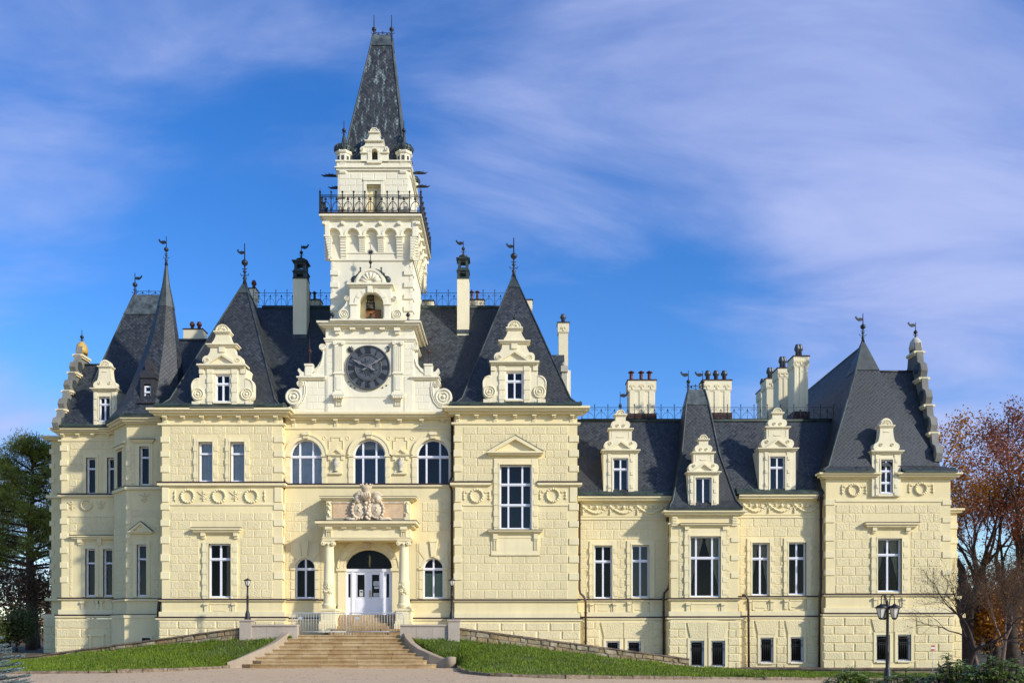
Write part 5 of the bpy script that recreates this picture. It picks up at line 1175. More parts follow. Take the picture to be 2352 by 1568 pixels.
def small_dormer(f, c, y0, yb, bw, hole, s=1.0, kind=0, rows=(.30,), vane=False):
    Y = lambda d: y0+d*s; S = lambda d: d*s
    o = dormer_body(f, c-bw, c+bw, Y(2), yb, hole); mb = MB()
    f.box(mb, c-bw-S(5), c+bw+S(5), Y(0), Y(2.5), .22, .5); f.box(mb, c-bw-S(2), c+bw+S(2), Y(2.5), Y(6), .12, .5)
    for e0, e1 in ((hole[0]-12, hole[0]-4), (hole[1]+4, hole[1]+12)):
        e0, e1 = max(e0, c-bw+.5), min(e1, c+bw-.5); f.box(mb, e0, e1, Y(7), yb-2, .04)
        for q in (.12, .42, .72): yy = Y(7)+(yb-Y(7))*q; f.box(mb, e0+1, e1-1, yy, yy+8, .08)
    f.box(mb, hole[0]-3, hole[0], hole[2]-3, hole[3], .06); f.box(mb, hole[1], hole[1]+3, hole[2]-3, hole[3], .06); f.box(mb, hole[0], hole[1], hole[2]-4, hole[2], .06); mb.build('dormer_trim', 'plaster_dormer', o)
    mb = MB()
    if kind == 0:
        half = [(34, 0)]+[(27+11*math.cos(R(a)), -10.5-10.5*math.sin(R(a))) for a in range(-70, 91, 20)]+[(25.5, -22), (25.5, -46)]
        f.prism(mb, mirror([(S(x), Y(y)) for x, y in half], c), .03, .42); f.box(mb, c-S(29.5), c+S(29.5), Y(-49.5), Y(-47), .15, .5); f.box(mb, c-S(27.5), c+S(27.5), Y(-47), Y(-45), .09, .46)
        half = [(20, -49.5)]+[(13.5+8.5*math.cos(R(a)), -58-8.5*math.sin(R(a))) for a in range(-70, 91, 20)]+[(11.5, -67), (11.5, -80)]; f.prism(mb, mirror([(S(x), Y(y)) for x, y in half], c), .02, .4)
        f.box(mb, c-S(15), c+S(15), Y(-82), Y(-79.5), .12, .45); f.box(mb, c-S(13), c+S(13), Y(-79.5), Y(-77.5), .07, .43); f.prism(mb, arc(c, Y(-82), S(11), 0, 180, 14), 0, .38); shell(mb, f, c, Y(-82.3), S(10.5), 0)
        for sg in (-1, 1):
            volute(mb, f, c+sg*S(24), Y(-15), S(4), .03); volute(mb, f, c+sg*S(7), Y(-56), S(3.6), .02)
            e = sorted((c+sg*S(20), c+sg*S(18.8))); f.box(mb, *e, Y(-42), Y(-26), .045)
        f.box(mb, c-S(8), c+S(8), Y(-31), Y(-28.5), .06); f.box(mb, c-S(20), c+S(20), Y(-43), Y(-41.8), .045)
        top = -93
    else:
        half = [(26, 0)]+[(20+10*math.cos(R(a)), -9-10*math.sin(R(a))) for a in range(-60, 76, 15)]+[(19, -22), (16.5, -32), (15, -44), (15, -56)]
        f.prism(mb, mirror([(S(x), Y(y)) for x, y in half], c), .03, .42); f.box(mb, c-S(18.5), c+S(18.5), Y(-58.5), Y(-56), .13, .46); f.box(mb, c-S(16.5), c+S(16.5), Y(-56), Y(-53.5), .08, .44); f.prism(mb, arc(c, Y(-58.5), S(14.5), 0, 180, 14, S(17)), 0, .4); shell(mb, f, c, Y(-59), S(13), 0)
        for sg in (-1, 1): volute(mb, f, c+sg*S(13), Y(-14), S(4), .03)
        f.box(mb, c-S(6), c+S(6), Y(-45), Y(-43), .06); top = -75
    mb.build('dormer_gable', 'plaster_dormer', o)
    if kind == 0: pediment(f, c-S(29), c+S(29), Y(-1), Y(-21), 4*s, .2, parent=o, name='dormer_pediment', m='plaster_dormer')
    win(f, *hole, cols=(.5,), rows=rows, parent=o, sub=True, recess=.14, gl='glass_mid', fw=.065); dormer_roof(f, c-bw+1, c+bw-1, Y(2), Y(-18), 2.6, o)
    if vane: finial(f.P(c, Y(top), -.2), 1.05, 1, parent=o, r=.022, ball=.25)
    return o
fdw = F(48.35)
small_dormer(fdw, 1425.5, 1033, 1141, 39.5, (1408, 1443, 1052, 1133), 1.0, vane=True); small_dormer(F(47.35), 1616, 1083, 1170, 35, (1597, 1634, 1096, 1164), .92, rows=()); small_dormer(fdw, 1785.5, 1029, 1137, 42, (1768, 1803, 1048, 1130), 1.0)
small_dormer(F(47.74), 2036, 1035, 1139, 33, (2023, 2050, 1055, 1131), 1.0, 1, rows=(.34, .69)); small_dormer(F(51.2), 241, 892, 980, 27, (228, 253, 911, 966), .88, 1)

# ------------------------------------------------------------------ clock tower
TX, TY = -7.87, 51.2
FT, FU, FK, FG = F(48.9), F(49.1), F(47.9), F(48.2)
mb = MB(); mb.box(TX-2.3, TX+2.3, 48.9, 53.5, 12, FT.Z(508)); shaft = mb.build('tower_shaft', 'plaster_pale', castle)
courses('tower_block', shaft, FT, 762, 946, 600, 742, 14.5, 27, [(768, 940, 612, 745)], out=.018, gap=.03)
for t, u in ((648, 661), (675, 688), (703, 716), (621, 633)):
    for x0, x1, s in ((760, 779, -1), (927, 948, 1)): piece('tower_quoin', shaft, FT.X(x0)-(.05 if s < 0 else 0), FT.X(x1)+(.05 if s > 0 else 0), 48.82, 49.35, FT.Z(u), FT.Z(t))
    piece('tower_quoin', shaft, TX+1.9, TX+2.36, 53.0, 53.56, FT.Z(u), FT.Z(t))
def ringbox(mb, hw, z0, z1): mb.box(TX-hw, TX+hw, TY-hw, TY+hw, z0, z1)
# corbelled arcade carrying the balcony (front mesh, copied round the other sides)
zt, zs_, zb2 = FT.Z(510), FT.Z(545), FT.Z(597)
def arcade():
    mb = MB(); hw = 2.62; pz = [(-hw, zt)]; n = 5; p = 2*hw/n; rr_ = p*.34
    for i in range(n):
        c = -hw+p*(i+.5); pz += [(c-rr_, zs_-.05)]+[(c-rr_*math.cos(math.pi*k/10), zs_+rr_*math.sin(math.pi*k/10)) for k in range(11)]+[(c+rr_, zs_-.05)]
        if i < n-1: pass
    out = [(-hw, zt), (-hw, zs_-.05)]
    for i in range(n):
        c = -hw+p*(i+.5); out += [(c-rr_, zs_-.05)]+[(c-rr_*math.cos(math.pi*k/10), zs_+rr_*math.sin(math.pi*k/10)) for k in range(1, 10)]+[(c+rr_, zs_-.05)]
    out += [(hw, zs_-.05), (hw, zt)]
    mb.prism_y(out, -2.56, -2.32)
    for i in range(n):                                   # arch rims
        c = -hw+p*(i+.5); A = [(c-(rr_+.1)*math.cos(math.pi*k/10), zs_+(rr_+.1)*math.sin(math.pi*k/10)) for k in range(11)]; B = [(c-(rr_+.03)*math.cos(math.pi*k/10), zs_+(rr_+.03)*math.sin(math.pi*k/10)) for k in range(10, -1, -1)]; mb.prism_y(A+B, -2.6, -2.5)
        mb.box(c-p*.5-.1, c-p*.5+.1, -2.64, -2.5, zs_+.55, zs_+.72); mb.tube([(c-p*.5, -2.58, zs_+.64), (c-p*.5, -2.72, zs_+.64)], .09, 8)
    for i in range(n+1):                                 # stepped corbels
        c = -hw+p*i; w = p*.5-rr_; a, b = max(-hw, c-w), min(hw, c+w); deep = zb2 if i in (0, 1, n-1, n) else zb2+.42; m_ = 8
        mb.box(a-.03, b+.03, -2.62, -2.3, zs_-.1, zs_-.02)
        for q in range(m_): z1 = zs_-.1-(zs_-.1-deep)*q/m_; z0 = zs_-.1-(zs_-.1-deep)*(q+.72)/m_; z00 = zs_-.1-(zs_-.1-deep)*(q+1)/m_; o_ = -2.55+.028*q; mb.box(a, b, o_, -2.2, z0, z1); mb.box(a+.02, b-.02, o_+.05, -2.2, z00, z0)
    mb.box(-hw, hw, -2.36, -2.3, zb2-.06, zb2+.03); mb.box(-hw+p*.8, hw-p*.8, -2.34, -2.3, zb2+.36, zb2+.42)
    me = MB(); me.v = mb.v; me.f = mb.f; me.sm = mb.sm; return me
o = arcade().build('corbel_arcade', 'plaster_pale', castle); o.location = (TX, TY, 0)
for a in (90, 180, 270): c = o.copy(); col.objects.link(c); c.location = (TX, TY, 0); c.rotation_euler = (0, 0, R(a))
mb = MB(); ringbox(mb, 2.35, zt-.8, zt); ringbox(mb, 2.72, zt, zt+.1); ringbox(mb, 2.84, zt+.1, zt+.2); ringbox(mb, 2.78, zt+.2, zt+.26); bal = mb.build('balcony', 'plaster_pale', castle)
mb = MB(); ringbox(mb, 2.87, zt+.262, zt+.30); mb.build('balcony_edge', 'rust', bal)
zb3 = zt+.3; hb = 2.8; zz = FT.Z(458)-zb3
for p, q in (((-hb, -hb), (hb, -hb)), ((hb, -hb), (hb, hb)), ((hb, hb), (-hb, hb)), ((-hb, hb), (-hb, -hb))): railing((TX+p[0], TY+p[1]), (TX+q[0], TY+q[1]), zb3, 1.02, .60, name='balcony_railing', r=.03, mid=True, parent=bal)
for sx_ in (-1, 1):
    for sy_ in (-1, 1): mb = MB(); mb.box(TX+sx_*hb-.045, TX+sx_*hb+.045, TY+sy_*hb-.045, TY+sy_*hb+.045, zb3, zb3+1.12); mb.tube([(TX+sx_*hb, TY+sy_*hb, zb3+1.1), (TX+sx_*hb, TY+sy_*hb, zb3+1.35)], [.03, .008], 6); mb.build('railing_post', 'iron', bal)
# upper stage
zu = FU.Z(392); mb = MB(); hw = 2.0
panel(mb, FU, 776, 939.5, 392, 512, [(842, 875, 424, 512)], .3)
x0, x1 = FU.X(776), FU.X(939.5)
mb.box(x0+.002, x1, FU.D+.32, TY+2.0, zb3-.3, zu); mb.poly([(x0, FU.D+.32, zb3), (x0, FU.D, zb3), (x0, FU.D, zu), (x0, FU.D+.32, zu)]); mb.poly([(x1, FU.D, zb3), (x1, FU.D+.32, zb3), (x1, FU.D+.32, zu), (x1, FU.D, zu)])
us = mb.build('tower_stage', 'plaster_pale', castle)
courses('tower_block', us, FU, 778, 938, 398, 498, 14, 27, [(834, 883, 412, 512)], out=.018, gap=.03)
for t, u in ((447, 456), (475, 484)):
    for a, b, s in ((775, 796, -1), (920, 940, 1)): piece('tower_quoin', us, FU.X(a), FU.X(b), 49.0, 49.5, FU.Z(u), FU.Z(t))
    piece('tower_quoin', us, x1-.4, x1+.07, 52.6, 53.2, FU.Z(u), FU.Z(t))
mb = MB(); FU.box(mb, 835, 842, 414, 506, .05); FU.box(mb, 875, 882, 414, 506, .05); FU.box(mb, 835, 882, 410, 416, .08); FU.box(mb, 838, 879, 416, 424, .04); mb.build('door_surround', 'plaster_pale', us)
mb = MB(); FU.prism(mb, [(846, 506), (846, 445), *arc(858.5, 445, 12.5, 180, 0, 12), (871, 506)], -.26, .32); mb.build('blind_door', 'plaster', us)
mb = MB(); mb.box(x0-.08, x1+.08, FU.D-.08, TY+2.08, zu-.02, zu+.1); mb.box(x0-.15, x1+.15, FU.D-.15, TY+2.15, zu+.1, zu+.17); mb.box(x0-.05, x1+.05, FU.D-.05, TY+2.05, zu+.17, FU.Z(373)); mb.box(x0-.12, x1+.12, FU.D-.12, TY+2.12, FU.Z(373), FU.Z(370)); mb.build('parapet', 'plaster_pale', us)
# turrets
def turret(x, y):
    mb = MB(); z = FU.Z
    mb.lathe(x, y, [(.12, z(421)), (.22, z(418)), (.22, z(412)), (.33, z(409)), (.33, z(403)), (.44, z(399)), (.47, z(396)), (.42, z(392)), (.42, z(377)), (.45, z(375)), (.45, z(372)), (.40, z(370)), (.40, z(353)), (.47, z(351)), (.50, z(348)), (.50, z(346))], 8, sm=False, rot=math.pi/8); o = mb.build('turret', 'plaster_pale', castle)
    for i in range(8):
        a = 2*math.pi*i/8; m2 = MB(); c, s = math.cos(a), math.sin(a); tx, ty = -s, c
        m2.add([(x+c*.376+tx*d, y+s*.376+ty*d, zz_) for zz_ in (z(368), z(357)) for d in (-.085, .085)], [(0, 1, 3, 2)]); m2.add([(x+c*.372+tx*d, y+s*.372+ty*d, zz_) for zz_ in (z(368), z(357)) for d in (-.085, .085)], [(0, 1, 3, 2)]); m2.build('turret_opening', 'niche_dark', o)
    mb = MB(); mb.lathe(x, y, [(.50, z(346)), (.46, z(344)), (.54, z(340)), (.55, z(336)), (.47, z(331)), (.28, z(328)), (.19, z(326)), (.14, z(322)), (.10, z(310)), (.05, z(303))], 12); mb.build('turret_dome', 'dark_copper', o)
    for i in range(12): a = 2*math.pi*i/12; m3 = MB(); m3.tube([(x+r*math.cos(a), y+r*math.sin(a), z(zz_)) for r, zz_ in ((.47, 344), (.55, 340), (.56, 336), (.48, 331), (.29, 328))], .025, 4); m3.build('dome_rib', 'lead', o) if i in (6, 7, 8, 9, 10, 11, 0) else None
    finial((x, y, z(304)), FU.Z(270)-z(304), 0, parent=o, r=.03, ball=.35)
for sx_ in (-1, 1):
    for sy_ in (-1, 1): turret(TX+sx_*1.70+.03, TY-.05+sy_*1.72)
# spire
zsp = FU.Z(372); tz = P3(0, 86, 51.2).z
b_ = (zsp, TX-1.95, TX+1.95, TY-1.95, TY+1.95); tpp = (tz, P3(857.5, 0, 51.2).x, P3(901, 0, 51.2).x, TY-.22, TY+.22)
m1 = lerp_ring(b_, tpp, .15); m1 = (m1[0], m1[1]+.13, m1[2]-.13, m1[3]+.1, m1[4]-.1); m2_ = lerp_ring(m1, tpp, .90); m2_ = (m2_[0], m2_[1]+.03, m2_[2]-.03, m2_[3], m2_[4])
ts = rings_roof([b_, m1, m2_], 'slate_streaked'); rings_roof([(m2_[0], m2_[1]-.04, m2_[2]+.04, m2_[3]-.04, m2_[4]+.04), tpp], 'streaked_lead', 'roof_cap', parent=ts)
for i in range(4): hip_caps([[((r[1], r[2])[i % 2], (r[3], r[4])[i//2], r[0]) for r in (b_, m1, m2_, tpp)]], parent=ts, r=.05)
railing((tpp[1]+.04, TY), (tpp[2]-.04, TY), tz, .28, .45, parent=ts); finial((tpp[1]+.04, TY, tz), 1.3, 0, parent=ts, r=.035, ball=.35); finial((tpp[2]-.04, TY, tz), 1.3, 0, parent=ts, r=.035, ball=.35)
# gable in front of the spire
mb = MB(); FU2 = F(49.05); hole = (853, 867, 343, 374, 350)
panel(mb, FU2, 829, 891, 340, 374, [], .2) if 0 else panel(mb, FU2, 829, 891, 338, 374, [hole], .3)
for a_, s in ((829, 0), (891, 1)): xx = FU2.X(a_); mb.poly([(xx, 49.05, FU2.Z(374)), (xx, 50.6, FU2.Z(374)), (xx, 50.6, FU2.Z(338)), (xx, 49.05, FU2.Z(338))])
tg = mb.build('tower_gable', 'plaster_pale', us)
mb = MB(); FU2.box(mb, 827, 893, 348, 351, .14, .4) if 0 else None
half = [(31, 351)]+[(26+7*math.cos(R(a)), 344-7*math.sin(R(a))) for a in range(-60, 61, 20)]+[(27, 338), (22, 334), (20, 329), (19.5, 326)]
FU2.prism(mb, [(860+x, y) for x, y in half if y <= 338]+[(860-x, y) for x, y in half[::-1] if y <= 338], .03, .35)
for sg in (-1, 1): FU2.prism(mb, [(860+sg*24, 352), (860+sg*31, 352)]+[(860+sg*(26+7*math.cos(R(a))), 344-7*math.sin(R(a))) for a in range(-60, 61, 20)]+[(860+sg*24, 337)], .04, .35); volute(mb, FU2, 860+sg*28, 345, 4, .05)
FU2.box(mb, 838, 882, 324, 326.5, .14, .4); FU2.box(mb, 840, 880, 326.5, 328.5, .08, .38)
FU2.prism(mb, mirror([(17, 324), (15, 319), (11.5, 312), (11, 307)], 860), .03, .33); FU2.box(mb, 847, 873, 304.5, 307, .11, .38); FU2.prism(mb, arc(860, 304.5, 11, 0, 180, 12), .0, .33); shell(mb, FU2, 860, 304, 10, 0)
FU2.box(mb, 845, 852, 346, 372, .04); FU2.box(mb, 868, 875, 346, 372, .04); FU2.prism(mb, arc(860, 350, 11, 180, 0, 12)+arc(860, 350, 7.4, 0, 180, 12), .06); FU2.box(mb, 843, 877, 372, 376, .1); FU2.box(mb, 827, 845, 351, 353, .09); FU2.box(mb, 875, 893, 351, 353, .09)
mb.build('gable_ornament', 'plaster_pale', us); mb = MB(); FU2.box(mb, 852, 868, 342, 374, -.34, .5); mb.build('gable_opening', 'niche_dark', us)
# gargoyles
for x, y, s, yy in ((755, 403, -1, 49.6), (768, 431, -1, 51.5), (972, 397, 1, 50.2), (981, 428, 1, 51.8)):
    w = P3(x, y, yy); mb = MB(); x0g = TX+s*2.0; mb.tube([(x0g, yy, w.z-.05), (x0g+s*.5, yy, w.z), (x0g+s*.85, yy, w.z-.03), (x0g+s*1.0, yy, w.z+.04)], [.05, .09, .05, .02], 6)
    for q in (.3, .5, .7): mb.tube([(x0g+s*q, yy, w.z), (x0g+s*(q+.08), yy, w.z+.16)], [.03, .005], 4); mb.tube([(x0g+s*q, yy, w.z), (x0g+s*(q+.05), yy-.12, w.z-.08)], [.03, .005], 4)
    mb.build('gargoyle', 'iron', castle)

# clock stage
mb = MB(); mb.box(FK.X(748), FK.X(951), 47.9, 50, FC.Z(952), FK.Z(745)); cs = mb.build('clock_stage', 'plaster_pale', castle)
def kb(mb, a, b, t, u, out): mb.box(FK.X(a)-out, FK.X(b)+out, FK.D-out, 51.5, FK.Z(u), FK.Z(t))
mb = MB(); kb(mb, 748, 951, 742, 746, .42); kb(mb, 748, 951, 746, 751, .3); kb(mb, 748, 951, 751, 754, .15); kb(mb, 748, 951, 777, 780, .1); kb(mb, 748, 951, 780, 784, .05); FK.box(mb, 762, 935, 739.5, 743, .5, .4); mb.build('cornice', 'plaster_pale', cs)
mb = MB(); kb(mb, 748, 951, 741, 742, .44); mb.build('drip_cap', 'lead', cs)
for x in (776, 811, 845, 879, 913): mb = MB(); w_ = 7 if x in (776, 913) else 6; FK.box(mb, x-w_, x+w_, 755, 759 if w_ == 6 else 762, .22); (FK.box(mb, x-5, x+5, 762, 768, .14) if w_ == 7 else None); mb.build('modillion', 'plaster_pale', cs)
for c in (779, 914.5):
    mb = MB(); FK.box(mb, c-11, c+11, 790, 857, .09); FK.box(mb, c-13, c+13, 785, 790, .16)
    for q in (-7, -2.4, 2.4, 7): FK.box(mb, c+q-1.2, c+q+1.2, 796, 852, .115)
    for s in (-1, 1): mb.tube([FK.P(c+s*9, 790, .2), FK.P(c+s*9, 790, .05)], 4*FK.k, 10)
    FK.box(mb, c-13, c+13, 857, 860, .15); FK.box(mb, c-10, c+10, 860, 902, .1); FK.box(mb, c-6, c+6, 866, 896, .125); FK.box(mb, c-13, c+13, 902, 907, .2); FK.box(mb, c-14, c+14, 907, 911, .32)
    for q in range(5): mb.ball(FK.P(c-10+5*q, 914, .22), .1, 7, 5)
    FK.box(mb, c-8, c+8, 911, 922, .14)
    for q in (-6, -2, 2, 6): FK.box(mb, c+q-1, c+q+1, 922, 932, .07)
    mb.build('pilaster', 'plaster_pale', cs)
for e in ((792, 902, 785, 788, .05), (792, 902, 911, 912, .03), (752, 764, 864, 948, .03), (929, 948, 864, 948, .03)): mb = MB(); FK.box(mb, *e); mb.build('wall_panel', 'plaster_pale', cs)
courses('tower_block', cs, FK, 750, 766, 788, 862, 15, 30, (), out=.015); courses('tower_block', cs, FK, 928, 950, 788, 862, 15, 30, (), out=.015)
KX, KZ, kr = FK.X(846.5), FK.Z(845), 49*FK.k
def disc(mb, r, y0, y1, n=48, x=KX, z=KZ): mb.prism_y([(x+r*math.cos(2*math.pi*i/n), z+r*math.sin(2*math.pi*i/n)) for i in range(n)], y0, y1)
mb = MB(); disc(mb, kr, FK.D-.1, FK.D); clk = mb.build('clock', 'clock_metal', castle)
mb = MB(); mb.ring(KX, FK.D-.11, KZ, kr, .05, 48); mb.ring(KX, FK.D-.11, KZ, kr*.62, .035, 40); mb.ring(KX, FK.D-.11, KZ, kr*.56, .02, 40); mb.build('clock_rim', 'clock_metal', clk)
ROM = ['XII', 'I', 'II', 'III', 'IIII', 'V', 'VI', 'VII', 'VIII', 'IX', 'X', 'XI']
for i, tx in enumerate(ROM):
    mb = MB(); ang = R(90-30*i); cz, sz = math.cos(ang-math.pi/2), math.sin(ang-math.pi/2); h = kr*.25; w = {'I': .075, 'V': .17, 'X': .17}; tot = sum(w[c] for c in tx)*kr/1.2; u = -tot/2
    def seg(u0, v0, u1, v1, t):
        d = Vector((u1-u0, v1-v0)).normalized(); nx, ny = -d.y*t, d.x*t; q = []
        for uu, vv in ((u0+nx, v0+ny), (u1+nx, v1+ny), (u1-nx, v1-ny), (u0-nx, v0-ny)): vv += kr*.8; q.append((KX+uu*cz-vv*sz, KZ+uu*sz+vv*cz))
        mb.prism_y(q, FK.D-.15, FK.D-.09)
    for c in tx:
        ww = w[c]*kr/1.2; m_ = u+ww/2; t = .022
        if c == 'I': seg(m_, -h/2, m_, h/2, t)
        elif c == 'V': seg(m_-ww*.38, h/2, m_, -h/2, t); seg(m_+ww*.38, h/2, m_, -h/2, t*.7)
        else: seg(m_-ww*.38, h/2, m_+ww*.38, -h/2, t); seg(m_+ww*.38, h/2, m_-ww*.38, -h/2, t*.7)
        u += ww
    seg(-tot/2, h/2, tot/2, h/2, .012); seg(-tot/2, -h/2, tot/2, -h/2, .012); mb.build('clock_numeral', 'clock_dark', clk)
mb = MB()
for i in range(24):
    a = 2*math.pi*i/24; L = kr*(.46 if i % 2 else .36); nx, nz = -math.sin(a)*.03, math.cos(a)*.03; mb.prism_y([(KX+nx+math.cos(a)*kr*.16, KZ+nz+math.sin(a)*kr*.16), (KX+math.cos(a)*L, KZ+math.sin(a)*L), (KX-nx+math.cos(a)*kr*.16, KZ-nz+math.sin(a)*kr*.16)], FK.D-.14, FK.D-.08)
mb.ball((KX, FK.D-.12, KZ), kr*.19, 14, 8, (1, .4, 1)); mb.build('clock_sunburst', 'clock_metal', clk)
def hand(ang, L, tail, w):
    mb = MB(); a = R(90-ang); c, s = math.cos(a), math.sin(a); P = lambda u, v: (KX+c*u-s*v, KZ+s*u+c*v)
    mb.prism_y([P(-tail, -w), P(-tail*.6, -w*2.2), P(-tail*.35, -w*.8), P(L*.4, -w), P(L*.52, -w*3.0), P(L*.64, -w*1.1), P(L*.70, -w*1.8), P(L, 0), P(L*.70, w*1.8), P(L*.64, w*1.1), P(L*.52, w*3.0), P(L*.4, w), P(-tail*.35, w*.8), P(-tail*.6, w*2.2), P(-tail, w)], FK.D-.24, FK.D-.20); mb.build('clock_hand', 'clock_hand', clk)
hand(296, kr*.86, kr*.35, .032); hand(58, kr*.88, kr*.3, .026)
mb = MB(); sxp, szp = FK.X(805.5), FK.Z(803); mb.ball((sxp, FK.D-.05, szp), .13, 10, 6, (1, .5, 1))
for i in range(10): a = 2*math.pi*i/10; mb.tube([(sxp+.1*math.cos(a), FK.D-.04, szp+.1*math.sin(a)), (sxp+.2*math.cos(a), FK.D-.04, szp+.2*math.sin(a))], [.04, .012], 4)
mb.build('sun_emblem', 'clock_dark', cs)
mb = MB(); A = [(KX+(43.5+5.5*math.cos(R(a)))*FK.k, FK.Z(802)+6.5*FK.k*math.sin(R(a))) for a in range(-110, 111, 20)]; B = [(KX+(43.5-0.8+4.0*math.cos(R(a)))*FK.k, FK.Z(802)+4.8*FK.k*math.sin(R(a))) for a in range(110, -111, -20)]; mb.prism_y(A+B, FK.D-.1, FK.D); mb.build('moon_emblem', 'clock_dark', cs)
for x, y in ((801, 877), (806, 886), (815, 891), (879, 890), (888, 885)):
    mb = MB(); X, Zc = FK.X(x), FK.Z(y); mb.prism_y([(X+(.05 if i % 2 else .022)*math.cos(i*math.pi/5), Zc+(.05 if i % 2 else .022)*math.sin(i*math.pi/5)) for i in range(10)], FK.D-.04, FK.D); mb.build('star_emblem', 'clock_dark', cs)
# volute wings of the clock stage
FV = F(47.95)
for sg in (-1, 1):
    c = 846.5; mb = MB(); Q = lambda dx, y: (c+sg*dx, y)
    low = [(97, 950), (195, 950), (187, 936)]+[(172+20*math.cos(R(a)), 911+20*math.sin(R(a))) for a in range(80, -91, -17)]+[(162, 893), (158, 893), (161, 884)]+[(157+9*math.cos(R(a)), 881-9*math.sin(R(a))) for a in range(0, 100, 25)]+[(150, 871), (97, 871)]
    FV.prism(mb, [Q(*p) for p in low], .0, .55)
    up = [(97, 866), (160, 866), (158, 858), (163, 850), (160, 845), (154, 852), (148, 855), (146, 838), (128, 838), (126, 848), (118, 842), (110, 828), (106, 812), (105, 800), (97, 796)]
    FV.prism(mb, [Q(*p) for p in up], .0, .45); FV.box(mb, *sorted((c+sg*97, c+sg*164)), 865.5, 868.5, .2, .6); FV.box(mb, *sorted((c+sg*97, c+sg*161)), 868.5, 872, .12, .57)
    volute(mb, FV, c+sg*172, 911, 20, .03); volute(mb, FV, c+sg*157, 881, 8, .03); volute(mb, FV, c+sg*106, 797, 8, .03); mb.tube([FV.P(c+sg*106, 797, -.4), FV.P(c+sg*106, 797, .06)], 7.5*FV.k, 14)
    for r_, o_ in ((0, .02), (4, .02)): mb.tube([FV.P(c+sg*(150-r_), 876, o_), FV.P(c+sg*(147-r_), 890, o_), FV.P(c+sg*(148-r_), 906, o_), FV.P(c+sg*(154-r_), 922, o_), FV.P(c+sg*(165-r_), 931+r_, o_), FV.P(c+sg*176, 933+r_, o_)], .04, 5)
    mb.tube([FV.P(c+sg*(101+dx), y, .02) for dx, y in ((2, 806), (4, 822), (10, 840), (20, 852), (30, 858))], .035, 5); FV.box(mb, *sorted((c+sg*129, c+sg*145)), 840, 862, .06); FV.box(mb, *sorted((c+sg*127, c+sg*147)), 836, 840, .1, .5); mb.build('volute_wing', 'plaster_pale', cs)
    courses('tower_block', cs, FV, *sorted((c+sg*100, c+sg*142)), 875, 940, 16, 26, (), out=.012)
    mb = MB(); x_, z_ = FV.X(c+sg*137), FV.Z(836); y_ = FV.D+.2
    mb.lathe(x_, y_, [(.2, z_), (.16, z_+.06), (.06, z_+.15), (.03, z_+.2), (.025, z_+.62), (.1, z_+.7), (.12, z_+.76), (.1, z_+.82), (.02, z_+.9), (.012, z_+1.5)], 10)
    if sg > 0: mb.prism_y([(x_, z_+1.36), (x_+.2, z_+1.42), (x_+.28, z_+1.62), (x_+.12, z_+1.52), (x_, z_+1.5)], y_-.01, y_+.01)
    mb.build('finial', 'rust', cs)
# bell gable
mb = MB(); panel(mb, FG, 803, 898, 655, 740, [(824, 880, 671, 737, 699)], .55)
x0, x1 = FG.X(803), FG.X(898)
for xx in (x0, x1): mb.poly([(xx, 48.2, FG.Z(740)), (xx, 48.95, FG.Z(740)), (xx, 48.95, FG.Z(655)), (xx, 48.2, FG.Z(655))])
bgb = mb.build('bell_gable', 'plaster_pale', castle)
mb = MB(); FG.box(mb, 824, 880, 671, 737, -.56, .6); mb.build('niche_back', 'plaster', bgb)
mb = MB(); FG.box(mb, 798, 904, 652, 656, .2, .7); FG.box(mb, 801, 900, 656, 660, .1, .7); FG.box(mb, 796, 906, 737, 742, .16, .7)
for e0, e1 in ((803, 822), (881, 898)): FG.box(mb, e0, e1, 697, 701, .1); FG.box(mb, e0+2, e1-2, 703, 735, .05); FG.box(mb, e0, e1, 731, 737, .09)
FG.box(mb, 845, 856, 658, 673, .14)
for i in range(7):
    if i == 3: continue
    a0 = 178-i*25.6; FG.prism(mb, arc(852, 699, 38, a0, a0-23, 3)+arc(852, 699, 29, a0-23, a0, 3), .05)
FG.prism(mb, arc(851, 652, 37, 0, 180, 18, 30), .06, .6); shell(mb, FG, 851, 651, 33, .06)
for sg in (-1, 1):
    c = 850.5; pts = [(c+sg*48, 737), (c+sg*62, 737)]+[(c+sg*(62+14*math.cos(R(a))), 722-15*math.sin(R(a))) for a in range(-80, 61, 20)]+[(c+sg*60, 700), (c+sg*56, 692)]+[(c+sg*(55+6.5*math.cos(R(a))), 684-6.5*math.sin(R(a))) for a in range(-40, 171, 30)]+[(c+sg*48, 684)]
    FG.prism(mb, pts, -.1, .55); volute(mb, FG, c+sg*61, 721, 12, -.06); volute(mb, FG, c+sg*55, 684, 6, -.06)
mb.build('gable_ornament', 'plaster_pale', bgb)
mb = MB(); FG.prism(mb, arc(851, 651, 41, 0, 180, 18, 33)+arc(851, 651, 37.5, 180, 0, 18, 30.5), .02, .8)
rr = random.Random(9)
for i in range(26): a = math.pi*i/25; mb.ball(FG.P(851+41*math.cos(a), 651-33*math.sin(a), rr.uniform(-.3, .05)), rr.uniform(.05, .11), 6, 4)
for s in (-1, 1): mb.ball(FG.P(851+s*38, 640, -.15), .2, 10, 6); mb.tube([FG.P(851+s*24, 622, -.1), FG.P(851+s*24, 612, -.1)], [.05, .02], 5); mb.ball(FG.P(851+s*24, 614, -.1), .06, 6, 4)
mb.build('gable_hood', 'dark_copper', bgb)
mb = MB(); x_, y_ = FG.X(851), FG.D-.0; zq = FG.Z
mb.tube([(x_, y_, zq(621)), (x_, y_, zq(562))], [.04, .012], 6); mb.ball((x_, y_, zq(602)), .1, 8, 5)
for i in range(12): a = 2*math.pi*i/12; mb.tube([(x_, y_, zq(579)), (x_+.2*math.cos(a), y_, zq(579)+.2*math.sin(a))], [.05, .008], 4)
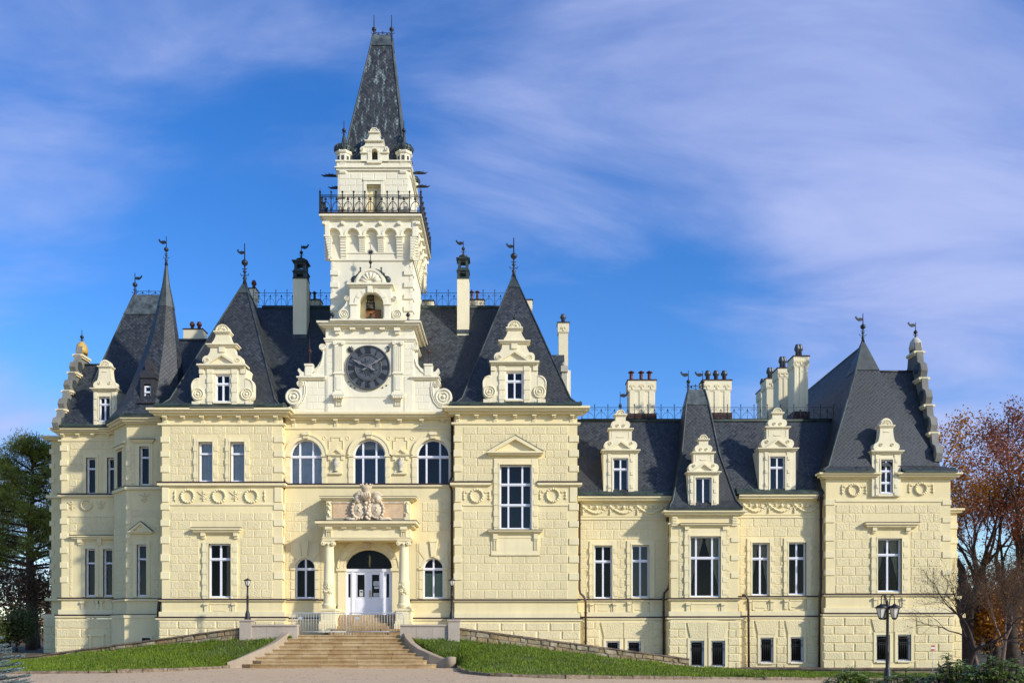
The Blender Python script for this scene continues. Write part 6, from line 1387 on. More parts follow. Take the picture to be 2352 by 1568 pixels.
mb.build('star_finial', 'iron', bgb)
for x in (764, 937): mb = MB(); q = F(47.95); mb.lathe(q.X(x), q.D, [(.1, q.Z(741)), (.05, q.Z(738)), (.03, q.Z(728)), (.09, q.Z(726)), (.12, q.Z(723)), (.08, q.Z(720)), (.01, q.Z(717))], 10); mb.build('ball_finial', 'iron', cs)
FBe = F(48.55); mb = MB()
def bell(x, y, r): mb.lathe(FBe.X(x), FBe.D, [(r*1.05, FBe.Z(y)-r*.75), (r*.92, FBe.Z(y)-r*.6), (r*.68, FBe.Z(y)-r*.1), (r*.6, FBe.Z(y)+r*.35), (r*.35, FBe.Z(y)+r*.55), (.02, FBe.Z(y)+r*.6)], 14)
bell(851, 684, .17); bell(851, 704, .22); bell(852, 733, .3)
mb.build('bell', 'bell', bgb)
mb = MB()
for x0_, x1_, t, u in ((844, 858, 679, 681), (843, 845, 679, 713), (857, 859, 679, 713), (841, 861, 695, 697), (841, 843, 695, 713), (859, 861, 695, 713), (840, 862, 711, 713)): FBe.box(mb, x0_, x1_, t, u, .05, .05)
mb.tube([FBe.P(851, 672), FBe.P(851, 680)], .03, 6); mb.build('bell_frame', 'iron', bgb)
mb = MB(); FBe.box(mb, 841, 849, 713, 737, .02, .1); FBe.box(mb, 855, 874, 713, 737, .02, .1); FBe.box(mb, 849, 855, 713, 720, .02, .1); FBe.box(mb, 840, 875, 711.5, 714, .05, .1); mb.build('bell_box', 'wood', bgb)

# ------------------------------------------------------------------ downpipes
def pipe(f, pts, out=.13, r=.065):
    mb = MB(); mb.tube([f.P(x, y, out) for x, y in pts], r, 8); 
    for (x, y), (x2, y2) in zip(pts, pts[1:]):
        if abs(y2-y) > 60:
            for q in (.25, .6, .9): yy = y+(y2-y)*q; xx = x+(x2-x)*q; mb.tube([f.P(xx, yy-1.2, out), f.P(xx, yy+1.2, out)], r*1.35, 8)
    return mb.build('downpipe', 'pipe', castle)
pipe(FC, [(652, 968), (652, 1098), (656, 1106), (658, 1112), (657, 1120), (653, 1128), (652, 1345), (650, 1356), (643, 1366), (641, 1376), (641, 1426)], .25); mb = MB(); FC.box(mb, 648, 657, 960, 976, .42, -.1); mb.build('pipe_hopper', 'pipe', castle)
pipe(FC, [(1039, 960), (1039, 1096), (1035, 1104), (1034, 1112), (1036, 1120), (1038.5, 1128), (1038.5, 1424)], .25)
pipe(FW, [(1330, 1154), (1330, 1352), (1332, 1362), (1341, 1371), (1344, 1381), (1344, 1482)], .32)
pipe(FW, [(1535, 1190), (1535, 1340), (1532, 1352), (1524, 1361), (1522, 1372), (1522, 1505)], .32); mb = MB(); FW.box(mb, 1529, 1540, 1180, 1198, .45, -.1); mb.build('pipe_hopper', 'pipe', castle)
pipe(FW, [(1701, 1366), (1709, 1368), (1714, 1376), (1715, 1388), (1716, 1533)], .35)
pipe(FW, [(1879.5, 1142), (1879.5, 1350), (1878.5, 1360), (1877, 1370), (1876, 1548)], .42, .08); mb = MB(); FW.box(mb, 1874, 1884, 1136, 1150, .45, -.1); mb.build('pipe_hopper', 'pipe', castle)
pipe(FS, [(362, 1378), (360, 1388), (359, 1416)], -.3, .1)
flush_pieces()
# ------------------------------------------------------------------ ground, forecourt, lawns
def gz(x): return 0.0 if x < 0 else max(-.034*x, -.8)
def sm(a, b, t): t = max(0, min(1, (t-a)/(b-a))); return t*t*(3-2*t)
def parkz(x, y):
    f = .55+(-.75-.55)*sm(-24, 12, x); g = gz(x)-.06; return g+(f-g)*sm(43.5, 47, y)-.06
def grid(name, xs, ys, zf, m):
    vs = [(x, y, zf(x, y)) for y in ys for x in xs]; n = len(xs); fs = [(j*n+i, j*n+i+1, j*n+n+i+1, j*n+n+i) for j in range(len(ys)-1) for i in range(n-1)]
    mb = MB(); mb.add(vs, fs, True); o = mb.build(name, m); o['kind'] = 'structure'; return o
xs = [-3000, -900, -300, -120]+list(range(-80, 81, 4))+[120, 300, 900, 3000]; ys = [-600, -200, -80]+[y for y in range(-40, 90, 3)]+[100, 130, 180, 300, 700, 3000]
grid('ground', xs, ys, parkz, 'park_ground')
grid('gravel_forecourt', list(np.linspace(-50, 30, 81)), list(np.linspace(4, 46.2, 44)), lambda x, y: gz(x)+.02*math.sin(x*.9)*math.sin(y*.7)-(.5 if y > 45.5 else 0)*0, 'gravel')
def resample(P, n):
    P = [Vector(p) for p in P]; d = [0]
    for a, b in zip(P, P[1:]): d.append(d[-1]+(b-a).length)
    out = []
    for i in range(n):
        t = d[-1]*i/(n-1); k = 0
        while k < len(P)-2 and d[k+1] < t: k += 1
        out.append(P[k].lerp(P[k+1], (t-d[k])/max(1e-6, d[k+1]-d[k])))
    return out
def gpt(px, py, z): D = (EYE-z)*FL/(py-HZ); return Vector(((px-CXP)*D/FL, D, z))
def lawn(name, front, back, bulge, seed, nblades):
    N, Mm = 60, 14; A, B = resample(front, N), resample(back, N); rng = np.random.default_rng(seed); pr = random.Random(seed)
    def pt(s, t):
        f = s*(N-1); i = min(N-2, int(f)); q = f-i; a = A[i].lerp(A[i+1], q); b = B[i].lerp(B[i+1], q); p = a.lerp(b, t)
        p.z += bulge*math.sin(math.pi*t)+.03*math.sin(p.x*1.7+p.y)+.02*math.sin(p.x*4.1-p.y*2.3); return p
    vs = [tuple(pt(i/(N-1), j/(Mm-1))) for j in range(Mm) for i in range(N)]; fs = [(j*N+i, j*N+i+1, j*N+N+i+1, j*N+N+i) for j in range(Mm-1) for i in range(N-1)]
    mb = MB(); mb.add(vs, fs, True); o = mb.build(name, 'lawn_soil'); o['kind'] = 'structure'
    V = np.zeros((nblades, 4, 3)); k = 0
    while k < nblades:
        s, t = pr.random(), pr.random(); p = pt(s, t)
        if math.sin(p.x*.9+1.3*math.sin(p.y*.8))*math.sin(p.y*1.1+p.x*.35) > .72 and pr.random() < .7: continue
        if p.y > 43.5 and (-15.2 < p.x < -11.6 or -5.4 < p.x < -2.6) and pr.random() < .8: continue
        h = pr.uniform(.05, .12)*(1.35 if t < .04 or t > .95 else 1); a = pr.uniform(0, 6.28); w = pr.uniform(.012, .022); lx, ly = pr.uniform(-.05, .05), pr.uniform(-.05, .05); c, s_ = math.cos(a)*w, math.sin(a)*w
        V[k] = [(p.x-c, p.y-s_, p.z-.01), (p.x+c, p.y+s_, p.z-.01), (p.x+c*.4+lx, p.y+s_*.4+ly, p.z+h), (p.x-c*.4+lx, p.y-s_*.4+ly, p.z+h)]; k += 1
    return V
def quads_obj(name, V, m, parent=None):
    n = len(V); me = bpy.data.meshes.new(name); me.vertices.add(4*n); me.vertices.foreach_set('co', V.reshape(-1)); me.loops.add(4*n); me.loops.foreach_set('vertex_index', np.arange(4*n, dtype=np.int32))
    me.polygons.add(n); me.polygons.foreach_set('loop_start', np.arange(0, 4*n, 4, dtype=np.int32)); me.materials.append(M[m]); me.update(calc_edges=True); me.validate()
    o = bpy.data.objects.new(name, me); col.objects.link(o)
    if parent: attach(o, parent)
    return o
KL = [gpt(-260, 1548, 0), gpt(40, 1547, 0), gpt(250, 1545, 0), gpt(420, 1539, 0), gpt(500, 1534.5, 0), gpt(540, 1532, 0)]
BL = [F(46.4).P(-260, 1528), F(46.3).P(42, 1519), F(45.9).P(200, 1499), F(45.4).P(400, 1480), F(45.0).P(552, 1467), F(44.9).P(672, 1466)]
v1 = lawn('lawn', KL+[Vector((-13.2, 43.0, .05)), Vector((-11.6, 44.7, 1.25))], BL, .12, 3, 42000)
KR = [Vector((-4.95, 44.75, 1.22)), Vector((-2.62, 42.3, .0)), gpt(1056, 1540, 0), gpt(1080, 1547, 0), gpt(1130, 1553, 0), gpt(1300, 1557, -.07), gpt(1500, 1559, -.2), gpt(1700, 1560, -.35), gpt(1900, 1561, -.5), gpt(2100, 1562, -.62), gpt(2400, 1562, -.7)]
BR = [F(44.9).P(922, 1466), F(45.0).P(1058, 1470), F(45.4).P(1200, 1484), F(45.9).P(1400, 1509), F(46.5).P(1580, 1531), F(46.9).P(1760, 1542), F(46.9).P(2000, 1547), F(47).P(2220, 1552), F(48).P(2420, 1552)]
v2 = lawn('lawn', KR, BR, .10, 4, 52000)
tag(quads_obj('grass', np.concatenate([v1, v2]), 'grass_blade'), 'short green grass covering the two sloping lawns beside the stairs', 'grass', kind='stuff')
def kerb(P, seed, closed=False):
    rr = random.Random(seed); mb = MB(); base = None; L = resample(P, max(3, int(sum((Vector(b)-Vector(a)).length for a, b in zip(P, P[1:]))/1.0)))
    root = None
    for a, b in zip(L, L[1:]):
        d = (b-a); d.z = 0; d.normalize(); n = Vector((-d.y, d.x, 0)); m2 = MB(); h = .13+rr.uniform(-.02, .02); g = .015; a2, b2 = a+d*g, b-d*g; w = .07; pts = []
        for z in (-.2, h):
            for p, s in ((a2, -1), (b2, -1), (b2, 1), (a2, 1)): pts.append(tuple(p+n*s*w*(1 if z < 0 else .9)+Vector((0, 0, z+(rr.uniform(-.012, .012) if z > 0 else 0)))))
        m2.add(pts, [(0, 1, 5, 4), (1, 2, 6, 5), (2, 3, 7, 6), (3, 0, 4, 7), (4, 5, 6, 7)])
        if root is None: root = m2.build('kerb', 'kerb_stone'); root['kind'] = 'structure'
        else: m2.build('kerb_stone', 'kerb_stone', root)
kerb(KL, 1); kerb(KR[1:], 2)
# ramps between retaining walls and the house
mb = MB(); W0, W1_, W2_ = F(46.3).P(20, 1514), F(45.05).P(560, 1450), None
mb.poly([W0, W1_, (W1_[0], 49.5, W1_[2]), (W0[0], 56, W0[2])]); mb.poly([(W0[0]-30, 46.4, .2), W0, (W0[0], 56, W0[2]), (W0[0]-30, 60, .2)]); o = mb.build('ramp', 'paving'); o['kind'] = 'structure'
mb = MB(); Q0, Q1 = F(45.05).P(1050, 1450), F(46.6).P(1586, 1516); mb.poly([Q0, Q1, (Q1[0], 50, Q1[2]), (Q0[0], 50, Q0[2])]); o = mb.build('ramp', 'paving'); o['kind'] = 'structure'
def rubble_wall(label, P0, P1, T0, T1, B0, B1, seed, group):
    """P: plan ends (x,y); T/B: top and bottom heights at the ends"""
    p0, p1 = Vector((*P0, 0)), Vector((*P1, 0)); d = p1-p0; L = d.length; d.normalize(); n = Vector((d.y, -d.x, 0)); rr = random.Random(seed)
    root = empty('retaining_wall', (p0.x, p0.y, B0), label, 'wall', group)
    top = lambda s: T0+(T1-T0)*s/L; bot = lambda s: B0+(B1-B0)*s/L-.25
    mb = MB(); q = [p0, p1, p1-n*.35, p0-n*.35]; zb = [B0-.3, B1-.3, B1-.3, B0-.3]; zt_ = [T0-.03, T1-.03, T1-.03, T0-.03]
    mb.add([(p.x, p.y, z) for p, z in zip(q, zb)]+[(p.x, p.y, z) for p, z in zip(q, zt_)], [(0, 1, 5, 4), (1, 2, 6, 5), (2, 3, 7, 6), (3, 0, 4, 7), (4, 5, 6, 7)]); mb.build('wall_core', 'mortar', root)
    rows = 3; edges = []
    for r in range(rows):
        s = rr.uniform(-.2, 0)
        while s < L:
            w = rr.uniform(.22, .78); s0, s1 = max(0, s)+.015, min(L, s+w)-.015; s += w
            if s1-s0 < .08: continue
            def z(sx, e): return bot(sx)+(top(sx)-.02-bot(sx))*e
            j = lambda: rr.uniform(-.06, .06)
            C = [(s0+j(), z(s0, r/rows)+.012+j()*.3), ((s0+s1)/2, z((s0+s1)/2, r/rows)+.01+j()*.5), (s1+j(), z(s1, r/rows)+.012+j()*.3), (s1+j(), z(s1, (r+1)/rows)-.012+j()*.3), ((s0+s1)/2, z((s0+s1)/2, (r+1)/rows)-.01+j()*.5), (s0+j(), z(s0, (r+1)/rows)-.012+j()*.3)]
            cxs, czs = sum(c[0] for c in C)/6, sum(c[1] for c in C)/6; o1 = rr.uniform(.02, .07); vs = []
            for (u, v), k, o_ in [(c, 1, -.02) for c in C]+[(c, .86, o1) for c in C]: u = cxs+(u-cxs)*k; v = czs+(v-czs)*k; p = p0+d*u+n*(o_+ (rr.uniform(-.012, .012) if k < 1 else 0)); vs.append((p.x, p.y, v))
            m2 = MB(); m2.add(vs, [(6, 7, 8, 9, 10, 11)]+[(i, (i+1) % 6, 6+(i+1) % 6, 6+i) for i in range(6)]); m2.build('stone', 'rubble', root)
    s = 0
    while s < L:
        w = rr.uniform(.9, 1.4); s1 = min(L, s+w); vs = []; g = .01
        for zz_ in (0, .075):
            for u, o_ in ((s+g, .1), (s1-g, .1), (s1-g, -.42), (s+g, -.42)): p = p0+d*u+n*o_; vs.append((p.x, p.y, top(u)+zz_-.02+rr.uniform(-.008, .008)))
        m2 = MB(); m2.add(vs, [(0, 1, 5, 4), (1, 2, 6, 5), (2, 3, 7, 6), (3, 0, 4, 7), (4, 5, 6, 7), (3, 2, 1, 0)]); m2.build('coping_slab', 'coping', root); s = s1
    return root
def wl(px, py, D): q = F(D).P(px, py); return (q[0], q[1]), q[2]
(a, ta), (b, tb) = wl(-30, 1521, 46.4), wl(553, 1443, 45.05); rubble_wall('low rubble wall with sloping coping above the lawn left of the stairs', a, b, ta, tb, F(46.4).Z(1528), F(45.05).Z(1468), 11, 'rubble retaining walls')
(a, ta), (b, tb) = wl(1055, 1443, 45.05), wl(1583, 1513, 46.6); rubble_wall('low rubble wall with sloping coping above the lawn right of the stairs', a, b, ta, tb, F(45.05).Z(1471), F(46.6).Z(1535), 12, 'rubble retaining walls')

# ------------------------------------------------------------------ entrance staircase
st = empty('entrance_staircase', (-8.3, 43, 0), 'broad sandstone stairs with curved cheek walls leading up to the castle door', 'stairs')
XL = [-13.5, -13.1, -12.8, -12.5, -12.2, -11.9, -11.65, -11.45, -11.4]; XR = [-3.3, -3.85, -4.3, -4.8, -5.15, -5.4, -5.55, -5.65, -5.7]; rr = random.Random(21); RI = .179; TRD = .33
for i in range(9):
    y0 = 42.5+TRD*i; z1 = RI*(i+1); y1 = y0+TRD+.25 if i < 8 else 46.3; n = rr.choice((5, 6, 7)) if i < 8 else 5; cut = [XL[i]-.15]+sorted(XL[i]+(XR[i]-XL[i])*((k+rr.uniform(-.18, .18))/n) for k in range(1, n))+[XR[i]+.15]
    for k, (a, b) in enumerate(zip(cut, cut[1:])):
        mb = MB(); g = .006; e = rr.uniform(-.008, .008); t = rr.uniform(-.006, .006)
        def fy(x): u = (x-(XL[i]+XR[i])/2)/((XR[i]-XL[i])/2); return y0+e+(.55*max(0, abs(u)-.82)/.18*max(0, abs(u)-.82)/.18 if i < 2 else 0)
        m = 5 if i < 2 and (k == 0 or k == n-1) else 1; xx = [a+g+(b-a-2*g)*q/m for q in range(m+1)]
        prof = [(0, z1-RI-.05), (0, z1-.06), (-.035, z1-.055), (-.035, z1-.015), (-.02, z1+t)]
        vs = []; L_ = len(prof)+1
        for x in xx: vs += [(x, fy(x)+py_, z) for py_, z in prof]+[(x, y1, z1+t)]
        fs = [(q*L_+r, (q+1)*L_+r, (q+1)*L_+r+1, q*L_+r+1) for q in range(m) for r in range(L_-1)]; fs += [tuple(range(L_-1, -1, -1)), tuple(m*L_+r for r in range(L_))]
        mb.add(vs, fs); mb.build('step_slab', 'step_stone', st)
for i in range(7):                                   # inner flight between the column pedestals
    y0 = 46.15+.26*i; z1 = RI*9+.157*(i+1); x0, x1 = (F(47).X(774), F(47).X(914)) if i > 2 else (F(46.4).X(757+4*i), F(46.4).X(930-4*i)); n = 4
    for k in range(n): mb = MB(); a, b = x0+(x1-x0)*k/n, x0+(x1-x0)*(k+1)/n; mb.box(a+.004, b-.004, y0+rr.uniform(-.006, .006), 48.25, z1-.165, z1-rr.uniform(0, .004)); mb.build('step_slab', 'step_stone', st)
def cheek(pts, side):
    mb = MB(); n = len(pts); w = .34; vs = []
    for i, (x, y, z) in enumerate(pts):
        d = Vector(pts[min(i+1, n-1)])-Vector(pts[max(i-1, 0)]); d.z = 0; d.normalize(); m = Vector((d.y, -d.x, 0))*side
        for o_, zz_ in ((0, -1.2), (0, z-.03), (.03, z), (w-.03, z), (w, z-.03), (w, -1.2)): vs.append((x+m.x*o_, y+m.y*o_, zz_ if zz_ != -1.2 else max(-.25, z-1.5)))
    fs = [(i*6+k, i*6+(k+1), i*6+6+k+1, i*6+6+k) for i in range(n-1) for k in range(5)]+[tuple(range(5, -1, -1)), tuple((n-1)*6+k for k in range(6))]
    mb.add(vs, fs); return mb.build('cheek_wall', 'cheek_stone', st)
cheek([(-5.6, 45.3, 1.78), (-5.6, 44.9, 1.70), (-5.45, 44.4, 1.50), (-5.15, 43.9, 1.22), (-4.7, 43.4, .95), (-4.1, 42.95, .72), (-3.5, 42.65, .50), (-3.1, 42.5, .44)], -1)
cheek([(-11.5, 45.3, 1.78), (-11.5, 44.9, 1.70), (-11.65, 44.4, 1.50), (-11.95, 43.9, 1.22), (-12.4, 43.4, .95), (-12.95, 42.95, .68), (-13.5, 42.65, .42), (-13.9, 42.5, .28)], 1)
mb = MB(); mb.lathe(-2.98, 42.5, [(.25, -.1), (.25, .50), (.21, .55), (.05, .56)], 16); mb.build('end_post', 'cheek_stone', st)
fp = F(45.0)
for a, b, pa, pb in ((577, 683, 552, 578), (919, 1031, 1030, 1056)):
    mb = MB(); X0, X1 = fp.X(a), fp.X(b); n = 3
    for k in range(n): m2 = MB(); m2.box(X0+(X1-X0)*k/n+.004, X0+(X1-X0)*(k+1)/n-.004, 44.98, 45.4, .9, fp.Z(1437)); m2.build('parapet_block', 'limestone', st)
    m2 = MB(); m2.box(X0, X1, 44.92, 45.46, fp.Z(1437)+.002, fp.Z(1433)); m2.build('parapet_coping', 'limestone', st)
    m2 = MB(); m2.box(fp.X(pa), fp.X(pb), 44.85, 45.45, .85, fp.Z(1426)); m2.box(fp.X(pa)-.05, fp.X(pb)+.05, 44.8, 45.5, fp.Z(1426), fp.Z(1421.5)); m2.build('pedestal', 'limestone', st)
mb = MB(); mb.box(-15.0, -2.0, 45.3, 48.2, .6, RI*9-.01); mb.build('landing', 'paving', st)

# ------------------------------------------------------------------ lamps, barriers, sign
def lantern(x, y, z, h, r, parent):
    mb = MB(); n = 6
    for k in range(n): a = 2*math.pi*k/n; mb.tube([(x+r*.5*math.cos(a), y+r*.5*math.sin(a), z), (x+r*math.cos(a), y+r*math.sin(a), z+h*.68)], .012, 4)
    mb.lathe(x, y, [(r*.25, z-.06), (r*.55, z-.01), (r*.55, z+.02), (r*.2, z+.025)], n); mb.lathe(x, y, [(r*1.1, z+h*.66), (r*1.25, z+h*.70), (r*.75, z+h*.84), (r*.3, z+h*.9), (r*.3, z+h*.94), (r*.1, z+h*.97), (r*.06, z+h*1.05)], n*2)
    o = mb.build('lantern', 'iron', parent); mb = MB(); mb.lathe(x, y, [(r*.46, z+.02), (r*.94, z+h*.66)], n, sm=False); mb.build('lantern_glass', 'lamp_glass', o); return o
def lamp_post(px, label):
    x, y = fp.X(px), 45.15; z = fp.Z(1421.5); e = empty('lamp_post', (x, y, z), label, 'lamp post', 'lamp posts on the stair pedestals')
    mb = MB(); mb.lathe(x, y, [(.17, z), (.17, z+.06), (.13, z+.1), (.12, z+.28), (.08, z+.42), (.06, z+.5), (.06, z+1.2), (.075, z+1.22), (.05, z+1.26), (.04, z+1.62), (.06, z+1.64), (.04, z+1.68)], 12); mb.build('post', 'iron', e); lantern(x, y, z+1.74, .40, .16, e)
lamp_post(566.5, 'black lamp post with one lantern on the stair pedestal left of the door'); lamp_post(1037.5, 'black lamp post with one lantern on the stair pedestal right of the door')
D = 36.0; f3 = F(D); x, y, z = f3.X(2038.5), D, gz(15.5); e = empty('lantern_post', (x, y, z), 'tall black street lamp with a cluster of hanging lanterns before the end pavilion', 'street lamp')
mb = MB(); mb.lathe(x, y, [(.2, z-.1), (.2, z+.15), (.15, z+.22), (.13, z+.7), (.08, z+.8), (.07, z+1.4), (.085, z+1.43), (.06, z+1.5), (.055, z+3.3), (.075, z+3.33), (.05, z+3.38), (.04, z+3.52), (.01, z+3.6)], 14); mb.build('post', 'iron', e)
zl = f3.Z(1420)
for a, rad in ((195, .30), (-12, .27), (95, .28)):
    c, s = math.cos(R(a)), math.sin(R(a)); lx, ly = x+rad*c, y+rad*s; zt_ = zl+.82
    mb = MB(); mb.tube([(x+.05*c, y+.05*s, z+3.2), (x+rad*.4*c, y+rad*.4*s, zt_+.12), (x+rad*.7*c, y+rad*.7*s, zt_+.17), (x+rad*.95*c, y+rad*.95*s, zt_+.10), (lx, ly, zt_-.08), (lx, ly, zl+.62)], .02, 6); mb.build('lamp_arm', 'iron', e); lantern(lx, ly, zl+.02, .62, .215, e)
def barrier(x0, x1, y, z, label):
    e = empty('crowd_barrier', ((x0+x1)/2, y, z), label, 'barrier', 'crowd barriers at the top of the stairs'); h = 1.14; r = .026; c = .12
    mb = MB(); P = [(x0, y, z+.1), (x0, y, z+h-c), (x0+c*.3, y, z+h-c*.3), (x0+c, y, z+h), (x1-c, y, z+h), (x1-c*.3, y, z+h-c*.3), (x1, y, z+h-c), (x1, y, z+.1)]; mb.tube(P, r, 7); mb.tube([(x0, y, z+.16), (x1, y, z+.16)], r*.9, 7); mb.build('frame', 'galv', e)
    n = 20; 
    for k in range(1, n): mb = MB(); xx = x0+(x1-x0)*k/n; mb.tube([(xx, y, z+.16), (xx, y, z+h)], .012, 5); mb.build('bar', 'galv', e)
    for xx in (x0+.12, x1-.12): mb = MB(); mb.tube([(xx, y-.3, z+.015), (xx, y-.22, z+.05), (xx, y, z+.16), (xx, y+.22, z+.05), (xx, y+.3, z+.015)], .016, 6); mb.build('foot', 'galv', e)
    mb = MB(); xx = x0+(x1-x0)*.15; mb.box(xx-.1, xx+.1, y-.03, y-.022, z+h-.34, z+h-.2); mb.build('plate', 'galv', e)
fb = F(45.5); barrier(fb.X(671), fb.X(795), 45.5, RI*9, 'galvanised crowd barrier before the left column at the stair top'); barrier(fb.X(801), fb.X(927), 45.55, RI*9, 'galvanised crowd barrier before the door and right column at the stair top')
D = 45.2; f4 = F(D); x = f4.X(2142); e = empty('small_sign', (x, D, gz(x)), 'small red and white notice on a thin stake below the pavilion', 'sign')
mb = MB(); mb.tube([(x, D, gz(x)-.2), (x, D, f4.Z(1484))], .016, 6); mb.build('stake', 'galv', e); mb = MB(); f4.box(mb, 2138.5, 2146, 1481, 1493, .02, .0); mb.build('sign_board', 'paper', e); mb = MB(); f4.box(mb, 2138.5, 2146, 1481, 1484.5, .026, 0); f4.box(mb, 2138.5, 2146, 1489.5, 1493, .026, 0); mb.build('sign_print', 'red_sign', e)

# ------------------------------------------------------------------ vegetation
def leaf_quads(P, rng, l0, l1, asp=.5, flat=0.0, dirs=None):
    n = len(P); P = np.asarray(P); A = rng.normal(size=(n, 3)); 
    if dirs is not None: A = A*.35+np.asarray(dirs)
    A /= np.linalg.norm(A, axis=1)[:, None]; B = rng.normal(size=(n, 3)); B[:, 2] *= (1-flat); B -= A*np.sum(A*B, axis=1)[:, None]; B /= np.linalg.norm(B, axis=1)[:, None]
    L = rng.uniform(l0, l1, n)[:, None]; W = L*asp*.5
    return np.stack([P, P+A*L*.5+B*W, P+A*L, P+A*L*.5-B*W], axis=1)
def grow(mb, p, d, L, r, lvl, maxl, rng, tips, up=.15, wob=.25, kids=(3, 4), ang=(25, 55), shrink=.68, n0=7):
    segs = 4 if lvl < 2 else 3; pts = [p.copy()]; rs = [r]; q = p.copy(); dd = d.copy()
    for s in range(segs):
        dd = (dd+Vector((rng.uniform(-wob, wob), rng.uniform(-wob, wob), rng.uniform(-wob, wob)+up))*.5).normalized(); q = q+dd*(L/segs); pts.append(q.copy()); rs.append(r*(1-.45*(s+1)/segs) if lvl < maxl else r*(1-.8*(s+1)/segs))
    mb.tube(pts, rs, max(3, n0-lvl*2), cap=False)
    if lvl >= maxl-1: tips += pts[1:]
    if lvl >= maxl: return
    k = rng.randint(*kids)
    for i in range(k):
        j = segs if i == 0 else rng.randint(2, segs); base = pts[j]; a = R(rng.uniform(*ang)) if i else R(rng.uniform(5, 22)); ax = dd.orthogonal().normalized(); ax.rotate(Matrix.Rotation(rng.uniform(0, 6.283), 3, dd)); nd = dd.copy(); nd.rotate(Matrix.Rotation(a, 3, ax))
        grow(mb, base, nd.normalized(), L*shrink*rng.uniform(.8, 1.15), rs[j]*(.72 if i else .9), lvl+1, maxl, rng, tips, up, wob, kids, ang, shrink, n0)
def tree(name, label, cat, base, h, r, seed, maxl, leafm, nleaf, ls, barkm='bark', group=None, lean=(0, 0), up=.15, wob=.3, kids=(3, 4), ang=(25, 55), shrink=.7, asp=.6, spread=.35, lenf=.3, keep=None):
    rng = random.Random(seed); nr = np.random.default_rng(seed); e = empty(name, base, label, cat, group); mb = MB(); tips = []
    grow(mb, Vector(base)-Vector((0, 0, .3)), Vector((lean[0], lean[1], 1)).normalized(), h*lenf, r, 0, maxl, rng, tips, up, wob, kids, ang, shrink)
    zs = np.array([v[2] for v in mb.v]); zmax = zs.max(); k = h/max(.1, zmax-base[2]); V = [(base[0]+(v[0]-base[0])*k, base[1]+(v[1]-base[1])*k, base[2]+(v[2]-base[2])*k) for v in mb.v]; mb.v = V
    tips = [(Vector(t)-Vector(base))*k+Vector(base) for t in tips]; mb.build('trunk', barkm, e)
    if nleaf and leafm:
        T = np.array([tuple(t) for t in tips])
        if keep is not None: T = T[[keep(t, nr) for t in T]]
        idx = nr.integers(0, len(T), nleaf); P = T[idx]+nr.normal(size=(nleaf, 3))*spread; quads_obj('crown', leaf_quads(P, nr, *ls, asp), leafm, e)
    return e
def at(px, D, z=None): x = (px-CXP)*D/FL; return (x, D, parkz(x, D) if z is None else z)
# autumn trees on the right
tree('autumn_tree', 'tall oak with thin orange foliage directly beside the end pavilion', 'tree', at(2228, 60), 18.6, .42, 5, 5, 'autumn_orange', 15000, (.13, .24), group='autumn trees on the right', lean=(-.10, 0), kids=(3, 4), spread=.28, wob=.4, lenf=.34)
tree('autumn_tree', 'tall tree with dark red foliage at the right edge of the photo', 'tree', at(2338, 58), 18.8, .45, 8, 5, 'autumn_red', 15000, (.12, .22), group='autumn trees on the right', kids=(3, 4), spread=.3, wob=.4, lenf=.34)
tree('autumn_tree', 'slender russet tree behind the red and orange trees', 'tree', at(2290, 72), 17.5, .33, 12, 5, 'autumn_red', 8000, (.12, .22), group='autumn trees on the right', wob=.38, spread=.34)
tree('young_tree', 'low bush with golden leaves at the foot of the tall autumn trees', 'shrub', at(2275, 62), 5.6, .16, 31, 4, 'autumn_orange', 4200, (.2, .36), ang=(30, 70), spread=.4, lenf=.25)
for i, (px, D, hh, lb) in enumerate(((2245, 66, 8.5, 'leafless brown thicket tree nearest the end pavilion'), (2300, 56, 8.2, 'leafless brown thicket tree in the middle of the right-hand copse'), (2352, 53, 7.4, 'leafless brown thicket tree cut by the right edge'), (2400, 64, 12, 'bare brown tree standing mostly outside the right edge'))):
    tree('bare_tree', lb, 'tree', at(px, D), hh, .15, 40+i, 6, 'brown_leaf', 2500, (.08, .16), 'pale_twig', group='bare trees in the right-hand copse', kids=(3, 4), ang=(18, 50), wob=.4, spread=.3, lenf=.26, shrink=.74)
tree('magnolia', 'small bare crooked tree with fine twigs before the end pavilion', 'tree', at(2212, 42.5, gz(22)), 6.9, .15, 77, 6, 'brown_leaf', 700, (.05, .09), 'twig', lean=(-.2, -.05), kids=(3, 5), ang=(25, 66), wob=.55, lenf=.24, shrink=.76, up=.08)
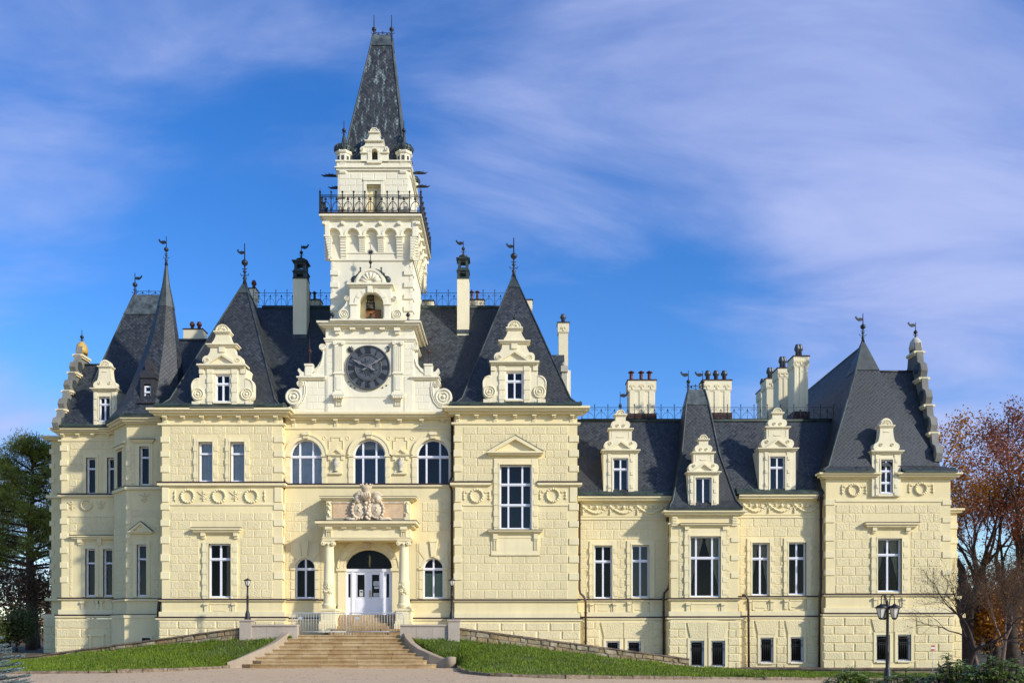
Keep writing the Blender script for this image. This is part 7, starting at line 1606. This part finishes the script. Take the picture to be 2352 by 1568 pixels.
# pine and undergrowth on the left
def pine(label, px, D, h, seed, z_lo, rad, nb, name='pine_tree'):
    base = at(px, D); rng = random.Random(seed); nr = np.random.default_rng(seed); e = empty(name, base, label, 'tree'); mb = MB(); bx, by, bz = base; P = []; Dr = []
    pts = [(bx+.12*math.sin(i*.9), by, bz-.3+h*i/10) for i in range(11)]; mb.tube(pts, [.42*(1-.085*i) for i in range(11)], 9)
    for i in range(nb):
        t = (i+rng.random())/nb; z = bz+z_lo+(h-z_lo)*t; a = rng.uniform(0, 6.283); L = rad*(1-.62*t**1.6)*rng.uniform(.6, 1.1)+.4; q = Vector((bx, by, z)); dd = Vector((math.cos(a), math.sin(a), rng.uniform(-.08, .35))); bp = [q]
        for s in range(4): dd = (dd+Vector((rng.uniform(-.25, .25), rng.uniform(-.25, .25), rng.uniform(-.05, .18)))).normalized(); bp.append(bp[-1]+dd*L/4)
        mb.tube(bp, [.10*(1-.7*t)+.02, .075, .05, .03, .012], 5, cap=False)
        for s in range(2, 5):
            for k in range(4):
                c = bp[s]+Vector((rng.gauss(0, .45), rng.gauss(0, .45), rng.gauss(.12, .22))); mb.tube([bp[s], c], [.02, .008], 3, cap=False); m = 46; P.append(np.array(c)+nr.normal(size=(m, 3))*np.array([.26, .26, .13])); dv = nr.normal(size=(m, 3)); dv[:, 2] += .7; Dr.append(dv)
    mb.build('trunk', 'pine_bark', e); P = np.concatenate(P); quads_obj('crown', leaf_quads(P, nr, .2, .34, .16, dirs=np.concatenate(Dr)), 'pine_needle', e); return e
pine('tall dark green pine towering beside the left end of the castle', 72, 62, 14.2, 3, 5.6, 4.4, 92)
pine('second dark pine cut by the left edge behind the tall one', -40, 70, 14.5, 6, 3.5, 4.6, 70)
for i, (px, D, hh, lb) in enumerate(((20, 60, 7.0, 'leafless dark tree under the tall pine near the left edge'), (88, 68, 7.5, 'leafless dark tree close to the left castle corner'), (-30, 64, 8.0, 'leafless dark tree cut by the left edge'))):
    tree('bare_tree', lb, 'tree', at(px, D), hh, .16, 60+i, 6, 'brown_leaf', 2600, (.1, .22), 'twig', group='bare trees under the pine', kids=(3, 4), ang=(18, 55), wob=.42, spread=.35, lenf=.24, shrink=.75)
for i, (px, D, hh, lb) in enumerate(((38, 56, 2.6, 'green shrub at the foot of the pine'), (-10, 55, 2.2, 'green shrub at the left edge behind the blue spruce'))):
    tree('shrub', lb, 'shrub', at(px, D), hh, .07, 80+i, 4, 'shrub_leaf', 4200, (.1, .2), kids=(4, 5), ang=(25, 70), spread=.28, lenf=.3)
# far-off woods that read as one mass
def woods(x0, x1, y0, y1, n, seed, hh, label, m):
    rng = random.Random(seed); nr = np.random.default_rng(seed); e = empty('woodland', ((x0+x1)/2, (y0+y1)/2, 0)); tag(e, label, 'woodland', kind='stuff'); mb = MB(); T = []
    for i in range(n):
        b = Vector((rng.uniform(x0, x1), rng.uniform(y0, y1), -.5)); h = rng.uniform(*hh); mb.tube([b, b+Vector((rng.uniform(-.4, .4), 0, h*.5)), b+Vector((rng.uniform(-.8, .8), 0, h))], [.2, .12, .02], 5, cap=False)
        for k in range(10):
            z = h*rng.uniform(.2, .9); q = b+Vector((0, 0, z)); a = rng.uniform(0, 6.28); w = q+Vector((math.cos(a)*h*.22, math.sin(a)*h*.22, h*.12)); mb.tube([q, w], [.06, .01], 3, cap=False); T.append(tuple(w)); T.append(tuple(q.lerp(w, .6)))
    o = mb.build('trunk', 'bark', e); o['kind'] = 'stuff'; T = np.array(T); N = n*420; P = T[nr.integers(0, len(T), N)]+nr.normal(size=(N, 3))*np.array([1.3, 1.3, 1.5]); o = quads_obj('crown', leaf_quads(P, nr, .3, .55, .6), m, e); o['kind'] = 'stuff'
woods(-95, -38, 84, 112, 42, 5, (5, 8.5), 'distant dark brown woodland behind the trees on the left', 'brown_leaf'); woods(40, 110, 82, 110, 46, 6, (5, 9.5), 'distant dark brown woodland behind the trees on the right', 'brown_leaf')
# rhododendrons, bottom right
def rhodo(label, x, y, h, rx, seed, nw=150):
    rng = random.Random(seed); base = Vector((x, y, gz(x))); e = empty('rhododendron', base, label, 'shrub', 'rhododendrons in the right foreground'); mb = MB(); lv = []; lf = MB()
    for i in range(nw):
        a = rng.uniform(0, 6.283); u = math.sqrt(rng.random()); t = rng.random()**.6; w = Vector((rx*u*math.cos(a), rx*.8*u*math.sin(a), h*(.25+.75*t*math.sqrt(max(0, 1-u*u*.75))))); tip = base+w+Vector((0, 0, rng.uniform(-.05, .12)))
        mb.tube([base+Vector((w.x*.15, w.y*.15, 0)), base+Vector((w.x*.6, w.y*.6, w.z*.55)), tip], [.02, .012, .006], 4, cap=False)
        k = rng.randint(6, 10); off = rng.uniform(0, 6.28); tilt = Vector((w.x*.35, w.y*.35, .6)).normalized()
        for j in range(k):
            b = off+6.283*j/k+rng.uniform(-.2, .2); dr = Vector((math.cos(b), math.sin(b), rng.uniform(-.35, .45)))+tilt*.25; dr.normalize(); L = rng.uniform(.11, .18); s = dr.cross(Vector((0, 0, 1)))
            if s.length < .1: s = Vector((1, 0, 0))
            s.normalize(); nrm = s.cross(dr); W = L*.17; p0 = tip+Vector((0, 0, rng.uniform(-.03, .03))); dv = Vector((0, 0, -.25*L)); p1, p2, p3 = p0+dr*L*.35, p0+dr*L*.75+dv*.4, p0+dr*L+dv
            lf.add([p0, p1+s*W+nrm*W*.25, p2+s*W*.9+nrm*W*.2, p3, p2-s*W*.9+nrm*W*.2, p1-s*W+nrm*W*.25, p1, p2], [(0, 6, 1), (0, 5, 6), (1, 6, 7, 2), (6, 5, 4, 7), (2, 7, 3), (7, 4, 3)], True)
    mb.build('stem', 'twig', e); lf.build('foliage', 'rhodo_leaf', e)
for i, (px, D, h, rx, lb) in enumerate(((1955, 18.5, .96, .62, 'low rhododendron, leftmost of those in the right foreground'), (2075, 17.5, 1.02, .75, 'rhododendron below the tall street lamp in the foreground'), (2195, 17.0, 1.28, .62, 'rhododendron with an upright leafy shoot beside the bare small tree'), (2290, 16.0, 1.36, .75, 'large rhododendron at the lower right corner'), (2400, 17.0, 1.30, .7, 'rhododendron cut by the right edge of the photo'))):
    rhodo(lb, (px-CXP)*D/FL, D, h-gz((px-CXP)*D/FL)*.55, rx, 200+i, 330)
sx0, sy0 = (2178-CXP)*16.6/FL, 16.6
rhodo('single leafy rhododendron shoot rising before the pavilion corner', sx0, sy0, 1.62, .16, 301, 16)
# blue spruce, bottom left
def spruce(label, x, y, h, rb, seed):
    rng = random.Random(seed); nr = np.random.default_rng(seed); e = empty('blue_spruce', (x, y, 0), label, 'tree'); mb = MB(); P = []; Dr = []; mb.tube([(x, y, -.1), (x, y, h)], [.05, .01], 7)
    nb = 60
    for i in range(nb):
        t = (i+.5)/nb; z = h*(.08+.9*t); L = rb*(1-t)**.85*rng.uniform(.8, 1.12)+.08; a = i*2.4; d = Vector((math.cos(a), math.sin(a), .12)).normalized(); q = Vector((x, y, z)); tip = q+d*L; mb.tube([q, q+d*L*.6, tip+Vector((0, 0, .05))], [.016, .01, .005], 4, cap=False)
        sd_ = d.cross(Vector((0, 0, 1)))
        twigs = [(q, tip)]+[(q+d*L*f, q+d*L*f+(d*.6+sd_*s*.8+Vector((0, 0, .12))).normalized()*L*.42*(1.05-f*.5)) for f in (.3, .45, .6, .75, .88) for s in (-1, 1)]
        for p0, p1 in twigs:
            m = int(150*(p1-p0).length/.5)+20; u = nr.random(m)[:, None]; ax = np.array((p1-p0).normalized()); P.append(np.array(p0)+(np.array(p1)-np.array(p0))*(.15+.85*u)); dv = nr.normal(size=(m, 3)); dv -= ax*np.sum(dv*ax, axis=1)[:, None]; dv /= np.linalg.norm(dv, axis=1)[:, None]; Dr.append((dv*1.0+ax*.8+np.array([0, 0, .25]))*1.5); mb.tube([p0, p1], [.007, .003], 3, cap=False)
    mb.build('trunk', 'bark', e); quads_obj('foliage', leaf_quads(np.concatenate(P), nr, .025, .042, .14, dirs=np.concatenate(Dr)), 'spruce_needle', e)
spruce('silvery blue spruce at the lower left corner beside the gravel', -8.55, 14.2, 1.75, 1.12, 9)
# fallen leaves and loose stones
rng = np.random.default_rng(2); n = 900; P = np.zeros((n, 3)); P[:, 0] = rng.uniform(-24, 10, n); P[:, 1] = rng.uniform(27, 42.3, n); P[:, 2] = [gz(x)+.035 for x in P[:, 0]]
V = leaf_quads(P, rng, .05, .10, .8); V[:, :, 2] = P[:, None, 2]+(V[:, :, 2]-P[:, None, 2])*.2; tag(quads_obj('fallen_leaves', V, 'brown_leaf'), 'brown fallen leaves scattered over the gravel forecourt', 'leaves', kind='stuff')
